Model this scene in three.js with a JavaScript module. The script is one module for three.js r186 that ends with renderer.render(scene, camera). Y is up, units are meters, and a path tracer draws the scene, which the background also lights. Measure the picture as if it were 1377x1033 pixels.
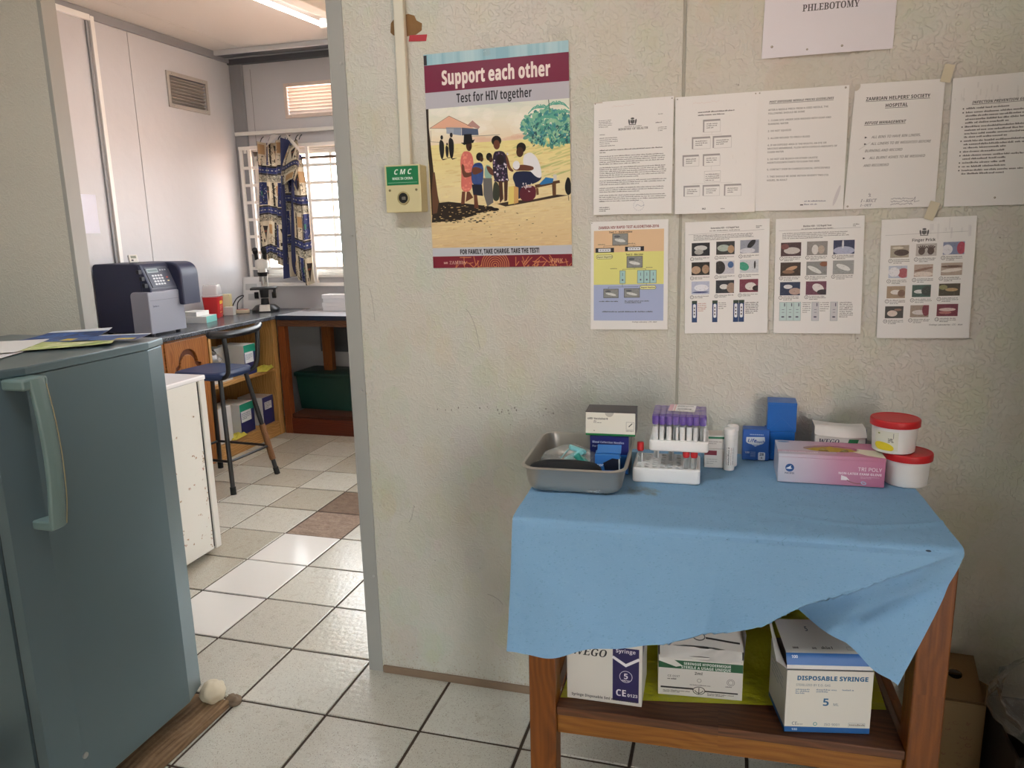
import * as THREE from 'three';
import { RoundedBoxGeometry } from 'three/addons/geometries/RoundedBoxGeometry.js';
import { mergeGeometries, mergeVertices, toCreasedNormals } from 'three/addons/utils/BufferGeometryUtils.js';
import { RectAreaLightUniformsLib } from 'three/addons/lights/RectAreaLightUniformsLib.js';

// ------------------------------------------------------------------ camera, sky, sun, exposure
const scene = new THREE.Scene();
const camera = new THREE.PerspectiveCamera(53.96, 1377 / 1033, 0.05, 200);
camera.rotation.order = 'YXZ';
camera.position.set(0, 1.468, 2.109);
camera.rotation.set(-0.2021, 0.2828, -0.0226);
scene.add(camera);
const renderer = new THREE.WebGLRenderer({ antialias: true });
renderer.toneMapping = THREE.LinearToneMapping;
renderer.toneMappingExposure = 1.38;
renderer.shadowMap.enabled = true;
scene.background = new THREE.Color(0.93, 0.97, 1.0);     // bright hazy white sky
scene.backgroundIntensity = 9;
const sun = new THREE.DirectionalLight(new THREE.Color(1.0, 0.93, 0.82), 38);
sun.name = 'sun';
sun.position.set(9, 14, 0.5);
sun.castShadow = true;
Object.assign(sun.shadow.camera, { left: -14, right: 14, top: 14, bottom: -14, far: 60 });
sun.shadow.mapSize.set(2048, 2048);
scene.add(sun, sun.target);
RectAreaLightUniformsLib.init();
const TUBE_POWER = { front: 78, back: 42 };               // radiance of the two ceiling tubes

// ------------------------------------------------------------------ helpers
let seed = 7;
const rnd = () => { seed = (seed + 0x6d2b79f5) | 0; let t = Math.imul(seed ^ (seed >>> 15), 1 | seed); t = (t + Math.imul(t ^ (t >>> 7), 61 | t)) ^ t; return ((t ^ (t >>> 14)) >>> 0) / 4294967296; };
const rr = (a, b) => a + (b - a) * rnd();
const clamp = (x, a = 0, b = 1) => Math.min(b, Math.max(a, x));
const lerp = (a, b, t) => a + (b - a) * t;
const sstep = (a, b, x) => { const t = clamp((x - a) / (b - a)); return t * t * (3 - 2 * t); };
const hash = (x, y, s = 0) => { let h = Math.imul(x, 374761393) + Math.imul(y, 668265263) + Math.imul(s, 974634599); h = Math.imul(h ^ (h >>> 13), 1274126177); return ((h ^ (h >>> 16)) >>> 0) / 4294967296; };
const mod = (a, n) => ((a % n) + n) % n;
function vnoise(x, y, per = 1 << 20, s = 0) {          // value noise that repeats every «per» cells
  const xi = Math.floor(x), yi = Math.floor(y), fx = x - xi, fy = y - yi, u = fx * fx * (3 - 2 * fx), v = fy * fy * (3 - 2 * fy);
  const h = (a, b) => hash(mod(a, per), mod(b, per), s);
  return lerp(lerp(h(xi, yi), h(xi + 1, yi), u), lerp(h(xi, yi + 1), h(xi + 1, yi + 1), u), v);
}
function fbm(x, y, oct = 4, per = 1 << 20, s = 0) { let a = 0.5, t = 0, n = 0; for (let i = 0; i < oct; i++) { t += a * vnoise(x, y, per, s + i); n += a; x *= 2; y *= 2; per *= 2; a *= 0.5; } return t / n; }

function canvasTex(w, h, draw, srgb = true) {
  const c = document.createElement('canvas'); c.width = w; c.height = h;
  draw(c.getContext('2d'), w, h);
  const t = new THREE.CanvasTexture(c);
  if (srgb) t.colorSpace = THREE.SRGBColorSpace;
  t.anisotropy = 8;
  return t;
}
function dataTex(n, f, srgb = false) {                  // f(u, v) -> grey or [r, g, b], 0..1
  const d = new Uint8Array(n * n * 4);
  for (let y = 0; y < n; y++) for (let x = 0; x < n; x++) {
    const c = f(x / n, y / n), o = (y * n + x) * 4;
    for (let k = 0; k < 3; k++) d[o + k] = clamp(Array.isArray(c) ? c[k] : c) * 255;
    d[o + 3] = 255;
  }
  const t = new THREE.DataTexture(d, n, n);
  t.wrapS = t.wrapT = THREE.RepeatWrapping; t.magFilter = THREE.LinearFilter; t.minFilter = THREE.LinearMipmapLinearFilter; t.generateMipmaps = true;
  if (srgb) t.colorSpace = THREE.SRGBColorSpace;
  t.needsUpdate = true;
  return t;
}
function rep(t, sx, sy = sx) { const c = t.clone(); c.wrapS = c.wrapT = THREE.RepeatWrapping; c.repeat.set(sx, sy); c.needsUpdate = true; return c; }
const std = (color, roughness = 0.6, o = {}) => new THREE.MeshStandardMaterial({ color, roughness, ...o });
const phys = (color, roughness = 0.6, o = {}) => new THREE.MeshPhysicalMaterial({ color, roughness, ...o });

const used = new Map();
function numbered(n) { const k = used.get(n) || 0; used.set(n, k + 1); return k ? n + '_' + String(k).padStart(3, '0') : n; }
function shadows(o) { o.castShadow = o.receiveShadow = true; return o; }
function tag(o, label, category, group) { o.userData.label = label; o.userData.category = category; if (group) o.userData.group = group; return o; }
function thing(name, label, category, pos = [0, 0, 0], turn = 0, group) {
  const o = new THREE.Group(); o.name = numbered(name); o.position.set(...pos); o.rotation.y = turn; scene.add(o);
  return tag(o, label, category, group);
}
function part(name, geo, mat, parent, label) { const m = shadows(new THREE.Mesh(geo, mat)); m.name = name; parent.add(m); if (label) m.userData.label = label; return m; }
function solo(name, geo, mat, label, category, pos = [0, 0, 0], turn = 0, group) {       // a thing that is one mesh
  const m = shadows(new THREE.Mesh(geo, mat)); m.name = numbered(name); m.position.set(...pos); m.rotation.y = turn; scene.add(m); return tag(m, label, category, group);
}
function struct(name, geo, mat, label, pos = [0, 0, 0]) {
  const m = geo ? shadows(new THREE.Mesh(geo, mat)) : new THREE.Group(); m.name = name; m.position.set(...pos); scene.add(m); m.userData.kind = 'structure'; m.userData.category = name.replace(/^exterior_/, '').split('_')[0]; if (label) m.userData.label = label; return m;
}
// geometry
function uvBox(g, s = 1, du = 0, dv = 0) {                // uv in metres from the face directions
  const p = g.attributes.position, n = g.attributes.normal, uv = new Float32Array(p.count * 2);
  for (let i = 0; i < p.count; i++) {
    const ax = Math.abs(n.getX(i)), ay = Math.abs(n.getY(i)), az = Math.abs(n.getZ(i));
    const [a, b] = ax >= ay && ax >= az ? [p.getZ(i), p.getY(i)] : ay >= az ? [p.getX(i), p.getZ(i)] : [p.getX(i), p.getY(i)];
    uv[2 * i] = a * s + du; uv[2 * i + 1] = b * s + dv;
  }
  g.setAttribute('uv', new THREE.BufferAttribute(uv, 2)); return g;
}
function along(g, k) {                                    // lets the grain run along one axis
  const p = g.attributes.position, uv = g.attributes.uv, G = { x: 'getX', y: 'getY', z: 'getZ' }, [a, b] = 'xyz'.replace(k, '');
  for (let i = 0; i < p.count; i++) uv.setXY(i, p[G[a]](i) + p[G[b]](i), p[G[k]](i));
  return g;
}
const box = (w, h, d, x = 0, y = 0, z = 0) => uvBox(new THREE.BoxGeometry(w, h, d).translate(x, y, z));
const span = (x0, x1, y0, y1, z0, z1) => box(x1 - x0, y1 - y0, z1 - z0, (x0 + x1) / 2, (y0 + y1) / 2, (z0 + z1) / 2);
const rbox = (w, h, d, r, x = 0, y = 0, z = 0, seg = 2) => uvBox(new RoundedBoxGeometry(w, h, d, seg, Math.min(r, w / 2.01, h / 2.01, d / 2.01)).translate(x, y, z));
const rspan = (x0, x1, y0, y1, z0, z1, r = 0.004) => rbox(x1 - x0, y1 - y0, z1 - z0, r, (x0 + x1) / 2, (y0 + y1) / 2, (z0 + z1) / 2);
const cyl = (r0, r1, h, x = 0, y = 0, z = 0, n = 24) => new THREE.CylinderGeometry(r1, r0, h, n).translate(x, y, z);  // r0 below
const lathe = (pts, n = 40) => new THREE.LatheGeometry(pts.map(([x, y]) => new THREE.Vector2(x, y)), n);
const merged = (gs) => mergeGeometries(gs.map((g) => { const q = g.index ? g.toNonIndexed() : g; for (const k of Object.keys(q.attributes)) if (!['position', 'normal', 'uv'].includes(k)) q.deleteAttribute(k); q.clearGroups(); return q; }));
const grouped = (gs) => mergeGeometries(gs.map((g) => (g.index ? g.toNonIndexed() : g)), true);
const V = (x, y, z) => new THREE.Vector3(x, y, z);
function tube(pts, r, seg = 24, rad = 8, closed = false, tension = 0.5) { return new THREE.TubeGeometry(new THREE.CatmullRomCurve3(pts.map((p) => V(...p)), closed, 'catmullrom', tension), seg, r, rad, closed); }
function rod(a, b, r, rad = 10, r2 = r) {
  const A = V(...a), B = V(...b), d = B.clone().sub(A), g = new THREE.CylinderGeometry(r2, r, d.length(), rad);
  g.applyQuaternion(new THREE.Quaternion().setFromUnitVectors(V(0, 1, 0), d.normalize())); return g.translate((A.x + B.x) / 2, (A.y + B.y) / 2, (A.z + B.z) / 2);
}
function plan(pts, y0, y1, bevel = 0, holes = []) {        // polygon in plan (x, z), raised from y0 to y1
  const s = new THREE.Shape(pts.map(([x, z]) => new THREE.Vector2(x, -z)));
  for (const h of holes) s.holes.push(new THREE.Path(h.map(([x, z]) => new THREE.Vector2(x, -z))));
  const g = new THREE.ExtrudeGeometry(s, { depth: y1 - y0 - 2 * bevel, bevelEnabled: bevel > 0, bevelSize: bevel, bevelThickness: bevel, bevelOffset: -bevel, bevelSegments: 2, curveSegments: 16 });
  return g.rotateX(-Math.PI / 2).translate(0, y0 + bevel, 0);
}
function profile(pts, d, bevel = 0, holes = []) {          // outline in (x, y), d deep along +z
  const s = pts instanceof THREE.Shape ? pts : new THREE.Shape(pts.map(([x, y]) => new THREE.Vector2(x, y)));
  for (const h of holes) s.holes.push(new THREE.Path(h.map(([x, y]) => new THREE.Vector2(x, y))));
  return new THREE.ExtrudeGeometry(s, { depth: d - 2 * bevel, bevelEnabled: bevel > 0, bevelSize: bevel, bevelThickness: bevel, bevelOffset: -bevel, bevelSegments: 2, curveSegments: 16 }).translate(0, 0, bevel);
}
const rect = (x0, x1, y0, y1) => [[x0, y0], [x1, y0], [x1, y1], [x0, y1]];
function grid(nu, nv, f, closeBack = 0) {                  // surface f(u, v) -> [x, y, z]; v from 0 (top) to 1
  const pos = [], uv = [], idx = [];
  for (let j = 0; j <= nv; j++) for (let i = 0; i <= nu; i++) { pos.push(...f(i / nu, j / nv)); uv.push(i / nu, 1 - j / nv); }
  for (let j = 0; j < nv; j++) for (let i = 0; i < nu; i++) { const a = j * (nu + 1) + i, b = a + 1, c = a + nu + 1, d = c + 1; idx.push(a, c, b, b, c, d); }
  const g = new THREE.BufferGeometry();
  g.setAttribute('position', new THREE.Float32BufferAttribute(pos, 3)); g.setAttribute('uv', new THREE.Float32BufferAttribute(uv, 2)); g.setIndex(idx); g.computeVertexNormals();
  return g;
}
function loft(rings, capA = true, capB = true, crease = 0.6) {   // rings: arrays of [x, y, z], alike in number
  const n = rings[0].length, pos = [], idx = [];
  for (const r of rings) for (const p of r) pos.push(...p);
  for (let j = 0; j + 1 < rings.length; j++) for (let i = 0; i < n; i++) { const a = j * n + i, b = j * n + (i + 1) % n, c = a + n, d = b + n; idx.push(a, b, c, b, d, c); }
  const cap = (j, flip) => { const c = rings[j].reduce((s, p) => [s[0] + p[0] / n, s[1] + p[1] / n, s[2] + p[2] / n], [0, 0, 0]), k = pos.length / 3; pos.push(...c); for (let i = 0; i < n; i++) { const a = j * n + i, b = j * n + (i + 1) % n; flip ? idx.push(k, b, a) : idx.push(k, a, b); } };
  if (capA) cap(0, true);
  if (capB) cap(rings.length - 1, false);
  const g = new THREE.BufferGeometry(); g.setAttribute('position', new THREE.Float32BufferAttribute(pos, 3)); g.setIndex(idx);
  const q = toCreasedNormals(g, crease);
  return uvBox(q);
}
function rrect(w, d, r, y, cx = 0, cz = 0, n = 6) {        // ring: rounded rectangle in plan, turning so that lofting upwards faces outwards
  const out = [];
  for (const [sx, sz, a0] of [[1, 1, 0], [-1, 1, 1], [-1, -1, 2], [1, -1, 3]]) for (let i = 0; i <= n; i++) { const a = (a0 + i / n) * Math.PI / 2; out.push([cx + sx * (w / 2 - r) + r * Math.cos(a), y, cz + sz * (d / 2 - r) + r * Math.sin(a)]); }
  return out.reverse();
}
function lump(n, f) {                                     // closed blob: radius f(direction) over a sphere
  const g = mergeVertices(new THREE.IcosahedronGeometry(1, n).deleteAttribute('uv').deleteAttribute('normal')), p = g.attributes.position;
  for (let i = 0; i < p.count; i++) { const v = V(p.getX(i), p.getY(i), p.getZ(i)).normalize(); p.setXYZ(i, ...f(v.x, v.y, v.z)); }
  g.computeVertexNormals();
  return g;
}

// ------------------------------------------------------------------ textures and materials shared by many things
const T = {};
T.plaster = dataTex(1024, (u, v) => {                     // embossed, rubbery paint on the partition panels
  const w = fbm(u * 16, v * 16, 2, 16, 3), x = u * 52 + w * 2.2, y = v * 52 - w * 2.2, a = vnoise(x, y, 52, 11), b = vnoise(u * 104, v * 104, 104, 17);
  const worm = 1 - Math.abs(a - 0.52) * 5.5;
  return 0.32 + 0.5 * clamp(worm) * (0.5 + 0.5 * b) + 0.22 * fbm(u * 128, v * 128, 2, 128, 5);
});
T.fine = dataTex(512, (u, v) => fbm(u * 64, v * 64, 3, 64, 9));
T.soft = dataTex(512, (u, v) => fbm(u * 8, v * 8, 4, 8, 21));
T.weave = dataTex(512, (u, v) => 0.5 + 0.22 * Math.sin(u * Math.PI * 2 * 64) * Math.sin(v * Math.PI * 2 * 64) + 0.5 * (fbm(u * 128, v * 128, 2, 128, 4) - 0.5) + 0.35 * (fbm(u * 16, v * 16, 3, 16, 8) - 0.5));
T.scratch = canvasTex(512, 512, (c) => { c.fillStyle = '#888'; c.fillRect(0, 0, 512, 512); for (let i = 0; i < 700; i++) { const s = 90 + rnd() * 130; c.strokeStyle = `rgba(${s},${s},${s},.5)`; c.lineWidth = rr(0.4, 1.4); const x = rnd() * 512, y = rnd() * 512, a = rnd() * 6.3, l = rr(5, 60); c.beginPath(); c.moveTo(x, y); c.lineTo(x + Math.cos(a) * l, y + Math.sin(a) * l); c.stroke(); } }, false);
function woodTex(base, dark, light, w = 512) {
  const B = new THREE.Color(base), D = new THREE.Color(dark), L = new THREE.Color(light);
  return dataTex(w, (u, v) => {                            // grain runs along v; 1 tile = 0.5 m
    const wv = fbm(u * 4, v * 2, 3, 4, 31), ring = Math.sin((u * 26 + wv * 5) * 6.283), fine = fbm(u * 128, v * 4, 2, 4 * 32, 33), t = clamp(0.5 + 0.22 * ring + 0.9 * (fine - 0.5)), c = B.clone().lerp(t > 0.5 ? L : D, Math.abs(t - 0.5) * 1.6);
    return c.convertLinearToSRGB().toArray();
  }, true);
}
T.woodRed = woodTex('#74400f', '#5e3009', '#854d16');
T.woodAmber = woodTex('#8a571c', '#744313', '#9a6626');
T.woodOld = woodTex('#85705a', '#5f4d3b', '#9c8a72');
T.woodPine = woodTex('#b0844b', '#8f6635', '#c79d62');
T.woodDoor = woodTex('#9a5f2c', '#7b4519', '#b47a3f');
T.woodBrown = woodTex('#5e3a22', '#432717', '#76492b');
T.granite = dataTex(512, (u, v) => { const a = vnoise(u * 170, v * 170, 170, 41), b = vnoise(u * 90, v * 90, 90, 43), c = fbm(u * 12, v * 12, 3, 12, 44); const k = 0.25 + 0.2 * (b > 0.62 ? b : 0) + 0.28 * (a > 0.76 ? a : 0) + 0.1 * (c - 0.5); return [k * 0.96, k, k * 1.08]; }, true);
const wood = (t, rough = 0.45, s = 2) => std('#ffffff', rough, { map: rep(t, s), bumpMap: rep(T.fine, s * 2), bumpScale: 0.0003 });
const M = {
  wall: std('#cccabf', 0.36, { bumpMap: rep(T.plaster, 1 / 0.45), bumpScale: 0.002 }),
  wallBack: std('#c6c5c8', 0.42, { bumpMap: rep(T.soft, 2), bumpScale: 0.0012 }),
  ceiling: std('#cfcac4', 0.75, { bumpMap: rep(T.fine, 2), bumpScale: 0.0004 }),
  greyMetal: std('#a2a39e', 0.45, { bumpMap: rep(T.scratch, 2), bumpScale: 0.0002 }),
  greyTrim: std('#8d8d90', 0.5),
  whitePaint: std('#dedcd6', 0.4),
  whitePlastic: std('#e9e8e4', 0.35),
  paper: std('#e6e4de', 0.85),
  cardWhite: std('#dcdbd6', 0.6),
  blackMetal: std('#121316', 0.35),
  chrome: std('#b9bab8', 0.3, { metalness: 1 }),
  steel: std('#b3b0a8', 0.36, { metalness: 0.7, bumpMap: rep(T.scratch, 5), bumpScale: 0.0003 }),
  woodRed: wood(T.woodRed, 0.42), woodPine: wood(T.woodPine, 0.55), woodDoor: wood(T.woodDoor, 0.4), woodBrown: wood(T.woodBrown, 0.6),
  granite: std('#ffffff', 0.25, { map: rep(T.granite, 3) }),
  tapeClear: phys('#ffffff', 0.08, { transmission: 0.97, thickness: 0 }),
  film: phys('#ffffff', 0.1, { transmission: 0.93, thickness: 0, specularIntensity: 1 }),
};

// ------------------------------------------------------------------ the building
const RX0 = -3.72, RX1 = 2.6, RZ0 = -3.2, RZ1 = 4.0, FX0 = -2.75, TOP = 2.8;     // back room from RX0, front room from FX0
{
  struct('exterior_ground', plan(rect(-40, 40, -40, 40), -0.5, -0.12), std('#b5917c', 0.95), 'pale reddish sandy ground outside the building');
  // floor: brown grout bed with laid tiles
  const grout = std('#46382e', 0.9, { bumpMap: rep(T.fine, 4), bumpScale: 0.001 });
  const floor = struct('floor', span(RX0 - 0.1, RX1 + 0.1, -0.2, -0.004, RZ0 - 0.1, RZ1 + 0.1), grout, 'tiled floor of speckled off-white tiles with brown joints');
  const speck = (base, seedN, n, w = 384) => canvasTex(w, w, (c) => {
    c.fillStyle = base; c.fillRect(0, 0, w, w);
    for (let i = 0; i < n; i++) { const k = rnd(), s = rr(0.8, 2.3); c.fillStyle = k < 0.6 ? `rgba(112,98,80,${rr(0.35, 0.9)})` : k < 0.8 ? `rgba(66,56,48,${rr(0.4, 0.9)})` : `rgba(240,238,228,.7)`; c.fillRect(rnd() * w, rnd() * w, s, s); }
    for (let i = 0; i < 26; i++) { c.fillStyle = `rgba(128,112,92,${rr(0.03, 0.1)})`; c.beginPath(); c.ellipse(rnd() * w, rnd() * w, rr(4, 40), rr(3, 16), rnd() * 3, 0, 7); c.fill(); }
  });
  const sp = [speck('#cdcbc0', 1, 2600), speck('#c6c3b7', 2, 3200), speck('#b6b0a1', 3, 3600)];
  const tm = sp.map((t) => { const q = rep(t, 1); return std('#ffffff', 0.2, { map: q, bumpMap: rep(T.soft, 3), bumpScale: 0.0007 }); });
  const white = std('#e4e1dc', 0.14), cement = std('#ffffff', 0.95, { bumpMap: rep(T.soft, 1.5), bumpScale: 0.006, map: rep(dataTex(256, (u, v) => { const n = fbm(u * 8, v * 8, 4, 8, 71), m = fbm(u * 40, v * 40, 2, 40, 73); return [0.47 + 0.1 * n + 0.08 * m, 0.40 + 0.1 * n + 0.07 * m, 0.35 + 0.09 * n + 0.06 * m]; }, true), 1) });
  const cementPale = std('#cfc8c0', 0.95, { bumpMap: cement.bumpMap, bumpScale: 0.004, map: cement.map });
  const P = 0.3137, G = 0.0095, W = P - G, X0 = -2.106, Z0 = 0.262;
  const tile = (du, dv, w = W, d = W) => {
    const c = 0.0022, h = 0.008, ring = (a, b, y) => [[a / 2, y, b / 2], [a / 2, y, -b / 2], [-a / 2, y, -b / 2], [-a / 2, y, b / 2]];
    const g = loft([ring(w, d, -h), ring(w, d, -c), ring(w - 2 * c, d - 2 * c, 0)], false, true, 0.4);
    return uvBox(g, 1 / W, du, dv);
  };
  const variants = [tile(0.5, 0.5), tile(0.8, 0.1), tile(0.2, 0.7), tile(0.35, 0.3)], rest = [];
  for (let i = -6; i <= 15; i++) for (let j = -12; j <= 11; j++) {
    const x = X0 + (i + 0.5) * P, z = Z0 - (j + 0.5) * P;
    if (x - W / 2 < RX0 || x + W / 2 > RX1 || z - W / 2 < RZ0 || z + W / 2 > RZ1) continue;
    const k = Math.floor(hash(i + 50, j + 50, 5) * 4), inView = i <= 8 && j >= -3 && x < 0.35 + 0.5 * z + 0.6;
    if (!inView) { rest.push(variants[k].clone().translate(x, 0, z)); continue; }
    let m = tm[hash(i + 50, j + 50, 9) < 0.42 ? 0 : 1];
    if (i < 1 && j >= 2) m = tm[hash(i + 9, j + 3, 2) < 0.5 ? 1 : 2];
    if (i === 0 && j >= 1 && j <= 3) m = white;
    if (i === 0 && j === 4) m = cement;
    if (i === 0 && j === 5) m = cementPale;
    const q = part('tile', variants[k], m, floor);
    q.position.set(x, (m === cement ? -0.0035 : m === cementPale ? -0.003 : 0) + (hash(i + 50, j + 50, 3) - 0.5) * 0.0012, z);
    q.rotation.set((hash(i + 5, j + 77, 1) - 0.5) * 0.004, 0, (hash(i + 5, j + 77, 2) - 0.5) * 0.004);
    if (m === white) q.userData.label = 'plain glossy white replacement tile';
    if (m === cement) q.userData.label = 'rough brown cement patch in place of a tile';
  }
  part('tiles_farther', merged(rest), tm[0], floor).userData.kind = 'stuff';

  // partition between the two rooms: panels on a core, open doorway at its left
  const dirt = canvasTex(1024, 2048, (c, w, h) => {        // paint of the left panel: x -1.125..-0.137, y 0..2.8
    c.fillStyle = '#cccabf'; c.fillRect(0, 0, w, h);
    const X = (x) => (x + 1.125) / 0.988 * w, Y = (y) => (1 - y / 2.8) * h;
    for (let i = 0; i < 900; i++) { c.fillStyle = `rgba(${rr(150, 225) | 0},${rr(150, 220) | 0},${rr(120, 190) | 0},.05)`; c.beginPath(); c.arc(rnd() * w, rnd() * h, rr(6, 60), 0, 7); c.fill(); }
    const dot = (x, y, r, a) => { c.fillStyle = `rgba(52,42,36,${a})`; c.beginPath(); c.ellipse(X(x), Y(y), r, r * rr(0.5, 1.2), rnd() * 3, 0, 7); c.fill(); };
    for (let i = 0; i < 34; i++) dot(-0.86 + rr(0, 0.38), 0.935 + rr(-0.012, 0.012) - 0.0, rr(0.5, 2.4), rr(0.3, 0.85));
    for (let i = 0; i < 150; i++) dot(rr(-1.1, -0.15), rr(0.05, 2.7), rr(0.4, 1.5), rr(0.1, 0.5));
    for (let i = 0; i < 900; i++) { const y = Math.pow(rnd(), 3) * 0.09; c.fillStyle = `rgba(${rr(110, 150) | 0},${rr(88, 115) | 0},60,${rr(0.05, 0.35)})`; c.fillRect(rnd() * w, Y(0.03 + y), rr(1, 5), rr(1, 3)); }
    for (let i = 0; i < 500; i++) { const x = Math.pow(rnd(), 3) * 0.05; c.fillStyle = `rgba(140,112,70,${rr(0.04, 0.25)})`; c.fillRect(X(-1.093 + x), rnd() * h, rr(1, 3), rr(1, 6)); }
    c.strokeStyle = 'rgba(90,84,78,.45)'; c.lineWidth = 1.3;
    for (const [x, y, dx, dy] of [[-0.71, 0.33, 0.05, -0.03], [-0.75, 1.24, 0.04, -0.12], [-1.06, 1.3, 0.012, -0.1], [-0.97, 0.55, 0.02, 0.06]]) { c.beginPath(); c.moveTo(X(x), Y(y)); c.quadraticCurveTo(X(x + dx * 0.7), Y(y + dy * 0.2), X(x + dx), Y(y + dy)); c.stroke(); }
    c.globalCompositeOperation = 'source-over';
  });
  dirt.wrapS = dirt.wrapT = THREE.RepeatWrapping; dirt.repeat.set(1 / 0.988, 1 / 2.8); dirt.offset.set(1.125 / 0.988, 0);
  const dirt2 = canvasTex(1024, 1024, (c, w, h) => {
    c.fillStyle = '#cccabf'; c.fillRect(0, 0, w, h);
    for (let i = 0; i < 500; i++) { c.fillStyle = `rgba(${rr(150, 225) | 0},${rr(150, 220) | 0},${rr(120, 190) | 0},.05)`; c.beginPath(); c.arc(rnd() * w, rnd() * h, rr(6, 60), 0, 7); c.fill(); }
    for (let i = 0; i < 90; i++) { c.fillStyle = `rgba(60,48,40,${rr(0.1, 0.5)})`; c.beginPath(); c.arc(rnd() * w, rnd() * h, rr(0.4, 1.6), 0, 7); c.fill(); }
  });
  const wallL = std('#ffffff', 0.36, { map: dirt, bumpMap: M.wall.bumpMap, bumpScale: 0.002 }), wallR = std('#ffffff', 0.36, { map: rep(dirt2, 1 / 1.4), bumpMap: M.wall.bumpMap, bumpScale: 0.002 });
  const core = std('#b9b7a6', 0.6);
  const wp = struct('wall_partition_right', span(-1.125, RX1, 0, TOP, -0.05, -0.004), core, 'cream embossed partition wall right of the doorway');
  part('panel', uvBox(rspan(-1.125, -0.1375, 0, TOP, -0.006, 0, 0.0015)), wallL, wp);
  part('panel', uvBox(rspan(-0.1295, RX1, 0, TOP, -0.006, 0, 0.0015)), wallR, wp);
  part('panel_joint', span(-0.1385, -0.1285, 0, TOP, -0.006, -0.0022), std('#a3a194', 0.5), wp);
  struct('wall_partition_left', span(FX0, -2.165, 0, TOP, -0.05, 0), M.wall, 'cream embossed partition wall left of the doorway');
  struct('wall_partition_top', span(-2.165, -1.125, 2.42, TOP, -0.05, 0), M.wall, 'cream wall piece above the doorway');
  // metal channels round the doorway
  const channel = (x, s, f) => merged([rspan(Math.min(x, x + s * f), Math.max(x, x + s * f), 0, 2.42, -0.001, 0.0035, 0.001), rspan(Math.min(x, x - s * 0.0035), Math.max(x, x - s * 0.0035), 0, 2.42, -0.055, 0.0035, 0.001), rspan(Math.min(x, x + s * f), Math.max(x, x + s * f), 0, 2.42, -0.055, -0.0505, 0.001)]);
  const t1 = struct('trim_1', channel(-1.1405, 1, 0.047), M.greyMetal, 'grey metal channel on the right side of the doorway');
  for (const y of [0.35, 0.98, 1.46, 1.95]) part('screw', cyl(0.004, 0.004, 0.003, 0, 0, 0, 10).rotateX(Math.PI / 2), M.chrome, t1).position.set(-1.105, y, 0.0045);
  struct('trim_2', channel(-2.1615, -1, 0.014), M.greyMetal, 'grey metal channel on the left side of the doorway');
  struct('trim_3', span(-2.165, -1.125, 2.415, 2.42, -0.055, 0.004), M.greyMetal, 'grey metal channel across the head of the doorway');
  const skirt = std('#8a7560', 0.8, { bumpMap: rep(T.soft, 6), bumpScale: 0.004 });
  struct('baseboard_partition', rspan(-1.09, RX1, 0, 0.026, -0.001, 0.009, 0.003), skirt, 'low brown cement strip along the foot of the partition');

  // outer walls
  struct('wall_front_left', span(FX0 - 0.1, FX0, -0.12, TOP, -0.05, RZ1), M.wall, 'cream side wall of the front room behind the refrigerator');
  struct('wall_right', span(RX1, RX1 + 0.1, -0.12, TOP, RZ0 - 0.1, RZ1 + 0.1), M.wall, 'cream wall on the right side of both rooms');
  struct('wall_front_rear', profile(rect(FX0 - 0.1, RX1 + 0.1, -0.12, TOP), 0.1, 0, [rect(1.35, 2.45, 0, 2.2)]).translate(0, 0, RZ1), M.wall, 'cream wall behind the camera with an open doorway');
  struct('wall_link', span(RX0, FX0 - 0.1, -0.12, TOP, -0.05, 0.05), M.wallBack, 'short wall joining the two left side walls');
  // left wall of the back room: panels either side of a dark joint, one with a vent hole
  const side = (x0, x1, holes) => profile(rect(x0, x1, -0.12, TOP), 0.1, 0, holes).rotateY(Math.PI / 2).translate(RX0 - 0.1, 0, 0); // x of the outline becomes -z
  const wl = struct('wall_left', span(RX0 - 0.1, RX0 - 0.012, -0.12, TOP, -2.155, -2.145), std('#4d4c4c', 0.8), 'off-white panelled wall on the left of the back room');
  part('panel', side(0.05, 2.147, []), M.wallBack, wl);
  part('panel', side(2.153, -RZ0, [rect(2.485, 2.865, 2.365, 2.55)]), M.wallBack, wl);
  // rear wall with window and vent
  const wr = struct('wall_rear', span(-3.5565, -3.5535, 0.9, 2.7, RZ0 - 0.05, RZ0 + 0.0006), std('#6e6d6d', 0.8), 'grey-white rear wall of the back room with window and vent');
  part('panel', profile(rect(RX0 - 0.1, RX1, -0.12, TOP), 0.1, 0, [rect(-3.255, -2.865, 2.345, 2.56), rect(-3.6, -1.7, 1.16, 2.1), rect(-1.2, 1.9, 0.9, 2.1)]).translate(0, 0, RZ0 - 0.1), M.wallBack, wr);
  // ceiling panels under a roof
  const ceil = struct('ceiling', span(RX0 - 0.55, RX1 + 0.55, TOP + 0.012, TOP + 0.12, RZ0 - 0.6, RZ1 + 0.6), M.ceiling, 'pale ceiling of wide boards with thin joints');
  for (const [a, b] of [[RX0 - 0.1, -3.477], [-3.473, -2.28], [-2.276, -1.08], [-1.076, 0.12], [0.124, 1.32], [1.324, RX1 + 0.1]]) part('board', rspan(a, b, TOP, TOP + 0.014, RZ0 - 0.1, RZ1 + 0.1, 0.002), M.ceiling, ceil);
  // trims of the back room
  struct('trim_4', rspan(RX0, RX0 + 0.022, 2.745, TOP, RZ0, -0.05, 0.003), M.greyTrim, 'grey trim between left wall and ceiling');
  struct('trim_5', rspan(RX0 + 0.0, RX0 + 0.105, 0, TOP, RZ0, RZ0 + 0.03, 0.003), M.greyTrim, 'grey corner post in the back room');
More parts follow.
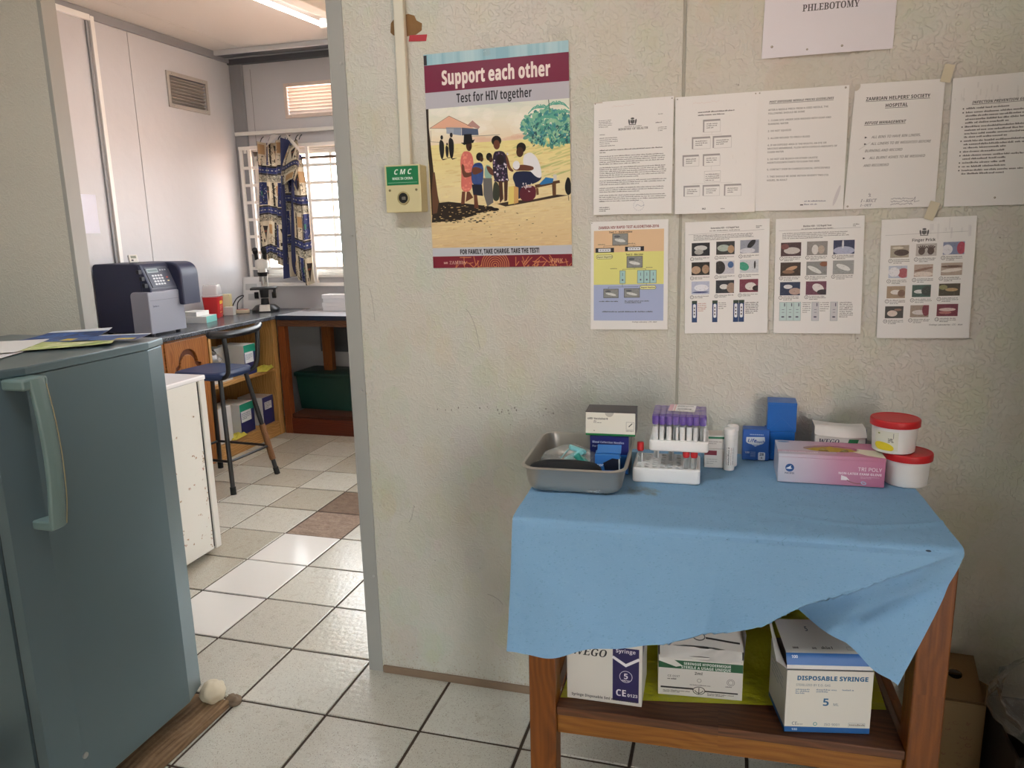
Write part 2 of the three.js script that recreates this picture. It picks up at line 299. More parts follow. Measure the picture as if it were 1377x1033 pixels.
  const beam = struct('trim_6', rspan(RX0 + 0.001, RX1, 2.768, TOP, RZ0 + 0.2, RZ0 + 0.225, 0.002), std('#cfcfd0', 0.5), 'pale steel beam under the ceiling along the rear wall');
  part('web', merged([rspan(RX0 + 0.001, RX1, 2.772, 2.776, RZ0, RZ0 + 0.2, 0.001), rspan(RX0 + 0.001, RX1, 2.735, 2.772, RZ0, RZ0 + 0.05, 0.002)]), std('#55565a', 0.6), beam, 'dark grey web of the beam');
  part('lip', rspan(RX0 + 0.001, RX1, 2.764, 2.772, RZ0 + 0.09, RZ0 + 0.1, 0.002), std('#8d8e92', 0.5), beam);
}
// window in the rear wall: frame, mullions, panes
function windowUnit(n, x0, x1, y0, y1, mull) {
  const w = struct('window_' + n, null, null, n === 1 ? 'white-framed bright window behind the curtain' : 'white-framed window farther right in the rear wall'), m = M.whitePaint, z0 = RZ0 - 0.07, z1 = RZ0 - 0.02;
  part('window_frame', merged([span(x0, x1, y0, y0 + 0.045, z0, z1), span(x0, x1, y1 - 0.03, y1, z0, z1), span(x0, x0 + 0.03, y0, y1, z0, z1), span(x1 - 0.03, x1, y0, y1, z0, z1)]), m, w);
  for (const x of mull) part('mullion', rspan(x - 0.009, x + 0.009, y0 + 0.03, y1 - 0.02, z0 + 0.005, z1 - 0.005, 0.003), m, w);
  part('top_rail', rspan(x0 + 0.02, x1 - 0.02, y1 - 0.068, y1 - 0.05, z0 + 0.003, z1, 0.003), std('#4a3d33', 0.6), w);
  const xs = [x0 + 0.02, ...mull, x1 - 0.02];
  for (let i = 0; i + 1 < xs.length; i++) part('pane', span(xs[i], xs[i + 1], y0 + 0.03, y1 - 0.02, z0 + 0.022, z0 + 0.026), phys('#ffffff', 0.05, { transmission: 1, thickness: 0 }), w);
  part('window_sill', rspan(x0 - 0.03, x1 + 0.03, y0 - 0.025, y0, RZ0 - 0.08, RZ0 + 0.02, 0.004), m, w);
  part('head_trim', rspan(x0 - 0.03, x1 + 0.03, y1, y1 + 0.045, RZ0 - 0.01, RZ0 + 0.012, 0.003), m, w);
}
windowUnit(1, -3.6, -1.7, 1.16, 2.1, [-2.945, -2.6, -2.2]);
windowUnit(2, -1.2, 1.9, 0.9, 2.1, [-0.4, 0.4, 1.2]);
// white burglar grille in front of the window
{
  const g = thing('window_grille', 'white painted steel burglar grille across the window', 'window grille', [0, 0, RZ0 + 0.035]);
  const m = std('#f2eee8', 0.45), z = 0;
  for (const x of [-3.675, -3.6, -3.1, -2.6, -2.1, -1.62]) part('upright', rspan(x - 0.013, x + 0.013, 1.075, 2.13, -0.011, 0.011, 0.003), m, g);
  for (const y of [1.208, 1.332, 1.457, 1.588, 1.718, 1.848, 1.978]) part('bar', rspan(-3.675, -1.62, y - 0.0115, y + 0.0115, -0.006, 0.006, 0.003), m, g);
  for (const y of [1.082, 2.125]) part('rail', rspan(-3.69, -1.6, y - 0.013, y + 0.013, -0.012, 0.012, 0.003), m, g);
  for (const [x, y] of [[-3.64, 1.1], [-3.105, 1.1], [-3.64, 2.1]]) part('bracket', rspan(x - 0.012, x + 0.012, y - 0.012, y + 0.012, -0.036, 0, 0.002), m, g);
}
// louvre vents
function vent(label, pos, turn, w, h, mat, backing, tilt = 0.75) {
  const v = thing('wall_vent', label, 'vent', pos, turn);
  part('vent_frame', profile(rect(-w / 2, w / 2, -h / 2, h / 2), 0.012, 0.002, [rect(-w / 2 + 0.024, w / 2 - 0.024, -h / 2 + 0.026, h / 2 - 0.026)]), mat, v);
  const n = 8, top = h / 2 - 0.03, st = (h - 0.06) / n;
  for (let i = 0; i < n; i++) part('slat', rbox(w - 0.046, 0.0025, 0.03, 0.001).rotateX(-tilt).translate(0, top - (i + 0.5) * st, -0.012), mat, v);
  for (const x of [-1, 1]) for (const y of [-1, 1]) part('screw', cyl(0.004, 0.004, 0.003, 0, 0, 0, 8).rotateX(Math.PI / 2).translate(x * (w / 2 - 0.05), y * (h / 2 - 0.012), 0.013), M.chrome, v);
  if (backing) part('backing', span(-w / 2 + 0.02, w / 2 - 0.02, -h / 2 + 0.02, h / 2 - 0.02, -0.045, -0.04), std('#2c2621', 0.9), v);
  return v;
}
vent('aluminium louvre vent high on the left wall', [RX0, 2.457, -2.675], Math.PI / 2, 0.425, 0.235, std('#a9a39c', 0.5), true, 0.45);
vent('louvre vent above the window with daylight behind its slats', [-3.06, 2.452, RZ0], 0, 0.43, 0.25, std('#d9c8bc', 0.5));

// tall steel cabinet standing past the right edge of the picture; it keeps the doorway's light off the corner by the table
{
  const c = thing('steel_cabinet', 'grey steel cabinet past the right edge of the picture', 'cabinet', [1.27, 0, 0.82]), m = std('#77756c', 0.5);
  part('cabinet_body', rspan(-0.3, 0.3, 0.03, 1.9, -0.8, 0.78, 0.006), m, c);
  for (const [z0, z1] of [[-0.79, -0.015], [-0.005, 0.77]]) { const d = part('door', rspan(-0.318, -0.3, 0.05, 1.88, z0, z1, 0.004), m, c); part('handle', rspan(-0.335, -0.318, 0.75, 0.87, z0 < -0.1 ? z1 - 0.05 : z0 + 0.03, z0 < -0.1 ? z1 - 0.03 : z0 + 0.05, 0.004), M.chrome, d); }
  for (const x of [-0.27, 0.27]) for (const z of [-0.75, 0.73]) part('foot', cyl(0.02, 0.02, 0.03, x, 0.0155, z, 12), M.blackMetal, c);
}

// ceiling tubes
function batten(label, pos, turn, len, power) {
  const l = thing('tube_light', label, 'ceiling light', pos, turn);
  part('housing', rspan(-0.05, 0.05, -0.07, 0, -len / 2 - 0.04, len / 2 + 0.04, 0.008), M.whitePaint, l);
  for (const s of [-1, 1]) { const h = part('lamp_holder', rspan(-0.16, -0.05, -0.085, -0.03, s * (len / 2 + 0.012) - 0.012, s * (len / 2 + 0.012) + 0.012, 0.004), M.whitePlastic, l); h.name = 'lamp_holder'; }
  part('tube', new THREE.CapsuleGeometry(0.013, len - 0.02, 6, 16).rotateX(Math.PI / 2).translate(-0.13, -0.072, 0), new THREE.MeshStandardMaterial({ color: '#ffffff', emissive: new THREE.Color(1, 0.98, 0.95), emissiveIntensity: 9 }), l);
  part('red_sticker', rspan(-0.02, 0.02, -0.055, -0.035, -len / 2 - 0.043, -len / 2 - 0.039, 0.001), std('#c8342a', 0.5), l);
  const a = new THREE.RectAreaLight(new THREE.Color(0.92, 0.97, 1), power, 0.05, len); a.name = 'tube_glow'; a.position.set(-0.13, -0.09, 0); a.rotation.set(-Math.PI / 2, 0, 0); l.add(a);
  return l;
}
batten('fluorescent tube lamp on the back room ceiling, lit', [-2.395, TOP, -1.78], -0.1, 1.2, TUBE_POWER.back);
batten('fluorescent tube lamp on the front room ceiling, lit', [-1.1, TOP, 1.35], 1.5708, 1.2, TUBE_POWER.front);

// cable trunking on the left wall, its grey cable, the note beside it
{
  const t = thing('cable_trunking', 'white plastic cable trunking running down the left wall', 'trunking', [RX0 + 0.001, 0, 0]);
  part('vertical_run', rspan(0, 0.022, 0.9, 2.765, -1.868, -1.838, 0.003), M.whitePlastic, t);
  part('top_run', rspan(0, 0.022, 2.735, 2.77, -1.838, -0.9, 0.003), M.whitePlastic, t);
  part('cable', rspan(0, 0.012, 0.9, 2.735, -1.833, -1.812, 0.004), M.greyTrim, t);
  solo('paper_note', rspan(0, 0.0015, 1.5, 1.73, -1.73, -1.6, 0.0005), std('#e4e4f2', 0.8), 'white paper note on the left wall of the back room', 'paper note', [RX0, 0, 0]);
}

// ------------------------------------------------------------------ the blue-green refrigerator by the doorway
{
  const paint = std('#64767d', 0.3, { metalness: 0.6 }), lidPaint = paint, gasket = std('#26302f', 0.7);
  const f = thing('refrigerator', 'blue-green refrigerator with a vertical door handle, papers lying on its top', 'refrigerator', [0, 0, 0]);
  const door = part('door', plan([[-1.585, 0.876], [-1.553, 0.876], [-1.53, 0.80], [-1.53, 0.417], [-1.556, 0.335], [-1.585, 0.335]], 0.085, 1.166, 0.003), paint, f);
  // handle: a bowed upright bar on the near edge of the door, with a recess behind it
  const bar = grid(10, 24, (u, v) => { const a = u * Math.PI * 2, bow = 0.008 * Math.sin(Math.PI * Math.min(1, v * 1.0)), y = lerp(1.165, 0.812, v); const q = Math.pow(Math.abs(Math.cos(a)), 0.5) * Math.sign(Math.cos(a)), r = Math.pow(Math.abs(Math.sin(a)), 0.5) * Math.sign(Math.sin(a)); return [-1.487 + bow + q * 0.007, y, 0.812 - 0.006 * Math.sin(Math.PI * v) + r * 0.02]; });
  const hm = std('#637876', 0.4, { side: THREE.DoubleSide });
  const h = part('handle', merged([bar, rspan(-1.545, -1.482, 1.142, 1.167, 0.783, 0.85, 0.006), rspan(-1.54, -1.482, 0.808, 0.83, 0.792, 0.832, 0.005)]), hm, door, 'green-grey upright handle with a worn front edge');
  part('worn_edge', tube([[-1.4795, 1.15, 0.792], [-1.4735, 1.07, 0.788], [-1.471, 0.98, 0.786], [-1.4735, 0.88, 0.788], [-1.4805, 0.815, 0.792]], 0.0012, 20, 6), std('#8f8560', 0.5), h);
  part('screw', cyl(0.008, 0.008, 0.004, 0, 0, 0, 16).rotateZ(Math.PI / 2).translate(-1.529, 0.187, 0.795), M.chrome, door);
  part('gasket', plan([[-1.598, 0.868], [-1.585, 0.868], [-1.585, 0.343], [-1.598, 0.343]], 0.09, 1.162), gasket, f);
  part('cabinet', plan([[-2.1, 0.876], [-1.598, 0.876], [-1.598, 0.335], [-2.1, 0.335]], 0.06, 1.166, 0.004), paint, f);
  part('top_panel', plan([[-2.105, 0.88], [-1.553, 0.88], [-1.526, 0.80], [-1.526, 0.417], [-1.553, 0.331], [-2.105, 0.331]], 1.167, 1.188, 0.004), lidPaint, f);
  for (const [x, z] of [[-1.65, 0.4], [-1.65, 0.82], [-2.05, 0.4], [-2.05, 0.82]]) part('foot', cyl(0.02, 0.018, 0.03, x, 0.045, z, 12), M.blackMetal, f);
  solo('timber_plank', along(rbox(0.14, 0.026, 0.95, 0.003), 'z').rotateZ(-0.015).rotateY(-0.02).translate(-1.56, 0.0155, 0.78), std('#ffffff', 0.85, { map: rep(T.woodOld, 2), bumpMap: rep(T.soft, 5), bumpScale: 0.004, color: '#f0e0c8' }), 'dirty old timber plank under the front of the refrigerator', 'plank');
  solo('timber_plank', rbox(0.14, 0.028, 0.9, 0.003, -2.0, 0.015, 0.72), std('#b8a890', 0.85, { map: rep(T.woodBrown, 2) }), 'timber plank under the back of the refrigerator', 'plank');
  const wad = lump(5, (x, y, z) => { const n = 1 + 0.3 * (fbm(x * 2.4 + 5, y * 2.4 + z * 2, 3) - 0.5) + 0.14 * (fbm(x * 9 + 3, z * 9 + y * 6, 2) - 0.5); return [x * 0.036 * n, y * 0.036 * n, z * 0.04 * n]; });
  solo('paper_wad', wad, std('#cfc4ab', 0.85, { bumpMap: rep(T.soft, 4), bumpScale: 0.006 }), 'crumpled off-white wad wedged under the refrigerator corner', 'paper wad', [-1.533, 0.052, 0.312]);
  solo('cement_crumb', lump(4, (x, y, z) => { const n = 1 + 0.6 * (fbm(x * 3 + 9, y * 3 + z * 2, 3) - 0.5); return [x * 0.026 * n, Math.max(-0.012, y * 0.018 * n), z * 0.022 * n]; }), std('#7d6b58', 0.95), 'small grey-brown lump of cement on the floor by the refrigerator', 'cement lump', [-1.482, 0.013, 0.285]);
  solo('white_cable', tube([[-1.72, 0.99, 0.8805], [-1.69, 0.93, 0.8805], [-1.676, 0.88, 0.8815], [-1.668, 0.83, 0.8805], [-1.655, 0.79, 0.881], [-1.632, 0.765, 0.8805]], 0.003, 40, 8), M.whitePlastic, 'thin white cable hanging down the side of the refrigerator', 'cable');
}
// papers on the refrigerator
function flatSheet(name, label, cat, cx, cz, y, w, d, turn, tex, curl = 0, back = '#dcd8d0', cells = 14) {
  const hgt = (u, v) => 0.0012 + curl * Math.pow(v, 3) * (0.4 + 0.6 * u) + 0.0012 * (fbm(u * 3 + cx * 9, v * 3, 2) - 0.3);
  const top = grid(cells, cells, (u, v) => [(u - 0.5) * w, hgt(u, 1 - v) + 0.0006, (v - 0.5) * d]), bot = grid(cells, cells, (u, v) => [(0.5 - u) * w, hgt(1 - u, 1 - v), (v - 0.5) * d]);
  const g = grouped([top, bot]);
  return solo(name, g, [std(tex ? '#ffffff' : back, 0.55, tex ? { map: tex, side: THREE.DoubleSide } : { side: THREE.DoubleSide }), std(back, 0.7, { side: THREE.DoubleSide })], label, cat, [cx, y, cz], turn);
}
{
  const green = canvasTex(512, 512, (c, w) => { const g = ['#c7cf86', '#8fa64a', '#5d7a34', '#b9c27a', '#e0dcc0']; c.fillStyle = '#b8be7c'; c.fillRect(0, 0, w, w); for (let i = 0; i < 60; i++) { c.fillStyle = g[i % 5]; c.globalAlpha = 0.6; c.beginPath(); c.ellipse(rnd() * w, rnd() * w, rr(20, 90), rr(8, 40), rnd(), 0, 7); c.fill(); } c.globalAlpha = 1; c.fillStyle = '#d9d7cc'; c.fillRect(0, 430, w, 82); });
  const blue = canvasTex(512, 512, (c, w) => { c.fillStyle = '#274a86'; c.fillRect(0, 0, w, w); for (let i = 0; i < 40; i++) { c.fillStyle = i % 3 ? 'rgba(60,110,180,.4)' : 'rgba(20,40,80,.5)'; c.beginPath(); c.ellipse(rnd() * w, rnd() * w, rr(30, 120), rr(10, 50), rnd() * 3, 0, 7); c.fill(); } c.fillStyle = '#d8dde4'; c.fillRect(0, 0, w, 60); c.fillStyle = '#c8b23a'; c.fillRect(330, 330, 150, 120); });
  const pink = canvasTex(512, 512, (c, w) => { c.fillStyle = '#d9d4d6'; c.fillRect(0, 0, w, w); c.fillStyle = '#9a3950'; c.fillRect(0, 470, w, 42); c.fillStyle = 'rgba(150,150,160,.7)'; for (let y = 60; y < 430; y += 26) for (let x = 40; x < 440;) { const l = rr(14, 50); c.fillRect(x, y, l, 7); x += l + 8; } });
  flatSheet('magazine', 'pale magazine with a dark red bottom strip on the refrigerator', 'magazine', -1.86, 0.66, 1.188, 0.28, 0.3, 0.35, pink, 0.0);
  flatSheet('leaflet', 'green and yellow picture leaflet on the refrigerator', 'leaflet', -1.74, 0.5, 1.1905, 0.21, 0.27, -0.9, green, 0.004);
  flatSheet('leaflet', 'dark blue leaflet with a raised corner on the refrigerator', 'leaflet', -1.82, 0.41, 1.1915, 0.2, 0.15, 0.12, blue, 0.02);
  flatSheet('leaflet', 'blue leaflet lying at the far corner of the refrigerator top', 'leaflet', -1.66, 0.405, 1.194, 0.18, 0.1, 0.28, blue, 0.004);
  flatSheet('paper_sheet', 'white paper sheet lying loose on the refrigerator magazine', 'paper sheet', -1.87, 0.6, 1.1912, 0.21, 0.24, 0.5, null, 0.002, '#dedbd9');
}
// ------------------------------------------------------------------ small white refrigerator beyond the doorway
{
  const rust = canvasTex(512, 900, (c, w, h) => {
    c.fillStyle = '#dbd8d0'; c.fillRect(0, 0, w, h);
    const spot = (x, y, r) => { for (let k = 0; k < 8; k++) { c.fillStyle = `rgba(${rr(90, 150) | 0},${rr(50, 85) | 0},${rr(25, 45) | 0},${rr(0.2, 0.75)})`; c.beginPath(); c.ellipse(x + rr(-r, r), y + rr(-r, r), rr(0.6, r * 0.7), rr(0.6, r * 0.6), rnd() * 3, 0, 7); c.fill(); } };
    for (let i = 0; i < 26; i++) spot(rr(130, w), rr(100, h), rr(2, 7));
    for (let i = 0; i < 28; i++) spot(rr(90, w), rr(h * 0.72, h * 0.97), rr(1, 5));
    for (let i = 0; i < 24; i++) spot(w - rr(0, 18), rr(h * 0.4, h), rr(2, 6));
    c.strokeStyle = 'rgba(150,140,125,.6)'; c.lineWidth = 3; c.beginPath(); c.moveTo(120, 90); c.lineTo(150, 190); c.stroke();
    for (let i = 0; i < 160; i++) { c.fillStyle = `rgba(150,135,110,${rr(0.03, 0.12)})`; c.fillRect(rnd() * w, rnd() * h, rr(2, 24), rr(1, 4)); }
  });
  const side = std('#ffffff', 0.35, { map: rust }), plain = std('#dbd8d0', 0.35), black = std('#1c1a19', 0.6);
  const f = thing('bar_refrigerator', 'small white refrigerator with rust-spotted side just beyond the doorway', 'refrigerator', [0, 0, 0]);
  const x1 = -2.29, x0 = -2.79, z0 = -0.69, z1 = -0.19;
  part('cabinet', new THREE.BoxGeometry(x1 - x0, 0.8, z1 - z0).translate((x0 + x1) / 2, 0.43, (z0 + z1) / 2), [side, plain, plain, plain, plain, plain], f, 'white cabinet with rust spots');
  part('gasket', span(x0 + 0.01, x1 - 0.006, 0.035, 0.825, z0 - 0.016, z0), black, f);
  part('door', rspan(x0, x1 + 0.002, 0.022, 0.832, z0 - 0.056, z0 - 0.016, 0.006), std('#d5d2ca', 0.35), f);
  part('top_panel', rspan(x0 - 0.008, x1 + 0.008, 0.83, 0.852, z0 - 0.056, z1 + 0.004, 0.006), std('#e2e1e2', 0.25), f);
  for (const x of [x0 + 0.06, x1 - 0.06]) for (const z of [z0 + 0.06, z1 - 0.06]) part('foot', cyl(0.018, 0.018, 0.035, x, 0.0165, z, 12), black, f);
}

// ------------------------------------------------------------------ conduit, switch box, poster and notices on the partition
{
  const t = solo('conduit', rspan(-0.927, -0.896, 1.655, TOP, 0.001, 0.021, 0.004), std('#d9d5c2', 0.45), 'cream square conduit running up from the switch box', 'conduit');
  const b = thing('switch_box', 'cream switch box with a green label below the conduit', 'switch box', [-0.908, 1.589, 0]);
  const cream = std('#cdc59a', 0.45);
  part('box_body', rbox(0.106, 0.132, 0.05, 0.005, 0, 0, 0.025), cream, b);
  part('cover', rbox(0.11, 0.132, 0.006, 0.002, 0, 0, 0.052), cream, b);
  const lab = canvasTex(512, 280, (c, w, h) => { c.fillStyle = '#157a4a'; c.fillRect(0, 0, w, h); c.fillStyle = '#e8efe6'; c.textAlign = 'center'; c.font = 'italic bold 105px sans-serif'; c.fillText('C M C', w / 2, 120); c.font = 'bold 52px sans-serif'; c.fillText('MADE IN CHINA', w / 2, 200, 330); c.fillStyle = 'rgba(220,235,220,.75)'; for (let x = 20; x < 490; x += 8) c.fillRect(x, 240, 5, 7); });
  const l = part('green_label', new THREE.PlaneGeometry(0.098, 0.052).translate(0, 0.036, 0.0556), std('#ffffff', 0.4, { map: lab }), b, 'green label reading CMC');
  l.geometry = grouped([l.geometry, rbox(0.098, 0.052, 0.0008, 0.0002, 0, 0.036, 0.0551)]); l.material = [l.material, std('#157a4a', 0.4)];
  part('socket_ring', new THREE.TorusGeometry(0.0165, 0.0025, 10, 28).translate(0, -0.026, 0.0555), std('#a79d70', 0.5), b);
  part('socket_hole', cyl(0.0155, 0.0155, 0.004, 0, 0, 0, 24).rotateX(Math.PI / 2).translate(0, -0.026, 0.0545), std('#14130f', 0.6), b);
  part('socket_pin', rbox(0.012, 0.009, 0.004, 0.002, 0.002, -0.027, 0.0575), std('#6d6a60', 0.35), b);
  for (const s of [-1, 1]) part('screw', cyl(0.0035, 0.0035, 0.002, 0, 0, 0, 10).rotateX(Math.PI / 2).translate(s * 0.041, -0.004, 0.0555), std('#7d7452', 0.5), b);
  solo('cardboard_scrap', profile([[-0.944, 2.045], [-0.93, 2.058], [-0.89, 2.064], [-0.872, 2.058], [-0.866, 2.045], [-0.85, 2.036], [-0.852, 2.018], [-0.87, 2.008], [-0.9, 2.006], [-0.938, 2.012], [-0.947, 2.02]], 0.0012).translate(0, 0, -0.0004), std('#86663f', 0.85, { bumpMap: rep(T.soft, 6), bumpScale: 0.002 }), 'torn brown tape scrap stuck behind the conduit', 'tape scrap');
  solo('red_tape', profile([[-0.892, 1.992], [-0.84, 1.989], [-0.836, 2.006], [-0.889, 2.008]], 0.001).translate(0, 0, 0.0005), std('#b3202c', 0.45), 'short strip of red tape beside the conduit', 'tape');
}
function wallSheet(name, label, cat, corners, tex, { bulge = () => 0, z0 = 0.0012, group, color = '#ffffff', rough = 0.6, th = 0.0005 } = {}) {
  const [TL, TR, BR, BL] = corners, at = (u, v) => [0, 1].map((k) => lerp(lerp(TL[k], TR[k], u), lerp(BL[k], BR[k], u), v));
  const f = grid(14, 20, (u, v) => [...at(u, v), z0 + th + bulge(u, v)]), b = grid(14, 20, (u, v) => [...at(1 - u, v), z0 + bulge(1 - u, v)]);
  const edge = (p, q) => grid(20, 1, (s, w) => { const [u, v] = [lerp(p[0], q[0], s), lerp(p[1], q[1], s)]; return [...at(u, v), z0 + bulge(u, v) + (1 - w) * th]; });
  const back = merged([b, edge([0, 1], [1, 1]), edge([1, 0], [0, 0]), edge([1, 1], [1, 0]), edge([0, 0], [0, 1])]);
  const g = grouped([f, back]);
  return solo(name, g, [std(color, rough, { map: tex }), M.paper], label, cat, [0, 0, 0], 0, group);
}
const FG = '#33312f';
function scrib(c, x, y, w, lh, n, { size = 7, col = 'rgba(60,58,56,.8)', last = 0.6, bold = 0 } = {}) {     // lines of print too small to read
  c.fillStyle = col;
  for (let i = 0; i < n; i++) {
    const end = x + w * (i === n - 1 ? last : rr(0.93, 1));
    for (let q = x; q < end - 4;) { const l = Math.min(rr(size * 1.2, size * 6), end - q); for (let k = q; k < q + l; k += size * 0.62) { const hh = rnd() < 0.25 ? size : size * 0.66; c.fillRect(k, y + i * lh - hh, size * rr(0.26, 0.42) + bold, hh); c.fillRect(k, y + i * lh - size * rr(0.1, 0.6), size * 0.5, size * 0.17); } q += l + size * 0.7; }
  }
}
const text = (c, s, x, y, font, col = FG, align = 'left', max) => { c.font = font; c.fillStyle = col; c.textAlign = align; c.fillText(s, x, y, max); };
function under(c, s, x, y, font, col = FG, align = 'center') { text(c, s, x, y, font, col, align); const w = c.measureText(s).width, x0 = align === 'center' ? x - w / 2 : x; c.fillRect(x0, y + 5, w, 2.5); }
const PW = 640, PH = 905;                                  // an A4 sheet
const sheetTex = (draw, base = '#e9e8e5') => canvasTex(PW, PH, (c, w, h) => { c.fillStyle = base; c.fillRect(0, 0, w, h); draw(c, w, h); });
function pin(c, x, y, r = 5) { c.fillStyle = 'rgba(110,104,90,.85)'; c.beginPath(); c.arc(x, y, r, 0, 7); c.fill(); c.fillStyle = 'rgba(220,216,200,.8)'; c.beginPath(); c.arc(x - 1, y - 1, r * 0.45, 0, 7); c.fill(); }
function photo(c, x, y, w, h, bg, blobs) { c.save(); c.beginPath(); c.rect(x, y, w, h); c.clip(); c.fillStyle = bg; c.fillRect(x, y, w, h); for (const [col, u, v, a, b, r] of blobs) { c.fillStyle = col; c.beginPath(); c.ellipse(x + u * w, y + v * h, a * w, b * h, r || 0, 0, 7); c.fill(); } for (let i = 0; i < 90; i++) { c.fillStyle = rnd() < 0.5 ? 'rgba(0,0,0,.08)' : 'rgba(255,255,255,.08)'; c.fillRect(x + rnd() * w, y + rnd() * h, rr(2, 12), rr(2, 8)); } c.restore(); }
const step = (c, n, x, y, w, lines = 2) => { c.strokeStyle = '#222'; c.lineWidth = 2.5; c.beginPath(); c.arc(x, y, 13, 0, 7); c.stroke(); text(c, String(n), x, y + 6, '16px sans-serif', '#222', 'center'); scrib(c, x + 20, y - 4, w, 12, lines, { size: 7, last: 0.5 }); };
function arms(c, x, y, s) { c.fillStyle = '#3a3a3a'; c.beginPath(); c.moveTo(x - 16 * s, y - 10 * s); c.lineTo(x + 16 * s, y - 10 * s); c.lineTo(x + 14 * s, y + 8 * s); c.quadraticCurveTo(x, y + 26 * s, x - 14 * s, y + 8 * s); c.fill(); c.fillStyle = '#777'; for (let i = -2; i <= 2; i++) c.fillRect(x + i * 5.5 * s, y - 8 * s, 2 * s, 22 * s); c.fillStyle = '#4a4a4a'; for (const k of [-1, 1]) { c.beginPath(); c.ellipse(x + k * 24 * s, y + 2 * s, 6 * s, 18 * s, k * 0.15, 0, 7); c.fill(); } c.beginPath(); c.ellipse(x, y - 20 * s, 13 * s, 7 * s, 0, 0, 7); c.fill(); c.fillRect(x - 26 * s, y + 20 * s, 52 * s, 5 * s); }
{
  // ---- typed letter
  wallSheet('letter', 'typed ministry letter with a small coat of arms, first notice of the upper row', 'notice', [[-0.366, 1.795], [-0.157, 1.798], [-0.157, 1.501], [-0.367, 1.502]], sheetTex((c, w) => {
    arms(c, w / 2 - 5, 170, 1.1); text(c, 'REPUBLIC OF ZAMBIA', w / 2, 213, '13px serif', FG, 'center'); text(c, 'MINISTRY OF HEALTH', w / 2, 234, 'bold 21px serif', FG, 'center');
    scrib(c, 40, 150, 110, 13, 5, { size: 6, last: 0.7 }); scrib(c, 520, 130, 70, 18, 1, { size: 6 }); scrib(c, 500, 195, 80, 14, 1, { size: 8, bold: 1 }); scrib(c, 520, 232, 70, 13, 3, { size: 6 });
    scrib(c, 48, 262, 70, 12, 1, { size: 7 }); scrib(c, 48, 290, 150, 15, 4, { size: 7 }); scrib(c, 48, 352, 210, 14, 1, { size: 7 }); scrib(c, 48, 388, 540, 17, 2, { size: 9, bold: 1.5, last: 0.1 });
    let y = 436; for (const n of [5, 6, 3, 3, 4]) { scrib(c, 48, y, 545, 15.5, n, { size: 8, col: 'rgba(52,50,48,.9)' }); y += n * 15.5 + 13; }
    scrib(c, 48, 800, 70, 12, 1, { size: 7 }); scrib(c, 48, 850, 90, 14, 3, { size: 8, bold: 1 });
    c.strokeStyle = 'rgba(70,80,110,.7)'; c.lineWidth = 2; c.setLineDash([9, 7]); c.beginPath(); c.arc(375, 835, 42, 0, 7); c.stroke(); c.setLineDash([]); c.beginPath(); c.moveTo(350, 845); c.bezierCurveTo(370, 800, 380, 870, 420, 830); c.stroke();
    c.fillStyle = 'rgba(150,130,100,.35)'; c.fillRect(0, 0, 70, 10); pin(c, 10, 12); pin(c, w - 14, 16);
    c.fillStyle = 'rgba(190,120,100,.4)'; for (let x = 150; x < 330; x += 9) c.fillRect(x, 36 + rnd() * 12, 6, 2);
  }), { bulge: (u, v) => 0.002 + 0.006 * Math.sin(v * 5 + u) ** 2 * v * (1 - v) + 0.004 * v * v });
  // ---- flow chart
  wallSheet('flow_chart', 'white sheet with a flow chart of grey-shadowed boxes, its bottom edge curling off the wall', 'notice', [[-0.153, 1.794], [0.052, 1.795], [0.055, 1.499], [-0.148, 1.498]], sheetTex((c, w) => {
    c.fillStyle = 'rgba(190,120,100,.4)'; for (let x = 140; x < 340; x += 9) c.fillRect(x, 44 + rnd() * 14, 6, 2);
    scrib(c, 180, 130, 290, 22, 2, { size: 10, bold: 1, last: 0.7 });
    const bx = (x, y, ww, h, n = 3) => { c.fillStyle = '#9b9998'; c.fillRect(x - 6, y - 6, ww + 4, 14); c.fillRect(x - 6, y - 6, 10, h + 6); c.fillStyle = '#e9e8e5'; c.fillRect(x + 5, y + 8, ww - 5, h - 6); c.strokeStyle = '#b4b2b0'; c.lineWidth = 2; c.strokeRect(x + 4, y + 6, ww - 4, h - 4); scrib(c, x + 22, y + 30, ww - 44, 15, n, { size: 8 }); };
    bx(226, 190, 130, 88); bx(140, 318, 140, 84); bx(304, 318, 140, 84); bx(66, 452, 126, 80); bx(228, 452, 130, 84); bx(76, 690, 126, 78); bx(230, 690, 130, 78); bx(400, 690, 130, 84);
    c.strokeStyle = '#aaa'; c.strokeRect(236, 578, 128, 84); scrib(c, 246, 606, 110, 15, 4, { size: 8 });
    c.strokeStyle = '#c4c2c0'; c.lineWidth = 2; for (const [a, b, d, e] of [[290, 282, 290, 300], [210, 300, 370, 300], [290, 540, 290, 570], [140, 672, 460, 672]]) { c.beginPath(); c.moveTo(a, b); c.lineTo(d, e); c.stroke(); }
    text(c, '062', 222, 876, 'bold 18px sans-serif', '#222'); scrib(c, 370, 876, 60, 12, 1, { size: 8, col: 'rgba(120,118,116,.8)' }); pin(c, 16, 16); pin(c, w - 20, 14);
    for (let i = 0; i < 30; i++) { c.fillStyle = 'rgba(120,116,112,.12)'; c.fillRect(rnd() * w, rnd() * 900, rr(1, 3), rr(4, 30)); }
  }), { bulge: (u, v) => 0.002 + 0.02 * Math.pow(v, 4) * Math.sin(Math.PI * clamp(u * 0.9 + 0.1)) + 0.004 * Math.sin(v * 4) ** 2 * (1 - v) });
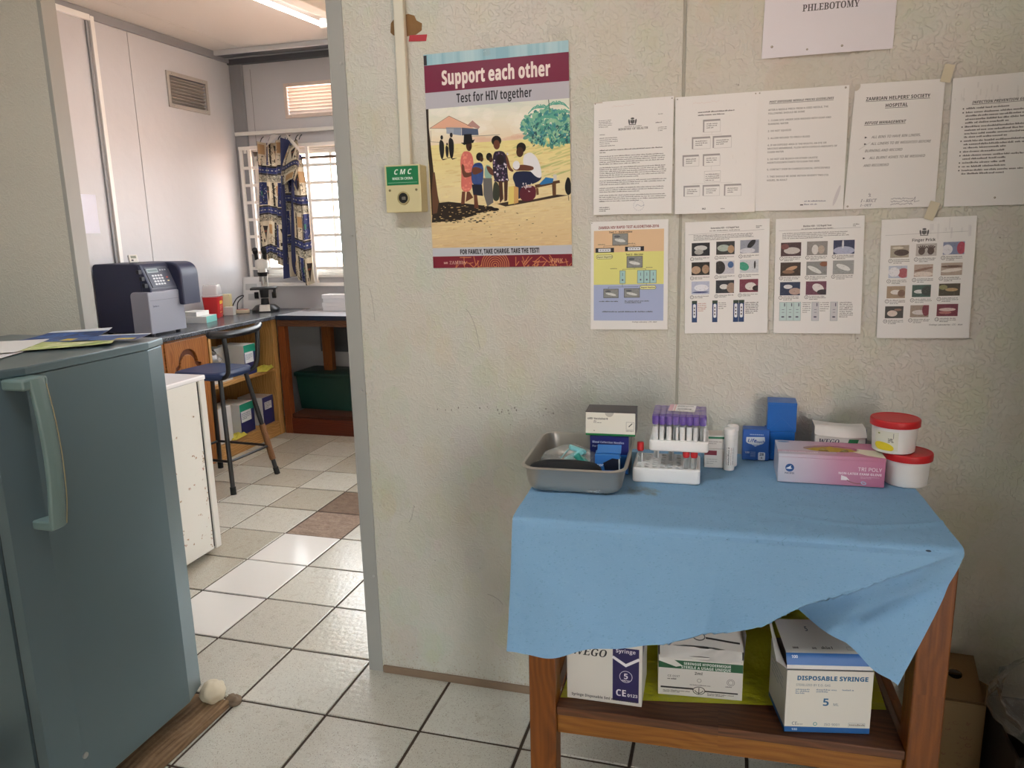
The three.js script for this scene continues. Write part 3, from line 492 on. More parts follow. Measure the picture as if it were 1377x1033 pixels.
  // ---- needle prick guidelines
  wallSheet('guideline_notice', 'white notice headed POST EXPOSURE NEEDLE PRICKS GUIDELINES', 'notice', [[0.049, 1.795], [0.263, 1.795], [0.267, 1.499], [0.056, 1.501]], sheetTex((c, w) => {
    under(c, 'POST EXPOSURE NEEDLE PRICKS GUIDELINES', 312, 92, 'italic bold 21px sans-serif');
    const L = [[150, 'AFTER A NEEDLE PRICK FROM A USED NEEDLE, THE'], [176, 'FOLLOWING SHOULD BE DONE'], [228, '1. CLEAN SITE UNDER SKIN WASHED WITH SOAP AND'], [254, 'RUNNING WATER'], [306, '2. DO NOT SQUEEZE'], [360, '3. ALLOW WOUND TO FREELY BLEED'], [412, '4. IF AN EXPOSED AREA IS THE MOUTH, AN EYE OR'], [438, 'MUCOUS MEMBRANE, FLUSH WITH COPIOUS AMOUNTS OF'], [464, 'CLEAN WATER'], [518, '5. DO NOT USE BLEACH OR OTHER CAUSTIC'], [544, 'AGENTS/DISINFECTANTS TO CLEAN THE SKIN'], [596, '6. CONTACT OVER IN CHARGE/CLINICAL OFFICER/MED'], [650, '7. THIS SHOULD BE DONE WITHIN SEVENTY TWO (72)'], [678, 'HOURS, IN ADULT']];
    for (const [y, s] of L) text(c, s, 82, y, '18.5px sans-serif', '#4a4846');
    scrib(c, 360, 842, 160, 24, 2, { size: 10, col: 'rgba(80,84,110,.75)' }); c.fillStyle = '#222'; c.fillRect(330, 862, 22, 7);
    pin(c, w - 24, 16, 7); pin(c, 18, 14); c.fillStyle = 'rgba(190,186,190,.5)'; c.beginPath(); c.ellipse(590, 800, 12, 80, 0.3, 0, 7); c.fill();
  }), { bulge: (u, v) => 0.002 + 0.004 * Math.sin(v * 3 + 1) ** 2 * u + 0.006 * u * v * (1 - u) });
  // ---- refuse management
  wallSheet('refuse_notice', 'white notice headed ZAMBIAN HELPERS SOCIETY HOSPITAL, REFUSE MANAGEMENT', 'notice', [[0.277, 1.796], [0.473, 1.795], [0.4745, 1.5], [0.2685, 1.499]], sheetTex((c, w) => {
    under(c, 'ZAMBIAN HELPERS\u2019 SOCIETY', 316, 122, 'bold 34px sans-serif'); under(c, 'HOSPITAL', 312, 175, 'bold 34px sans-serif'); under(c, 'REFUSE MANAGEMENT', 92, 290, 'italic bold 27px sans-serif', FG, 'left');
    const L = [[152, 392, 'ALL BINS TO HAVE BIN LINERS.'], [152, 440, 'ALL LINERS TO BE WEIGHTED BEFORE'], [112, 490, 'BURNING AND RECORD'], [150, 542, 'ALL BURNT ASHES TO BE WEIGHED'], [112, 596, 'AND RECORDED']];
    for (const [x, y, s] of L) text(c, s, x, y, 'italic 25px sans-serif', '#55534f');
    c.fillStyle = '#333'; for (const y of [384, 432, 534]) { c.beginPath(); c.moveTo(104, y - 7); c.lineTo(122, y); c.lineTo(104, y + 7); c.fill(); }
    c.strokeStyle = 'rgba(50,52,70,.85)'; c.lineWidth = 2; const pen = (pts) => { c.beginPath(); pts.forEach(([x, y], i) => (i ? c.lineTo(x, y) : c.moveTo(x, y))); c.stroke(); };
    pen([[176, 790], [170, 800], [184, 798], [176, 808], [186, 814], [170, 816]]); text(c, 'I - RECT', 116, 856, 'italic 30px serif', '#4a4c58'); text(c, 'I - OUT', 116, 888, 'italic 24px serif', '#4a4c58');
    for (let i = 0; i < 3; i++) pen(Array.from({ length: 26 }, (_, k) => [330 + k * 6.2, 838 + i * 20 + (rnd() - 0.5) * 12])); pen([[480, 862], [500, 830], [496, 866], [530, 858]]);
    c.strokeStyle = 'rgba(120,116,110,.5)'; pen([[70, 470], [150, 418]]); c.fillStyle = 'rgba(170,160,140,.6)'; c.beginPath(); c.arc(4, 14, 34, 0, 7); c.fill();
    pin(c, 26, 884, 7);
  }), { bulge: (u, v) => 0.0025 + 0.005 * Math.sin(v * 3) ** 2 * (1 - u) * u });
  // ---- infection prevention
  wallSheet('infection_notice', 'white notice headed INFECTION PREVENTION GUIDELINES, cut by the right edge', 'notice', [[0.489, 1.794], [0.694, 1.799], [0.704, 1.499], [0.494, 1.499]], sheetTex((c, w) => {
    under(c, 'INFECTION PREVENTION GUIDELINES', 360, 186, 'italic bold 25px sans-serif');
    let y = 222; for (const n of [1, 4, 4, 3, 1, 2, 1, 1, 2]) { c.fillStyle = '#333'; c.beginPath(); c.arc(82, y - 5, 4.5, 0, 7); c.fill(); scrib(c, 100, y, 500, 24, n, { size: 12, bold: 0.6, col: 'rgba(52,50,48,.85)', last: 0.55 }); y += n * 24 + 3; }
    pin(c, 330, 850, 7); pin(c, 520, 826, 5); for (let i = 0; i < 24; i++) { c.fillStyle = 'rgba(170,168,166,.18)'; c.fillRect(rnd() * w, rr(40, 160), rr(2, 14), rr(10, 60)); }
  }), { bulge: (u, v) => 0.0025 + 0.006 * Math.sin(u * 6 + v) ** 2 * (1 - v) * 0.6 });
  // ---- rapid test algorithm (colour)
  wallSheet('algorithm_sheet', 'colour sheet with orange, yellow and blue bands headed RAPID TEST ALGORITHM', 'notice', [[-0.375, 1.483], [-0.165, 1.486], [-0.162, 1.188], [-0.376, 1.186]], sheetTex((c, w) => {
    c.fillStyle = '#e3c39c'; c.fillRect(26, 75, 580, 185); c.fillStyle = '#e2e08a'; c.fillRect(26, 255, 580, 270); c.fillStyle = '#a9b6d8'; c.fillRect(26, 525, 580, 305);
    text(c, 'ZAMBIA HIV RAPID TEST ALGORITHM-2016', w / 2 - 5, 62, 'bold 30px sans-serif', '#7d2320', 'center', 500); text(c, 'Test 1 - Determine', 250, 98, 'bold 22px sans-serif', '#222', 'center');
    const ph = (x, y, a, b) => { photo(c, x, y, a, b, '#8f9290', [['#d7dad8', 0.5, 0.6, 0.36, 0.14, 0.2], ['#5a5f66', 0.3, 0.25, 0.2, 0.1]]); c.strokeStyle = '#333'; c.lineWidth = 3; c.strokeRect(x, y, a, b); };
    ph(184, 104, 126, 92); ph(304, 292, 128, 94); ph(110, 562, 124, 74); ph(284, 560, 126, 74);
    const strip = (x, y) => { c.fillStyle = '#22252e'; c.fillRect(x, y, 156, 38); c.fillStyle = '#dfe3ea'; c.fillRect(x + 24, y + 6, 104, 26); c.fillStyle = '#333'; for (let i = 0; i < 4; i++) c.fillRect(x + 36 + i * 22, y + 16, 12, 5); };
    strip(40, 218); strip(288, 212);
    const oval = (x, y, a, s) => { c.strokeStyle = '#333'; c.lineWidth = 2.5; c.fillStyle = '#e9e8a8'; c.beginPath(); c.roundRect(x, y, a, 32, 16); c.fill(); c.stroke(); text(c, s, x + a / 2, y + 22, 'italic bold 16px sans-serif', '#222', 'center'); };
    oval(48, 276, 136, 'Report Negative'); oval(412, 536, 132, 'Report Positive'); text(c, 'Test 2 - Bio Line', 366, 284, 'bold 19px sans-serif', '#222', 'center');
    for (const [x, a] of [[246, 46], [392, 52], [446, 46], [496, 50]]) { c.fillStyle = '#a8d0cf'; c.fillRect(x, 410, a, 106); c.strokeStyle = '#55666a'; c.strokeRect(x, 410, a, 106); c.fillStyle = '#667'; c.fillRect(x + a / 2 - 2, 428, 4, 26); c.fillRect(x + a / 2 - 6, 480, 12, 14); }
    c.strokeStyle = '#333'; c.lineWidth = 2; for (const l of [[110, 202, 380, 202], [245, 196, 245, 206], [110, 202, 110, 216], [360, 202, 360, 212], [270, 398, 460, 398], [366, 386, 366, 398], [270, 398, 270, 410], [460, 398, 460, 410], [268, 516, 268, 545], [150, 545, 400, 545], [150, 545, 150, 560], [466, 516, 466, 536]]) { c.beginPath(); c.moveTo(l[0], l[1]); c.lineTo(l[2], l[3]); c.stroke(); }
    scrib(c, 60, 192, 100, 10, 1, { size: 8 }); scrib(c, 310, 190, 100, 10, 1, { size: 8 }); scrib(c, 165, 394, 90, 10, 1, { size: 7 }); scrib(c, 462, 390, 90, 10, 1, { size: 7 }); scrib(c, 72, 670, 160, 12, 1, { size: 8, bold: 1, last: 1 }); scrib(c, 288, 668, 220, 13, 2, { size: 8, bold: 1 }); scrib(c, 98, 758, 420, 12, 1, { size: 9, bold: 1, last: 1 });
    text(c, 'Findings Laboratory - CTC - MoH', 350, 846, 'italic 14px sans-serif', '#333'); pin(c, 8, 10, 4);
  }), { rough: 0.4, bulge: (u, v) => 0.0015 + 0.003 * Math.sin(u * 3) ** 2 * v });
  // ---- three instruction sheets
  const skin = ['#6d4a3a', '#8a6653', '#b79a86', '#3e2c25'];
  wallSheet('test_instructions', 'instruction sheet with nine small photos above four blue test strips', 'notice', [[-0.121, 1.476], [0.093, 1.481], [0.099, 1.184], [-0.115, 1.178]], sheetTex((c, w) => {
    text(c, 'Determine HIV - 1/2 Rapid Test', 305, 62, 'bold 17px sans-serif', '#333', 'center', 215); scrib(c, 190, 80, 230, 10, 1, { size: 8, last: 1 }); scrib(c, 540, 56, 40, 12, 2, { size: 7 });
    c.strokeStyle = '#999'; c.lineWidth = 2; c.beginPath(); c.moveTo(25, 100); c.lineTo(600, 82); c.stroke(); scrib(c, 66, 112, 470, 12, 4, { size: 7 });
    const PH9 = [['#23262b', [['#c9c9c6', 0.5, 0.4, 0.36, 0.2], ['#a9a7a2', 0.4, 0.7, 0.25, 0.2]]], ['#3a3c3d', [['#a9b8ae', 0.4, 0.5, 0.34, 0.26], ['#b09070', 0.8, 0.6, 0.18, 0.3]]], ['#9ba0ac', [['#202227', 0.6, 0.3, 0.14, 0.4, 0.7], ['#d2d4da', 0.4, 0.8, 0.4, 0.2]]], ['#2c2a26', [['#b79a80', 0.25, 0.6, 0.26, 0.3], ['#a98c72', 0.78, 0.55, 0.2, 0.34]]], ['#c6c6cc', [['#2c2b2b', 0.2, 0.5, 0.3, 0.5], ['#4b6b9b', 0.8, 0.3, 0.16, 0.25]]], ['#cfd3d6', [['#3f9a80', 0.2, 0.5, 0.3, 0.3, 0.5], ['#333', 0.8, 0.4, 0.05, 0.3]]], ['#b9c0d4', [['#e6e8ee', 0.55, 0.5, 0.4, 0.26], ['#3b4a78', 0.5, 0.85, 0.45, 0.06]]], ['#2e3238', [['#d8d8d4', 0.45, 0.5, 0.24, 0.2], ['#a08878', 0.85, 0.6, 0.25, 0.4]]], ['#7b3a4a', [['#ddd8d4', 0.6, 0.55, 0.3, 0.3], ['#2b2024', 0.9, 0.7, 0.2, 0.2]]]];
    PH9.forEach(([bg, bl], k) => { const i = k % 3, j = (k / 3) | 0, x = 52 + i * 190 - (i === 2 ? 8 : 0), y = 168 + j * 155 - i * 4; photo(c, x, y, 140, 104, bg, bl); step(c, k + 1, x + 4, y + 128, 120, 2); });
    for (const [x, n] of [[56, 1], [216, 1], [378, 2]]) { for (let k = 0; k < n; k++) { const X = x + k * 43; c.fillStyle = '#23406e'; c.fillRect(X, 636, 41, 178); c.fillStyle = '#2f4238'; c.fillRect(X, 636, 41, 24); c.fillStyle = '#e6e9ee'; c.beginPath(); c.roundRect(X + 9, 664, 23, 114, 10); c.fill(); c.fillStyle = '#333'; for (const y of [690, 716, 742]) c.fillRect(X + 16, y, 8, 14); } }
    scrib(c, 104, 662, 66, 15, 5, { size: 7, col: 'rgba(160,70,50,.75)' }); scrib(c, 264, 660, 60, 15, 4, { size: 7 }); scrib(c, 470, 662, 100, 14, 7, { size: 8, bold: 1 });
  }), { rough: 0.42, bulge: (u, v) => 0.0015 + 0.006 * Math.pow(u, 3) * 0.6 + 0.002 * v });
  wallSheet('test_instructions', 'instruction sheet with eight small photos above pale test cassettes', 'notice', [[0.108, 1.479], [0.318, 1.483], [0.327, 1.185], [0.115, 1.183]], sheetTex((c, w) => {
    text(c, 'Bioline HIV - 1/2 Rapid Test', 305, 70, 'bold 17px sans-serif', '#333', 'center', 205); scrib(c, 190, 88, 230, 10, 1, { size: 8, last: 1 }); scrib(c, 560, 66, 44, 12, 2, { size: 7 });
    c.strokeStyle = '#999'; c.lineWidth = 2; c.beginPath(); c.moveTo(25, 92); c.lineTo(615, 88); c.stroke(); scrib(c, 52, 118, 490, 13, 4, { size: 7 });
    const PH8 = [['#4a3438', [['#c7c0bb', 0.55, 0.6, 0.4, 0.25], ['#7a4b48', 0.2, 0.3, 0.2, 0.2]]], ['#8d8a86', [['#d9d6d2', 0.4, 0.6, 0.16, 0.36], ['#b6a698', 0.7, 0.6, 0.16, 0.3]]], ['#2a3658', [['#aeb4cc', 0.5, 0.75, 0.5, 0.3], ['#d6d8de', 0.45, 0.3, 0.05, 0.3]]], ['#3b2d22', [['#c09a78', 0.55, 0.45, 0.3, 0.14, -0.3], ['#8a6a52', 0.4, 0.7, 0.3, 0.14]]], ['#8b8c8a', [['#d9dbd8', 0.4, 0.6, 0.38, 0.16, 0.5], ['#8a5a40', 0.85, 0.2, 0.2, 0.18]]], ['#9a9c9a', [['#dddfdc', 0.5, 0.5, 0.36, 0.18, 0.4]]], ['#20304f', [['#d7d9dc', 0.4, 0.35, 0.22, 0.16], ['#b79c90', 0.75, 0.7, 0.3, 0.26]]], ['#6d3c50', [['#e0dbda', 0.6, 0.5, 0.3, 0.3, 0.5], ['#2b2430', 0.85, 0.8, 0.3, 0.2]]]];
    PH8.forEach(([bg, bl], k) => { const i = k % 3, j = (k / 3) | 0, x = 42 + i * 192, y = 186 + j * 155 - i * 3; photo(c, x, y, 150, 106, bg, bl); step(c, k + 1, x + 6, y + 124, 122, 3); });
    for (const [x, n] of [[42, 3], [282, 1], [418, 1]]) for (let k = 0; k < n; k++) { const X = x + k * 53; c.fillStyle = n === 3 ? '#bfd6d4' : '#c9c9cc'; c.fillRect(X, 656, 52, 148); c.strokeStyle = '#9aa8aa'; c.strokeRect(X, 656, 52, 148); c.fillStyle = '#556'; c.fillRect(X + 34, 664, 7, 26); c.fillRect(X + 18, 714, 18, 3); c.fillRect(X + 18, 736, 18, 3); c.beginPath(); c.ellipse(X + 26, 774, 12, 6, 0, 0, 7); c.fill(); }
    scrib(c, 214, 664, 60, 15, 6, { size: 7 }); scrib(c, 342, 664, 66, 16, 5, { size: 7 }); scrib(c, 484, 664, 96, 14, 9, { size: 8 });
  }), { rough: 0.42, bulge: (u, v) => 0.0015 + 0.004 * u * u + 0.002 * v });
  wallSheet('finger_prick_sheet', 'instruction sheet headed Finger Prick with twelve small photos of hands', 'notice', [[0.358, 1.471], [0.568, 1.476], [0.576, 1.178], [0.366, 1.174]], sheetTex((c, w) => {
    c.strokeStyle = '#aaa'; c.lineWidth = 2; c.beginPath(); c.moveTo(30, 118); c.lineTo(590, 110); c.stroke(); arms(c, 296, 104, 1.05); text(c, 'Finger Prick', 294, 172, 'bold 28px sans-serif', '#222', 'center');
    for (let i = 0; i < 12; i++) { c.fillStyle = 'rgba(190,186,190,.2)'; c.fillRect(rr(330, 620), rr(0, 90), rr(2, 20), rr(20, 120)); }
    const PT = [['#a39a88', [[skin[3], 0.6, 0.6, 0.4, 0.26], ['#cfc9b8', 0.4, 0.2, 0.3, 0.1]]], ['#b9b4ae', [['#4b3b34', 0.28, 0.6, 0.16, 0.3], ['#4b3b34', 0.72, 0.6, 0.16, 0.3]]], ['#7d88a8', [['#b2445a', 0.85, 0.5, 0.2, 0.5], ['#e4e4e8', 0.2, 0.6, 0.25, 0.4]]], ['#b8c0d0', [['#a8525c', 0.8, 0.6, 0.3, 0.4], ['#e8e8ec', 0.3, 0.5, 0.3, 0.4]]], ['#b7a496', [['#8a6a5a', 0.5, 0.4, 0.5, 0.1, -0.2], ['#e0d4ca', 0.5, 0.8, 0.5, 0.2]]], ['#b0a092', [['#e3dcd4', 0.5, 0.6, 0.5, 0.14, -0.1], ['#6d5346', 0.5, 0.3, 0.5, 0.1]]], ['#a08a70', [['#e3ded6', 0.5, 0.5, 0.3, 0.2], ['#7a5a44', 0.8, 0.6, 0.2, 0.3]]], ['#244f45', [['#d6dad8', 0.4, 0.55, 0.3, 0.16], ['#102b26', 0.8, 0.5, 0.3, 0.4]]], ['#403a26', [['#b59a70', 0.6, 0.5, 0.3, 0.14], ['#8a8a5a', 0.2, 0.3, 0.2, 0.2]]], ['#2c2f2c', [['#d9c8bc', 0.4, 0.6, 0.28, 0.26], ['#8a6a5a', 0.7, 0.3, 0.2, 0.1]]], ['#9a8a7c', [['#d8d0cc', 0.5, 0.6, 0.4, 0.2], ['#7a2438', 0.85, 0.4, 0.2, 0.5]]], ['#6d1c34', [['#d8c0b8', 0.5, 0.45, 0.4, 0.14], ['#b06a68', 0.4, 0.7, 0.3, 0.12]]]];
    PT.forEach(([bg, bl], k) => { const i = k % 3, j = (k / 3) | 0, x = [70, 246, 428][i] - j * 6, y = 196 + j * 154 - i * 6, a = k === 1 ? 140 : 128 + (i === 2 ? 16 : 0); photo(c, x, y, a, 92, bg, bl);
      if (k === 1) { c.fillStyle = '#4b3b34'; for (const m of [0, 1]) for (let f = 0; f < 5; f++) { c.save(); c.translate(x + 44 + m * 56, y + 58); c.rotate((f - 2) * 0.32); c.fillRect(-4, -46, 8, 40); c.restore(); } }
      step(c, k + 1, x + 4, y + 116, 112, 3); });
    text(c, 'Findings Laboratories - CTC - MoH', 590, 808, 'italic 15px sans-serif', '#333', 'right');
  }), { rough: 0.42, bulge: (u, v) => 0.002 + 0.005 * Math.sin(u * 7) ** 2 * (1 - v) * 0.5 + 0.003 * v });
  // ---- PHLEBOTOMY sign
  wallSheet('phlebotomy_sign', 'white sign reading PHLEBOTOMY high above the notices', 'sign', [[0.06, 2.081], [0.357, 2.081], [0.354, 1.871], [0.056, 1.871]], canvasTex(905, 640, (c, w, h) => { c.fillStyle = '#e2e0e6'; c.fillRect(0, 0, w, h); text(c, 'PHLEBOTOMY', w * 0.512, 332, 'bold 66px serif', '#4a474c', 'center', 390); pin(c, 320, 600, 7); pin(c, 560, 594, 8); pin(c, 70, 560, 9); }), { bulge: (u, v) => 0.002 + 0.006 * v * v * Math.sin(u * 3.1) });
}

// ------------------------------------------------------------------ the health poster
{
  const W = 980, H = 1386;
  const art = canvasTex(W, H, (c) => {
    const P = (x, y) => { const xl = 165 + (y - 205) / 773 * 37, xr = 693 + (y - 147) / 823 * 10, u = (x - xl) / (xr - xl), t = 205 - 58 * u, b = 978 - 8 * u; return [u * W, (y - t) / (b - t) * H]; };
    const poly = (col, pts, sm = false) => { c.fillStyle = col; c.beginPath(); const q = pts.map((p) => P(...p)); c.moveTo(...q[0]); if (sm) { for (let i = 1; i <= q.length; i++) { const a = q[i % q.length], b = q[(i + 1) % q.length]; c.quadraticCurveTo(a[0], a[1], (a[0] + b[0]) / 2, (a[1] + b[1]) / 2); } } else q.slice(1).forEach((p) => c.lineTo(...p)); c.closePath(); c.fill(); };
    const ell = (col, x, y, a, b, r = 0) => { const [X, Y] = P(x, y); c.fillStyle = col; c.beginPath(); c.ellipse(X, Y, a * 1.86, b * 1.75, r, 0, 7); c.fill(); };
    const line = (col, w, pts) => { c.strokeStyle = col; c.lineWidth = w; c.beginPath(); pts.forEach((p, i) => { const q = P(...p); i ? c.lineTo(...q) : c.moveTo(...q); }); c.stroke(); };
    // print: painted sky, sand and grass
    const sky = c.createLinearGradient(0, 250, 0, 640); sky.addColorStop(0, '#c9ddd6'); sky.addColorStop(0.5, '#efe8d2'); sky.addColorStop(1, '#f0d9b8'); c.fillStyle = sky; c.fillRect(0, 0, W, 640);
    for (let i = 0; i < 60; i++) { c.fillStyle = `rgba(250,246,232,${rr(0.08, 0.3)})`; c.beginPath(); c.ellipse(rnd() * W, rr(300, 520), rr(30, 130), rr(12, 50), 0, 0, 7); c.fill(); }
    for (let i = 0; i < 16; i++) { c.fillStyle = 'rgba(228,178,150,.28)'; c.beginPath(); c.ellipse(rr(330, 760), rr(540, 580), rr(30, 90), rr(6, 16), 0, 0, 7); c.fill(); }
    const sand = c.createLinearGradient(0, 560, 0, 1250); sand.addColorStop(0, '#ecdf98'); sand.addColorStop(0.45, '#eadaa8'); sand.addColorStop(1, '#dcc092'); c.fillStyle = sand; c.fillRect(0, 572, W, 680);
    for (let i = 0; i < 900; i++) { c.fillStyle = rnd() < 0.5 ? 'rgba(255,240,170,.16)' : 'rgba(196,150,86,.13)'; c.beginPath(); c.ellipse(rnd() * W, rr(590, 1250), rr(4, 50), rr(1, 6), -0.06, 0, 7); c.fill(); }
    for (let i = 0; i < 40; i++) { c.fillStyle = 'rgba(150,176,100,.3)'; c.beginPath(); c.ellipse(rr(600, 980), rr(600, 800), rr(20, 90), rr(2, 7), -0.25, 0, 7); c.fill(); }
    // houses
    poly('#e9b69a', [[188, 462], [262, 417], [345, 452], [355, 460], [300, 462]]); poly('#b88f86', [[330, 450], [350, 432], [378, 455], [372, 462]]); poly('#8f9cb0', [[250, 458], [308, 458], [308, 486], [255, 480]]); poly('#52607a', [[310, 458], [370, 462], [372, 484], [310, 486]]); poly('#a9b2be', [[252, 460], [280, 460], [280, 482], [252, 480]]);
    line('#6d5b50', 2, [[188, 462], [262, 417], [345, 455]]); line('#7b6a5a', 2, [[188, 462], [372, 462]]); line('#6d6a5c', 2, [[192, 470], [192, 510], [240, 512]]); line('#4c5a56', 2, [[330, 490], [450, 482]]);
    // bush
    for (let i = 0; i < 520; i++) { const a = rnd() * 6.283, r = Math.sqrt(rnd()), x = 625 + Math.cos(a) * r * 100, y = 455 + Math.sin(a) * r * 66 + (x - 625) * 0.02; if (x > 700 || y < 372) continue; const g = ['#4d9c8c', '#6fb59c', '#2f7a7c', '#8cc4a2', '#3a8a96', '#a4cfa6'][i % 6]; const [X, Y] = P(x, y); c.fillStyle = g; c.globalAlpha = 0.8; c.beginPath(); c.ellipse(X, Y, rr(5, 24), rr(4, 13), rnd() * 3, 0, 7); c.fill(); }
    c.globalAlpha = 1;
    for (let i = 0; i < 70; i++) { const x = rr(560, 698), y = rr(440, 520); ell(`rgba(24,70,84,${rr(0.3, 0.8)})`, x, y, rr(1, 4), rr(2, 8), rnd()); }
    for (const [x, y] of [[595, 385], [650, 372], [668, 400], [620, 420]]) for (let k = 0; k < 7; k++) { const a = -2.9 + k * 0.45, q = P(x, y); c.strokeStyle = '#5fae98'; c.lineWidth = 6; c.beginPath(); c.moveTo(...q); c.quadraticCurveTo(q[0] + Math.cos(a) * 50, q[1] + Math.sin(a) * 40, q[0] + Math.cos(a) * 84, q[1] + Math.sin(a) * 40 + 40); c.stroke(); }
    line('#4b6a58', 5, [[628, 400], [622, 346]]);
    // tree trunk and its painted shade
    poly('#2b2320', [[200, 735], [260, 728], [330, 735], [420, 745], [448, 758], [380, 768], [360, 778], [280, 800], [196, 806]]); for (let i = 0; i < 120; i++) ell(rnd() < 0.5 ? '#2b2320' : '#e0c084', rr(200, 430), rr(740, 805), rr(1, 7), rr(0.6, 2));
    for (let i = 0; i < 30; i++) ell('#2b2320', rr(200, 400), rr(790, 806), rr(2, 8), 1.4);
    poly('#33271f', [[168, 343], [182, 343], [185, 460], [205, 640], [226, 740], [236, 770], [196, 778], [186, 600], [172, 470]]); poly('#6a4a38', [[200, 620], [207, 620], [222, 730], [216, 770], [200, 774], [196, 690]]);
    poly('#3a2c24', [[440, 735], [500, 722], [560, 720], [650, 700], [690, 702], [640, 712], [560, 728], [470, 745]]);
    // far figures
    for (const [x, y, s] of [[234, 530, 1], [254, 540, 0.62], [270, 524, 1.08]]) { poly('#201f20', [[x - 9 * s, y - 28 * s], [x + 7 * s, y - 28 * s], [x + 10 * s, y + 10 * s], [x + 5 * s, y + 42 * s], [x - 3 * s, y + 42 * s], [x - 10 * s, y + 6 * s]], true); ell('#201f20', x, y - 36 * s, 5 * s, 8 * s); poly('#26221c', [[x, y + 42 * s], [x + 22, y + 40 * s], [x + 4, y + 46 * s]]); }
    // woman in a coral dress with a hat
    const skin = '#4a2c20', skin2 = '#6d4130';
    poly(skin2, [[310, 690], [322, 690], [320, 735], [306, 738]]); poly(skin2, [[328, 690], [338, 690], [352, 712], [324, 728]]);
    poly('#d9776a', [[312, 545], [330, 540], [348, 552], [354, 590], [350, 640], [346, 690], [305, 692], [308, 620], [302, 580]], true); for (let i = 0; i < 40; i++) ell('rgba(245,160,140,.5)', rr(308, 344), rr(555, 685), rr(2, 5), rr(2, 6)); poly(skin2, [[306, 590], [318, 586], [320, 626], [360, 612], [382, 600], [386, 612], [330, 640], [312, 636]], true);
    ell(skin, 336, 522, 11, 20); poly('#17161a', [[306, 512], [316, 512], [318, 482], [346, 480], [349, 502], [358, 500], [352, 512], [318, 520]]); ell('#241814', 340, 530, 4, 5);
    // two boys
    poly('#27407c', [[350, 590], [372, 580], [390, 592], [388, 650], [382, 668], [346, 666], [344, 620]], true); for (let i = 0; i < 12; i++) line('rgba(150,170,215,.45)', 2, [[350 + i * 3.2, 596], [348 + i * 3.2, 660]]); poly('#1d2032', [[346, 664], [384, 664], [388, 706], [352, 702]]); poly(skin2, [[354, 702], [366, 702], [372, 750], [356, 752]]); ell('#17110f', 375, 562, 13, 15); ell(skin, 382, 570, 7, 10);
    poly(skin2, [[345, 610], [352, 596], [384, 606], [388, 616], [352, 632]], true);
    poly('#8fb5a8', [[394, 592], [414, 590], [420, 616], [420, 644], [392, 644]], true); poly('#6c6a68', [[388, 640], [420, 640], [426, 730], [404, 745], [390, 700]]); ell('#17110f', 410, 562, 11, 14); ell(skin, 416, 572, 7, 10); poly(skin2, [[396, 596], [412, 594], [430, 618], [456, 616], [456, 628], [416, 634]], true); ell('#1d1718', 414, 750, 12, 6); ell('#1d1718', 432, 756, 15, 6);
    // woman in a patterned dress
    poly('#2c2438', [[424, 546], [446, 538], [470, 546], [474, 580], [478, 640], [484, 652], [430, 660], [422, 600]], true); for (let i = 0; i < 60; i++) ell(['#cfc7d6', '#8c6f8a', '#e9dfe4', '#5a4a6c'][i % 4], rr(426, 478), rr(548, 652), rr(1.5, 4.5), rr(1.5, 5)); ell('#241a20', 450, 572, 14, 20); poly(skin, [[444, 650], [458, 650], [462, 716], [450, 732]]); poly(skin, [[464, 650], [478, 648], [476, 722], [466, 726]]); ell('#17110f', 437, 504, 18, 18); ell(skin2, 438, 518, 12, 17); poly(skin2, [[468, 548], [478, 560], [486, 600], [500, 612], [494, 618], [476, 606]], true);
    poly('#3b3f34', [[426, 650], [446, 652], [450, 715], [436, 728], [422, 716]], true);
    // seated health worker in white
    poly('#1e2748', [[500, 618], [530, 610], [596, 622], [598, 646], [560, 664], [530, 668], [524, 716], [512, 716], [504, 660], [494, 640]], true); poly('#e9e9ec', [[530, 560], [552, 540], [578, 556], [594, 592], [600, 640], [578, 636], [558, 612], [536, 606]], true); poly(skin2, [[494, 596], [524, 588], [560, 594], [572, 600], [566, 612], [530, 612], [500, 612]], true); ell('#17110f', 526, 528, 17, 18); ell(skin, 521, 544, 13, 18); ell('#e9e9ec', 508, 592, 13, 16);
    // carton, bag, bench, bottle, hen
    poly('#e2cf76', [[480, 672], [500, 668], [512, 676], [512, 732], [480, 738]]); poly('#d3a465', [[500, 668], [516, 674], [516, 730], [500, 736]]); poly('#5e2030', [[520, 672], [560, 664], [580, 674], [576, 722], [520, 726]], true); for (let i = 0; i < 16; i++) ell('#d9d2d2', rr(528, 566), rr(655, 690), rr(1, 4), rr(1, 4));
    poly('#5a3d28', [[574, 664], [660, 646], [662, 656], [576, 676]]); poly('#6d4a30', [[634, 660], [648, 656], [648, 702], [636, 704]]); poly('#6d4a30', [[578, 676], [586, 676], [588, 700], [580, 702]]); poly('#2f78b4', [[590, 660], [612, 636], [640, 640], [636, 656], [596, 664]]); poly('#d6d2cc', [[638, 626], [650, 625], [651, 646], [639, 648]]); poly('#1c1a1c', [[686, 636], [694, 634], [700, 660], [702, 692], [690, 704], [680, 690], [678, 664]], true); line('#1c1a1c', 3, [[690, 700], [692, 722]]);
    for (let i = 0; i < 26; i++) ell('rgba(70,50,34,.8)', rr(240, 690), rr(760, 870), rr(1, 4), rr(0.7, 1.6));
    // title bands
    c.fillStyle = '#8fbccb'; c.fillRect(0, 0, W, 82); for (let i = 0; i < 30; i++) { c.fillStyle = 'rgba(190,220,222,.25)'; c.fillRect(rnd() * W, 0, rr(20, 120), 82); }
    c.fillStyle = '#7c2543'; c.fillRect(0, 68, W, 170); c.fillStyle = '#bdbcc4'; c.fillRect(0, 238, W, 102); c.fillStyle = '#1c1820'; c.fillRect(0, 6, 22, 60);
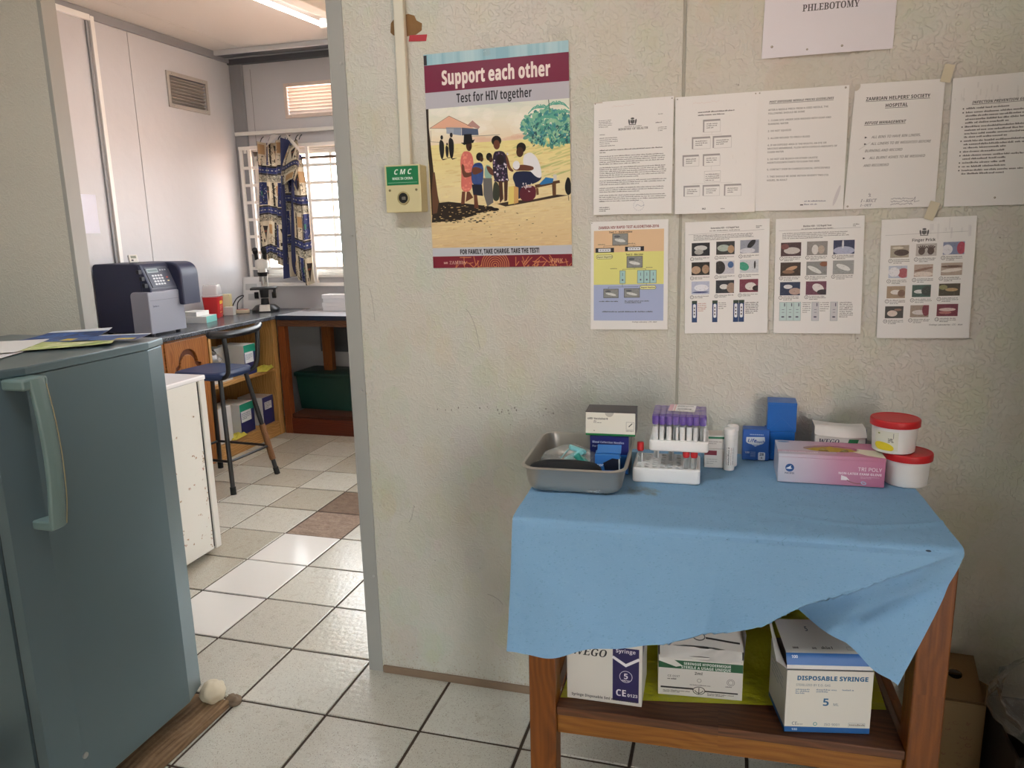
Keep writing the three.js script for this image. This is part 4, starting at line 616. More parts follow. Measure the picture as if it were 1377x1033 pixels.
    c.textAlign = 'center'; c.fillStyle = '#f0e2da'; c.strokeStyle = '#f0e2da'; c.lineWidth = 5; c.lineJoin = 'round'; c.font = 'bold 118px sans-serif'; c.save(); c.translate(W / 2, 196); c.scale(0.86, 1); c.fillText('Support each other', 0, 0, 860); c.strokeText('Support each other', 0, 0, 860); c.restore();
    c.fillStyle = '#26242a'; c.font = 'bold 78px sans-serif'; c.save(); c.translate(W * 0.488, 315); c.scale(0.78, 1); c.fillText('Test for HIV together', 0, 0, 660); c.restore();
    // foot bands
    c.fillStyle = '#c3c6cd'; c.fillRect(0, 1250, W, 62); c.fillStyle = '#231f24'; c.strokeStyle = '#231f24'; c.lineWidth = 2; c.font = 'bold 42px sans-serif'; c.save(); c.translate(W * 0.49, 1295); c.scale(0.8, 1); c.fillText('FOR FAMILY, TAKE CHARGE. TAKE THE TEST!', 0, 0, 700); c.strokeText('FOR FAMILY, TAKE CHARGE. TAKE THE TEST!', 0, 0, 700); c.restore();
    c.fillStyle = '#7d2334'; c.fillRect(0, 1308, W, 78); c.strokeStyle = '#cf8a5c'; c.lineWidth = 5;
    c.save(); c.beginPath(); c.rect(0, 1308, W, 78); c.clip(); for (let r = 12; r < 110; r += 14) { c.beginPath(); c.arc(450, 1372, r, 0, 7); c.stroke(); }
    for (let i = 0; i < 34; i++) { const x = i < 10 ? rr(180, 330) : rr(560, 980), y = rr(1310, 1386), a = rnd() * 3; c.beginPath(); c.moveTo(x, y); c.lineTo(x + Math.cos(a) * 60, y + Math.sin(a) * 60); c.lineTo(x + Math.cos(a) * 60 + 24, y + Math.sin(a) * 30); c.stroke(); }
    c.restore(); c.font = '30px serif'; c.fillStyle = '#e3c9b6'; c.textAlign = 'left'; c.fillText('ZAMBIA', 120, 1362); c.font = 'bold 20px sans-serif'; c.fillText('MR', 78, 1360); c.font = 'bold 40px sans-serif'; c.fillStyle = '#d9a27c'; c.fillText('FINK', 838, 1364, 80);
  });
  wallSheet('poster', 'large colour health poster headed Support each other', 'poster', [[-0.849, 1.953], [-0.434, 1.956], [-0.428, 1.364], [-0.846, 1.361]], art, { rough: 0.3, th: 0.0004, bulge: (u, v) => 0.0015 + 0.006 * Math.pow(Math.sin(u * Math.PI), 2) * Math.sin(v * 6) ** 2 * 0.6 + 0.003 * (1 - v) * u });
  // tapes that hold the sheets
  const strip = (label, x, y, w, h, a, m = M.tapeClear, z = 0.006) => { const o = solo('tape', rbox(w, h, 0.0006, 0.0002), m, label, 'tape', [x, y, z]); o.rotation.z = a; };
  const cream = std('#d5cdb4', 0.7);
  strip('clear tape over the middle of the poster\u2019s top edge', -0.662, 1.965, 0.02, 0.06, 0.05, M.tapeClear, 0.0085);
  strip('clear tape at the poster\u2019s top right corner', -0.468, 1.98, 0.05, 0.024, -0.35, M.tapeClear, 0.0085);
  strip('cream masking tape at the refuse notice\u2019s top right corner', 0.476, 1.806, 0.022, 0.04, -0.2, cream, 0.0075);
  strip('cream masking tape at the refuse notice\u2019s bottom right corner', 0.468, 1.49, 0.022, 0.044, -0.3, cream, 0.0075);
}

// ------------------------------------------------------------------ the side table with its cloth
const TY = 0.85, TA = 0.039, TC = [0, 0, 0.31];
const toWorld = (x, y, z) => { const c = Math.cos(TA), s = Math.sin(TA); return [TC[0] + x * c + z * s, y, TC[2] - x * s + z * c]; };
{
  const t = thing('side_table', 'varnished reddish wooden side table with a lower shelf', 'table', TC, TA);
  const m = M.woodRed;
  part('tabletop', along(rspan(-0.44, 0.44, 0.815, 0.846, -0.27, 0.275, 0.004), 'x'), m, t);
  const leg = (x, z) => part('leg', rspan(x - 0.032, x + 0.032, 0, 0.815, z - 0.032, z + 0.032, 0.004), m, t);
  leg(-0.403, 0.2); leg(0.418, 0.2); leg(-0.403, -0.23); leg(0.418, -0.23);
  part('apron', along(rspan(-0.371, 0.386, 0.73, 0.815, 0.205, 0.225, 0.002), 'x'), m, t); part('apron', along(rspan(-0.371, 0.386, 0.73, 0.815, -0.255, -0.235, 0.002), 'x'), m, t);
  for (const x of [-0.41, 0.425]) part('apron', along(rspan(x - 0.01, x + 0.01, 0.73, 0.815, -0.2, 0.17, 0.002), 'z'), m, t);
  part('shelf', along(rspan(-0.371, 0.386, 0.335, 0.357, -0.25, 0.225, 0.003), 'x'), wood(T.woodBrown, 0.6, 2), t, 'dull brown lower shelf board');
  part('rail', along(rspan(-0.371, 0.386, 0.282, 0.334, 0.196, 0.216, 0.003), 'x'), wood(T.woodAmber, 0.5, 2), t); part('rail', along(rspan(-0.371, 0.386, 0.282, 0.334, -0.245, -0.225, 0.003), 'x'), m, t);
  for (const x of [-0.403, 0.418]) part('side_rail', along(rspan(x - 0.011, x + 0.011, 0.282, 0.334, -0.198, 0.168, 0.003), 'z'), m, t);
}
// blue cloth: lies on the top, falls over the front edge, hem pulled up in the middle with a fold down to one corner
{
  const hem = [[0, -0.455, 0.568], [0.05, -0.418, 0.566], [0.15, -0.328, 0.583], [0.28, -0.202, 0.609], [0.4, -0.097, 0.631], [0.5, -0.002, 0.671], [0.57, 0.06, 0.703], [0.61, 0.084, 0.704], [0.7, 0.153, 0.682], [0.8, 0.229, 0.66], [0.88, 0.268, 0.631], [1, 0.32, 0.597]];
  const hemAt = (s) => { for (let i = 0; i + 1 < hem.length; i++) if (s <= hem[i + 1][0]) { const t = (s - hem[i][0]) / (hem[i + 1][0] - hem[i][0]); return [lerp(hem[i][1], hem[i + 1][1], t), lerp(hem[i][2], hem[i + 1][2], t)]; } return hem.at(-1).slice(1); };
  const A = [0.43, 0.843], B = [0.07, 0.702], rl = Math.hypot(A[0] - B[0], A[1] - B[1]), rx = (B[0] - A[0]) / rl, ry = (B[1] - A[1]) / rl;
  const relief = (x, y, s, t) => {                          // how far the hanging cloth stands out from the table edge
    const q = clamp(((x - A[0]) * rx + (y - A[1]) * ry) / rl, 0, 1.1), d = -((x - A[0]) * -ry + (y - A[1]) * rx) * -1;    // along the fold, and above (+) or below (-) it
    const dd = (y - A[1]) - (x - A[0]) * (ry / rx);
    const up = q * 0.05 * Math.exp(-Math.max(0, dd) / 0.10), down = dd < 0 ? -q * 0.19 * (1 - Math.exp(dd / 0.016)) * Math.exp(dd / 0.13) : 0;
    const side = sstep(0.16, 0.3, x + (0.85 - y) * 0.33) * t * 0.05 * (dd < 0 ? 1 : 0.3);
    const crease = -0.02 * Math.exp(-Math.pow(((y - 0.745) - (x - 0.34) * 0.5) / 0.013, 2)) * sstep(0.2, 0.3, x) * t;
    const waves = t * (0.010 * Math.sin(x * 15 + 1.0) + 0.005 * Math.sin(x * 31 + y * 6 + 2) + 0.009 * (fbm(x * 9 + 4, y * 7 + 2, 3) - 0.5) * 2) - 0.006 * t * Math.exp(-Math.pow((x + 0.03 + (0.7 - y) * 0.15) / 0.012, 2));
    return 0.03 * t + Math.max(up + down, -0.075) + side + crease + waves * (dd > 0 ? 1 : 0.5) + 0.01 * t * sstep(-0.25, -0.45, x);
  };
  const NU = 150, NV = 150, SPLIT = 0.45, BEND = 0.49;
  const wrinkle = (x, z) => 0.0035 * Math.pow(fbm(x * 22 + 3, z * 26 + 7, 3), 2) + 0.003 * sstep(0.16, 0.27, z) * sstep(-0.05, 0.15, x) * Math.pow(Math.max(0, Math.sin(x * 75 + 5 * fbm(x * 12, z * 12, 2) + z * 30)), 3) + 0.003 * Math.exp(-Math.pow((z - 0.1 - 0.1 * Math.sin(x * 6)) / 0.008, 2)) * sstep(0, 0.2, x);
  const f = (u, v) => {
    const xt = lerp(-0.452, 0.437, u), R = 0.012, zf = 0.276;
    if (v <= SPLIT) { const z = lerp(-0.28, zf, v / SPLIT); return [xt, TY + 0.0005 + wrinkle(xt, z), z]; }
    if (v < BEND) { const a = (v - SPLIT) / (BEND - SPLIT) * Math.PI / 2; return [xt, TY - R * (1 - Math.cos(a)) + wrinkle(xt, zf) * (1 - a / 1.6), zf + R * Math.sin(a)]; }
    const t = (v - BEND) / (1 - BEND), [hx, hy] = hemAt(u), y0 = TY - R;
    const x = lerp(xt, hx, t) + Math.sin(Math.PI * t) * (u > 0.85 ? 0.006 * (u - 0.85) / 0.15 : 0), y = lerp(y0, hy, t) + 0.003 * Math.sin(u * 40) * t;
    return [x, y, zf + R + relief(x, y, u, t)];
  };
  const top = grid(NU, NV, f), cloth = phys('#ffffff', 0.9, { side: THREE.DoubleSide, sheen: 0.25, sheenRoughness: 0.7, sheenColor: new THREE.Color('#b4d0e6'), bumpMap: rep(T.weave, 9), bumpScale: 0.0008, map: canvasTex(1400, 1400, (c, w, h) => {
    c.fillStyle = '#80abce'; c.fillRect(0, 0, w, h);
    for (let i = 0; i < 9000; i++) { c.fillStyle = rnd() < 0.5 ? 'rgba(150,192,222,.16)' : 'rgba(52,92,126,.14)'; c.fillRect(rnd() * w, rnd() * h, rr(1, 7), rr(1, 7)); }
    for (let i = 0; i < 700; i++) { c.fillStyle = rnd() < 0.5 ? 'rgba(150,190,216,.05)' : 'rgba(70,110,146,.035)'; c.beginPath(); c.ellipse(rnd() * w, rnd() * h, rr(4, 22), rr(3, 14), rnd() * 3, 0, 7); c.fill(); }
    for (let i = 0; i < 70; i++) { const x = w * 0.3 + rr(-60, 60), y = h * 0.28 + rr(-26, 26); c.fillStyle = `rgba(118,112,92,${rr(0.04, 0.12)})`; c.beginPath(); c.ellipse(x, y, rr(4, 28), rr(2, 12), rnd(), 0, 7); c.fill(); }
    for (let i = 0; i < 240; i++) { const x = rr(0.45, 0.97) * w, y = rr(0.2, 0.48) * h; c.strokeStyle = `rgba(70,100,126,${rr(0.1, 0.4)})`; c.lineWidth = rr(0.7, 2); c.beginPath(); c.moveTo(x, y); c.lineTo(x + rr(-16, 16), y + rr(-5, 24)); c.stroke(); }
    for (let i = 0; i < 160; i++) { c.fillStyle = `rgba(50,66,84,${rr(0.15, 0.5)})`; c.fillRect(rnd() * w, rr(0, 0.5) * h, rr(1, 3), rr(1, 3)); }
    c.fillStyle = 'rgba(34,44,58,.85)'; c.beginPath(); c.ellipse(w * 0.93, h * 0.482, 8, 5, 0.3, 0, 7); c.fill();
  }) });
  const g = top;
  const o = solo('tablecloth', g, cloth, 'blue woven cloth draped over the side table, its front hem hanging unevenly', 'tablecloth', TC, TA);
}

// ------------------------------------------------------------------ cartons: a body with printed faces
const cardEdge = M.cardWhite;
function print(w, h, draw, base = '#dedcd6', ppm = 3400) { const t = canvasTex(Math.round(w * ppm), Math.round(h * ppm), (c, W, H) => { c.fillStyle = base; c.fillRect(0, 0, W, H); c.scale(W / 1000, W / 1000); draw(c, 1000, 1000 * H / W); }); return std('#ffffff', 0.45, { map: t }); }
function carton(name, label, w, h, d, pos, turn, faces, base, group, cat = 'carton') {
  const m = (k) => faces[k] || base, o = thing(name, label, cat, pos, turn, group);
  const g = new RoundedBoxGeometry(w, h, d, 1, 0.0012).translate(0, h / 2, 0);
  part('carton_body', g, [m('right'), m('left'), m('top'), m('bottom'), m('front'), m('back')], o);
  return o;
}
const flapSeam = (o, w, h, d, mat, th = 0.0007) => part('tuck_flap', rspan(-w / 2 + 0.002, w / 2 - 0.002, h, h + th, -d / 2 + 0.001, d / 2 - 0.001, 0.0003), mat, o);

// ---- steel tray and what lies in it
const TRAY = toWorld(-0.348, TY + 0.0035, -0.03);
{
  const t = thing('instrument_tray', 'stainless steel instrument tray on the left of the table', 'tray', TRAY, TA + 0.015);
  const rings = [rrect(0.2, 0.28, 0.03, 0), rrect(0.214, 0.294, 0.036, 0.003), rrect(0.224, 0.304, 0.04, 0.01), rrect(0.229, 0.31, 0.04, 0.02), rrect(0.236, 0.318, 0.04, 0.056), rrect(0.24, 0.322, 0.04, 0.0585), rrect(0.25, 0.332, 0.042, 0.0585), rrect(0.254, 0.336, 0.043, 0.061), rrect(0.25, 0.332, 0.042, 0.0632), rrect(0.238, 0.32, 0.038, 0.0632), rrect(0.233, 0.315, 0.037, 0.057), rrect(0.226, 0.306, 0.038, 0.02), rrect(0.22, 0.3, 0.037, 0.01), rrect(0.206, 0.286, 0.032, 0.0035), rrect(0.19, 0.27, 0.03, 0.0015)];
  part('tray_body', loft(rings, true, true, 0.9), M.steel, t);
}
{
  const [tx, , tz] = TRAY, base = TY + 0.004;
  // dark pouch along the front
  const pouch = lump(5, (x, y, z) => { const s = (q, e) => Math.sign(q) * Math.pow(Math.abs(q), e); return [s(x, 0.55) * 0.09 * (1 + 0.03 * y), s(y, 0.7) * 0.03 - 0.006 * (x > 0 ? 0 : -x) + 0.002 * (fbm(x * 5 + 3, z * 5 + 2, 3) - 0.5), s(z, 0.7) * 0.028]; });
  solo('pouch', pouch, std('#14171c', 0.8, { bumpMap: rep(T.fine, 8), bumpScale: 0.001 }), 'black soft pouch lying along the front of the steel tray', 'pouch', [tx - 0.02, base + 0.036, tz + 0.108], TA);
  // clear bag with turquoise tubing pieces
  const bag = lump(6, (x, y, z) => { const n = 1 + 0.5 * (fbm(x * 2.6 + 8, y * 2.6 + z * 2, 4) - 0.5) + 0.22 * Math.abs(fbm(x * 7 + 2, z * 7 + y * 5, 2) - 0.5); return [x * 0.078 * n, Math.max(-0.026, y * 0.042 * n), z * 0.062 * n]; });
  solo('plastic_bag', bag, phys('#f4f5f4', 0.12, { transmission: 0.86, thickness: 0, side: THREE.DoubleSide }), 'clear plastic bag of turquoise pieces in the steel tray', 'plastic bag', [tx - 0.025, base + 0.03, tz + 0.01]);
  const teal = std('#2f9a8c', 0.35), pale = std('#7cc3c9', 0.35);
  const tb = thing('butterfly_needle', 'turquoise butterfly needle pieces inside the clear bag', 'needle set', [tx - 0.012, base + 0.056, tz + 0.035], 0.4);
  part('wing', rbox(0.05, 0.012, 0.022, 0.004).rotateZ(0.5), pale, tb); part('wing', rbox(0.045, 0.012, 0.02, 0.004).rotateZ(-0.4).translate(0.012, 0.012, -0.012), pale, tb);
  part('hub', rod([0.004, 0.006, 0.012], [0.022, -0.018, 0.028], 0.0085), teal, tb); part('hub', rod([0.02, -0.006, 0.0], [0.035, -0.02, 0.024], 0.007), teal, tb);
  part('tubing', tube([[-0.03, -0.01, -0.02], [0, 0.01, -0.03], [0.03, -0.008, -0.01], [0.01, -0.02, 0.012], [-0.02, -0.016, 0.0]], 0.0022, 40, 6), pale, tb);
  const wrap = lump(5, (x, y, z) => { const n = 1 + 0.6 * (fbm(x * 2.4 + 1, y * 2.4 + z * 3, 4) - 0.5); return [x * 0.045 * n, Math.max(-0.011, y * 0.016 * n), z * 0.05 * n]; });
  solo('plastic_wrapper', wrap, phys('#ffffff', 0.2, { transmission: 0.85, thickness: 0, side: THREE.DoubleSide }), 'crumpled clear wrapper in the tray corner under the blue box', 'wrapper', [tx + 0.055, base + 0.012, tz + 0.1]);
  // navy carton of collection needles
  const navy = std('#1a2470', 0.45), greyW = std('#b7b8b6', 0.5);
  carton('needle_carton', 'navy carton of blood collection needles standing in the tray', 0.098, 0.098, 0.075, [-0.279, 0.8562, 0.25], TA - 0.02, { front: print(0.098, 0.098, (c, w, h) => { text(c, 'Blood Collection Needles', 60, 190, 'bold 74px sans-serif', '#c9d4ee', 'left', 820); text(c, 'For Single Use', 60, 300, 'bold 74px sans-serif', '#c9d4ee', 'left', 470); c.fillStyle = '#2a6fc0'; c.fillRect(330, 480, 670, 500); c.fillStyle = '#dfe8f4'; c.fillRect(420, 520, 380, 40); c.fillStyle = '#16205e'; c.beginPath(); c.moveTo(0, 480); c.lineTo(330, 480); c.lineTo(330, 760); c.fill(); }, '#17206a'), right: std('#8d9296', 0.5), left: navy }, navy);
  // small open light-blue box in front of it
  const lb = thing('small_box', 'small bright blue box with a torn opening at the tray front', 'box', [tx + 0.076, 0.879, tz + 0.052], TA + 0.06);
  const lbF = print(0.06, 0.05, (c, w, h) => { text(c, 'xpr', 60, 480, 'italic bold 170px sans-serif', '#dce8f6'); c.fillStyle = '#10182f'; c.beginPath(); c.moveTo(330, 340); c.lineTo(700, 130); c.lineTo(960, 160); c.lineTo(960, 640); c.lineTo(400, 640); c.fill(); c.fillStyle = '#cfdcee'; c.fillRect(0, 745, 1000, 40); c.fillStyle = '#dfe7f1'; c.fillRect(955, 150, 45, 500); }, '#2a73c4');
  part('box_body', new RoundedBoxGeometry(0.06, 0.05, 0.04, 1, 0.001).translate(0, 0.025, 0), [std('#2567b4', 0.45), std('#2567b4', 0.45), std('#2d78c8', 0.45), std('#2567b4', 0.45), lbF, std('#2567b4', 0.45)], lb);
  part('lid', rbox(0.058, 0.0012, 0.042, 0.0004).rotateX(0.22).translate(0.003, 0.056, -0.012), print(0.058, 0.042, (c) => { c.fillStyle = '#dfe8f4'; c.beginPath(); c.ellipse(480, 420, 330, 110, 0, 0, 7); c.fill(); }, '#2d78c8'), lb);
  // white carton with dark lid on top of the navy one
  const dark = std('#3a373d', 0.45), frontP = print(0.124, 0.062, (c, w, h) => {
    c.fillStyle = '#e3e2d6'; c.fillRect(0, 0, 1000, h); c.fillStyle = '#1d7a44'; c.fillRect(0, h - 46, 1000, 46); text(c, 'BD', 75, 150, 'bold 54px sans-serif', '#2a2a2a'); c.strokeStyle = '#3a3a3a'; c.lineWidth = 8; c.beginPath(); c.arc(56, 134, 14, 0, 7); c.stroke(); text(c, 'Vacutainer\u00ae', 165, 152, 'bold 58px sans-serif', '#2f2f2f', 'left', 290); scrib(c, 165, 196, 90, 30, 1, { size: 24 }); scrib(c, 165, 226, 260, 30, 1, { size: 16 }); scrib(c, 165, 404, 40, 30, 1, { size: 22 }); c.strokeStyle = '#777'; c.lineWidth = 5; c.strokeRect(820, 190, 150, 160); c.strokeStyle = '#2b2b2b'; c.lineWidth = 16; c.beginPath(); c.moveTo(870, 290); c.lineTo(940, 215); c.stroke(); scrib(c, 815, 386, 150, 24, 1, { size: 20, bold: 2, last: 1 }); c.fillStyle = '#b9b8ae'; c.beginPath(); c.arc(480, 0, 84, 0, Math.PI); c.fill(); c.strokeStyle = '#8f8e86'; c.lineWidth = 4; c.stroke(); });
  const bd = carton('needle_carton', 'white carton with dark grey lid and green foot stripe, set on the navy carton', 0.124, 0.06, 0.078, [-0.2775, 0.9556, 0.251], TA + 0.01, { front: frontP, top: dark, right: print(0.078, 0.06, (c, w, h) => { c.fillStyle = '#47444b'; c.fillRect(0, 0, 1000, h); scrib(c, 120, 300, 600, 90, 3, { size: 60, col: 'rgba(190,188,194,.55)' }); }), left: dark }, dark);
  part('lid', rspan(-0.0625, 0.0625, 0.0595, 0.0615, -0.0395, 0.0385, 0.0007), dark, bd);
}

// ---- two white foam tube racks, one stacked on the tubes of the other
const foam = std('#e8e8e6', 0.75, { bumpMap: rep(T.fine, 6), bumpScale: 0.0004 });
function rack(label, w, d, h, nx, nz, r, pos, turn) {
  const o = thing('tube_rack', label, 'tube rack', pos, turn), pit = (w - 0.012) / nx, piz = (d - 0.012) / nz, holes = [];
  for (let i = 0; i < nx; i++) for (let j = 0; j < nz; j++) { const cx = -w / 2 + 0.006 + (i + 0.5) * pit, cz = -d / 2 + 0.006 + (j + 0.5) * piz, q = []; for (let k = 0; k < 14; k++) q.push([cx + r * Math.cos(k * Math.PI / 7), cz + r * Math.sin(k * Math.PI / 7)]); holes.push(q); }
  const ring = rrect(w - 0.003, d - 0.003, 0.008, 0, 0, 0, 4).map((p) => [p[0], p[2]]);
  part('holed_plate', plan(ring, 0.008, h, 0, holes), foam, o);
  part('base_plate', loft([rrect(w - 0.004, d - 0.004, 0.008, 0), rrect(w, d, 0.009, 0.003), rrect(w, d, 0.009, h - 0.003), rrect(w - 0.003, d - 0.003, 0.008, h - 0.0002), rrect(w - 0.0034, d - 0.0034, 0.008, h - 0.0004), rrect(w - 0.0034, d - 0.0034, 0.008, 0.008)], true, true, 0.5), foam, o);
  return { o, pit, piz, at: (i, j) => [-w / 2 + 0.006 + (i + 0.5) * pit, -d / 2 + 0.006 + (j + 0.5) * piz] };
}
const glassM = phys('#f4f6f6', 0.06, { transmission: 0.94, thickness: 0 });
function bloodTube(cap, label, pos, turn, group, fill) {
  const t = thing('blood_tube', label, 'blood tube', pos, turn, group);
  part('tube_glass', lathe([[0, 0.0002], [0.004, 0.001], [0.0062, 0.006], [0.0064, 0.06], [0.0058, 0.06]], 16), glassM, t);
  part('paper_label', new THREE.CylinderGeometry(0.0067, 0.0067, 0.034, 16, 1, true, 0.5, 4.4).translate(0, 0.034, 0), std('#dfe0e0', 0.6, { side: THREE.DoubleSide }), t);
  const c = part('cap', lathe([[0, 0.078], [0.0052, 0.078], [0.008, 0.0772], [0.0085, 0.075], [0.0085, 0.06], [0.0076, 0.056], [0.0062, 0.056]], 20), cap, t);
  return t;
}
{
  const lower = rack('lower white foam tube rack standing on the cloth, mostly empty holes', 0.162, 0.132, 0.036, 8, 6, 0.0064, [-0.137, TY + 0.003, 0.258], TA);
  const upper = rack('upper white foam tube rack full of purple-capped tubes', 0.14, 0.132, 0.026, 8, 7, 0.0068, [-0.1085, 0.9325, 0.2515], TA);
  const red = std('#c3262c', 0.4), purple = std('#5b3a9e', 0.35);
  const put = (r, i, j) => { const [a, b] = r.at(i, j), c = Math.cos(TA), s = Math.sin(TA), p = r.o.position; return [p.x + a * c + b * s, p.y + 0.0085, p.z - a * s + b * c]; };
  const lift = (p) => p;
  bloodTube(red, 'single red-capped tube at the left end of the lower rack', lift(put(lower, 0, 3)), TA);
  bloodTube(red, 'left one of two red-capped tubes at the right front of the lower rack', lift(put(lower, 6, 5)), TA + 0.6);
  bloodTube(red, 'right one of two red-capped tubes at the right front of the lower rack', lift(put(lower, 7, 5)), TA + 0.5);
  bloodTube(red, 'red-capped tube in the lower rack, behind under the upper rack', lift(put(lower, 4, 2)), TA); bloodTube(red, 'red-capped tube in the lower rack, deep under the upper rack', lift(put(lower, 2, 1)), TA);
  const first = bloodTube(purple, 'purple-capped blood tube wrapped in film in the upper rack', put(upper, 0, 6), 2.6, 'purple-capped tubes in the upper rack');
  for (let j = 6; j >= 0; j--) for (let i = 0; i < 8; i++) { if (i === 0 && j === 6) continue; const c = first.clone(); c.name = numbered('blood_tube'); c.position.set(...put(upper, i, j)); c.rotation.y = rr(0, 6.28); c.userData = { ...first.userData }; scene.add(c); }
  const film = grid(40, 40, (u, v) => { const x = (u - 0.5) * 0.14, z = (v - 0.5) * 0.134, e = Math.max(Math.abs(u - 0.5), Math.abs(v - 0.5)) * 2, drop = sstep(0.9, 1, e); return [x * (1 + 0.02 * drop), 0.0035 + 0.0035 * fbm(u * 14, v * 14, 3) - drop * 0.045, z * (1 + 0.02 * drop)]; });
  solo('shrink_film', film, phys('#ffffff', 0.12, { transmission: 0.96, thickness: 0, side: THREE.DoubleSide }), 'crinkled clear film over the purple tube caps', 'film', [-0.1085, 1.019, 0.2515], TA);
  solo('tube_label', new THREE.BoxGeometry(0.064, 0.0006, 0.05), [cardEdge, cardEdge, print(0.064, 0.05, (c, w, h) => { c.fillStyle = '#d8a9b4'; c.fillRect(0, 0, 170, h); c.fillStyle = '#e0b8b8'; c.fillRect(200, 0, 60, h); scrib(c, 300, 140, 620, 70, 3, { size: 50 }); for (let i = 0; i < 26; i++) { c.fillStyle = '#333'; c.fillRect(330 + i * 20, 420, rr(3, 12), 170); } scrib(c, 300, 700, 500, 60, 1, { size: 40 }); }, '#e6e3e2'), cardEdge, cardEdge, cardEdge], 'white and pink printed label on top of the wrapped purple tubes', 'label', [-0.103, 1.0255, 0.249], TA - 0.08).rotation.x = 0.1;
}
// ---- white strip vials and small cartons behind the racks
{
  const vial = (label, x, z, y, lab) => { const v = thing('strip_vial', label, 'vial', [x, y, z]); part('vial_body', lathe([[0, 0], [0.0125, 0], [0.0135, 0.001], [0.0135, 0.094], [0.0128, 0.095], [0, 0.095]], 28), M.whitePlastic, v); part('cap', lathe([[0.0128, 0.094], [0.0146, 0.0945], [0.0146, 0.106], [0.0135, 0.1085], [0, 0.109]], 28), std('#f0efec', 0.35), v); if (lab) part('paper_label', new THREE.CylinderGeometry(0.01365, 0.01365, 0.075, 28, 1, true, -1.5, 3).translate(0, 0.045, 0), lab, v); return v; };
  const lab = print(0.042, 0.075, (c, w, h) => { c.save(); c.translate(620, h - 180); c.rotate(-Math.PI / 2); for (let r = 0; r < 4; r++) scrib(c, 0, -260 + r * 130, 1200, 60, 1, { size: r === 1 ? 90 : 50, last: 0.9, col: r % 2 ? 'rgba(40,40,40,.85)' : 'rgba(120,70,60,.6)' }); c.restore(); }, '#e3e2de');
  vial('front white test strip vial with a printed label', 0.013, 0.178, TY + 0.0025, lab); vial('rear white test strip vial, behind the printed one', 0.0195, 0.142, TY + 0.0025, null);
  const a = print(0.044, 0.036, (c, w, h) => { c.fillStyle = '#7d2638'; c.fillRect(0, 60, 620, 200); scrib(c, 120, 460, 560, 90, 3, { size: 40, col: 'rgba(120,118,116,.6)' }); });
  const a0 = carton('small_carton', 'small white carton with a maroon corner between rack and vials', 0.05, 0.05, 0.05, [-0.025, TY + 0.003, 0.15], TA, { front: a }, cardEdge);
  flapSeam(a0, 0.05, 0.05, 0.05, cardEdge);
  const b0 = carton('small_carton', 'small white carton with a green stripe, on the maroon-cornered carton', 0.056, 0.034, 0.052, [-0.026, TY + 0.0542, 0.148], TA + 0.05, { front: print(0.056, 0.034, (c, w, h) => { c.fillStyle = '#1d7350'; c.fillRect(200, 40, 800, 100); scrib(c, 220, 300, 600, 90, 2, { size: 46, col: 'rgba(90,88,86,.7)' }); }) }, cardEdge);
  flapSeam(b0, 0.056, 0.034, 0.052, cardEdge);
}
// ---- blue boxes by the wall
{
  const blue = std('#2c5fae', 0.4), glossy = std('#1f66b8', 0.28);
  const lt = carton('lancet_carton', 'blue lancet carton with a white logo, below and left of the blue cubes', 0.067, 0.083, 0.04, [0.0795, TY + 0.003, 0.066], TA - 0.01, { front: print(0.067, 0.083, (c, w, h) => {
    const g = '#2f62b4'; c.fillStyle = g; c.fillRect(0, 0, w, h); c.fillStyle = '#e4e9f0'; c.beginPath(); c.moveTo(130, 300); c.lineTo(820, 270); c.lineTo(840, 420); c.quadraticCurveTo(830, 560, 660, 590); c.lineTo(480, 680); c.lineTo(330, 590); c.quadraticCurveTo(110, 560, 120, 430); c.fill(); text(c, 'Life', 170, 500, 'italic bold 190px sans-serif', '#2a57a6'); text(c, 'Touch', 430, 530, 'bold 150px sans-serif', '#2a57a6', 'left', 400); text(c, 'lancet', 400, 640, 'bold 60px sans-serif', '#2a57a6'); c.fillStyle = '#b9c9e2'; for (let x = 260; x < 760; x += 44) c.fillRect(x, 170, 30, 40); text(c, '100', 90, 970, 'bold 110px sans-serif', '#dfe6f0'); c.fillStyle = 'rgba(210,222,240,.7)'; for (let y = 900; y < 1100; y += 46) c.fillRect(300, y, 200, 16); c.fillStyle = '#e4e9f0'; c.beginPath(); c.roundRect(600, 900, 270, 340, 60); c.fill(); text(c, '28', 735, 1040, 'bold 150px sans-serif', '#33405c', 'center'); text(c, 'G', 735, 1160, 'bold 90px sans-serif', '#33405c', 'center'); }) }, blue);
  flapSeam(lt, 0.067, 0.083, 0.04, blue);
  const cube = (label, y, dx, turn) => { const o = carton('blue_box', label, 0.072, 0.078, 0.066, [0.142 + dx, y, 0.042], turn, {}, glossy, undefined, 'box'); part('wrap_fold', profile([[-0.034, 0.004], [0, 0.038], [0.034, 0.004]], 0.0006).translate(0, 0, 0.033), glossy, o); part('wrap_fold', profile([[-0.034, 0.074], [0, 0.04], [0.034, 0.074]], 0.0006).translate(0, 0, 0.033), glossy, o); return o; };
  cube('lower one of two shiny blue film-wrapped boxes stacked by the wall', TY + 0.003, -0.002, 0.02); cube('upper one of two shiny blue film-wrapped boxes stacked by the wall', TY + 0.0815, 0.001, -0.015);
}
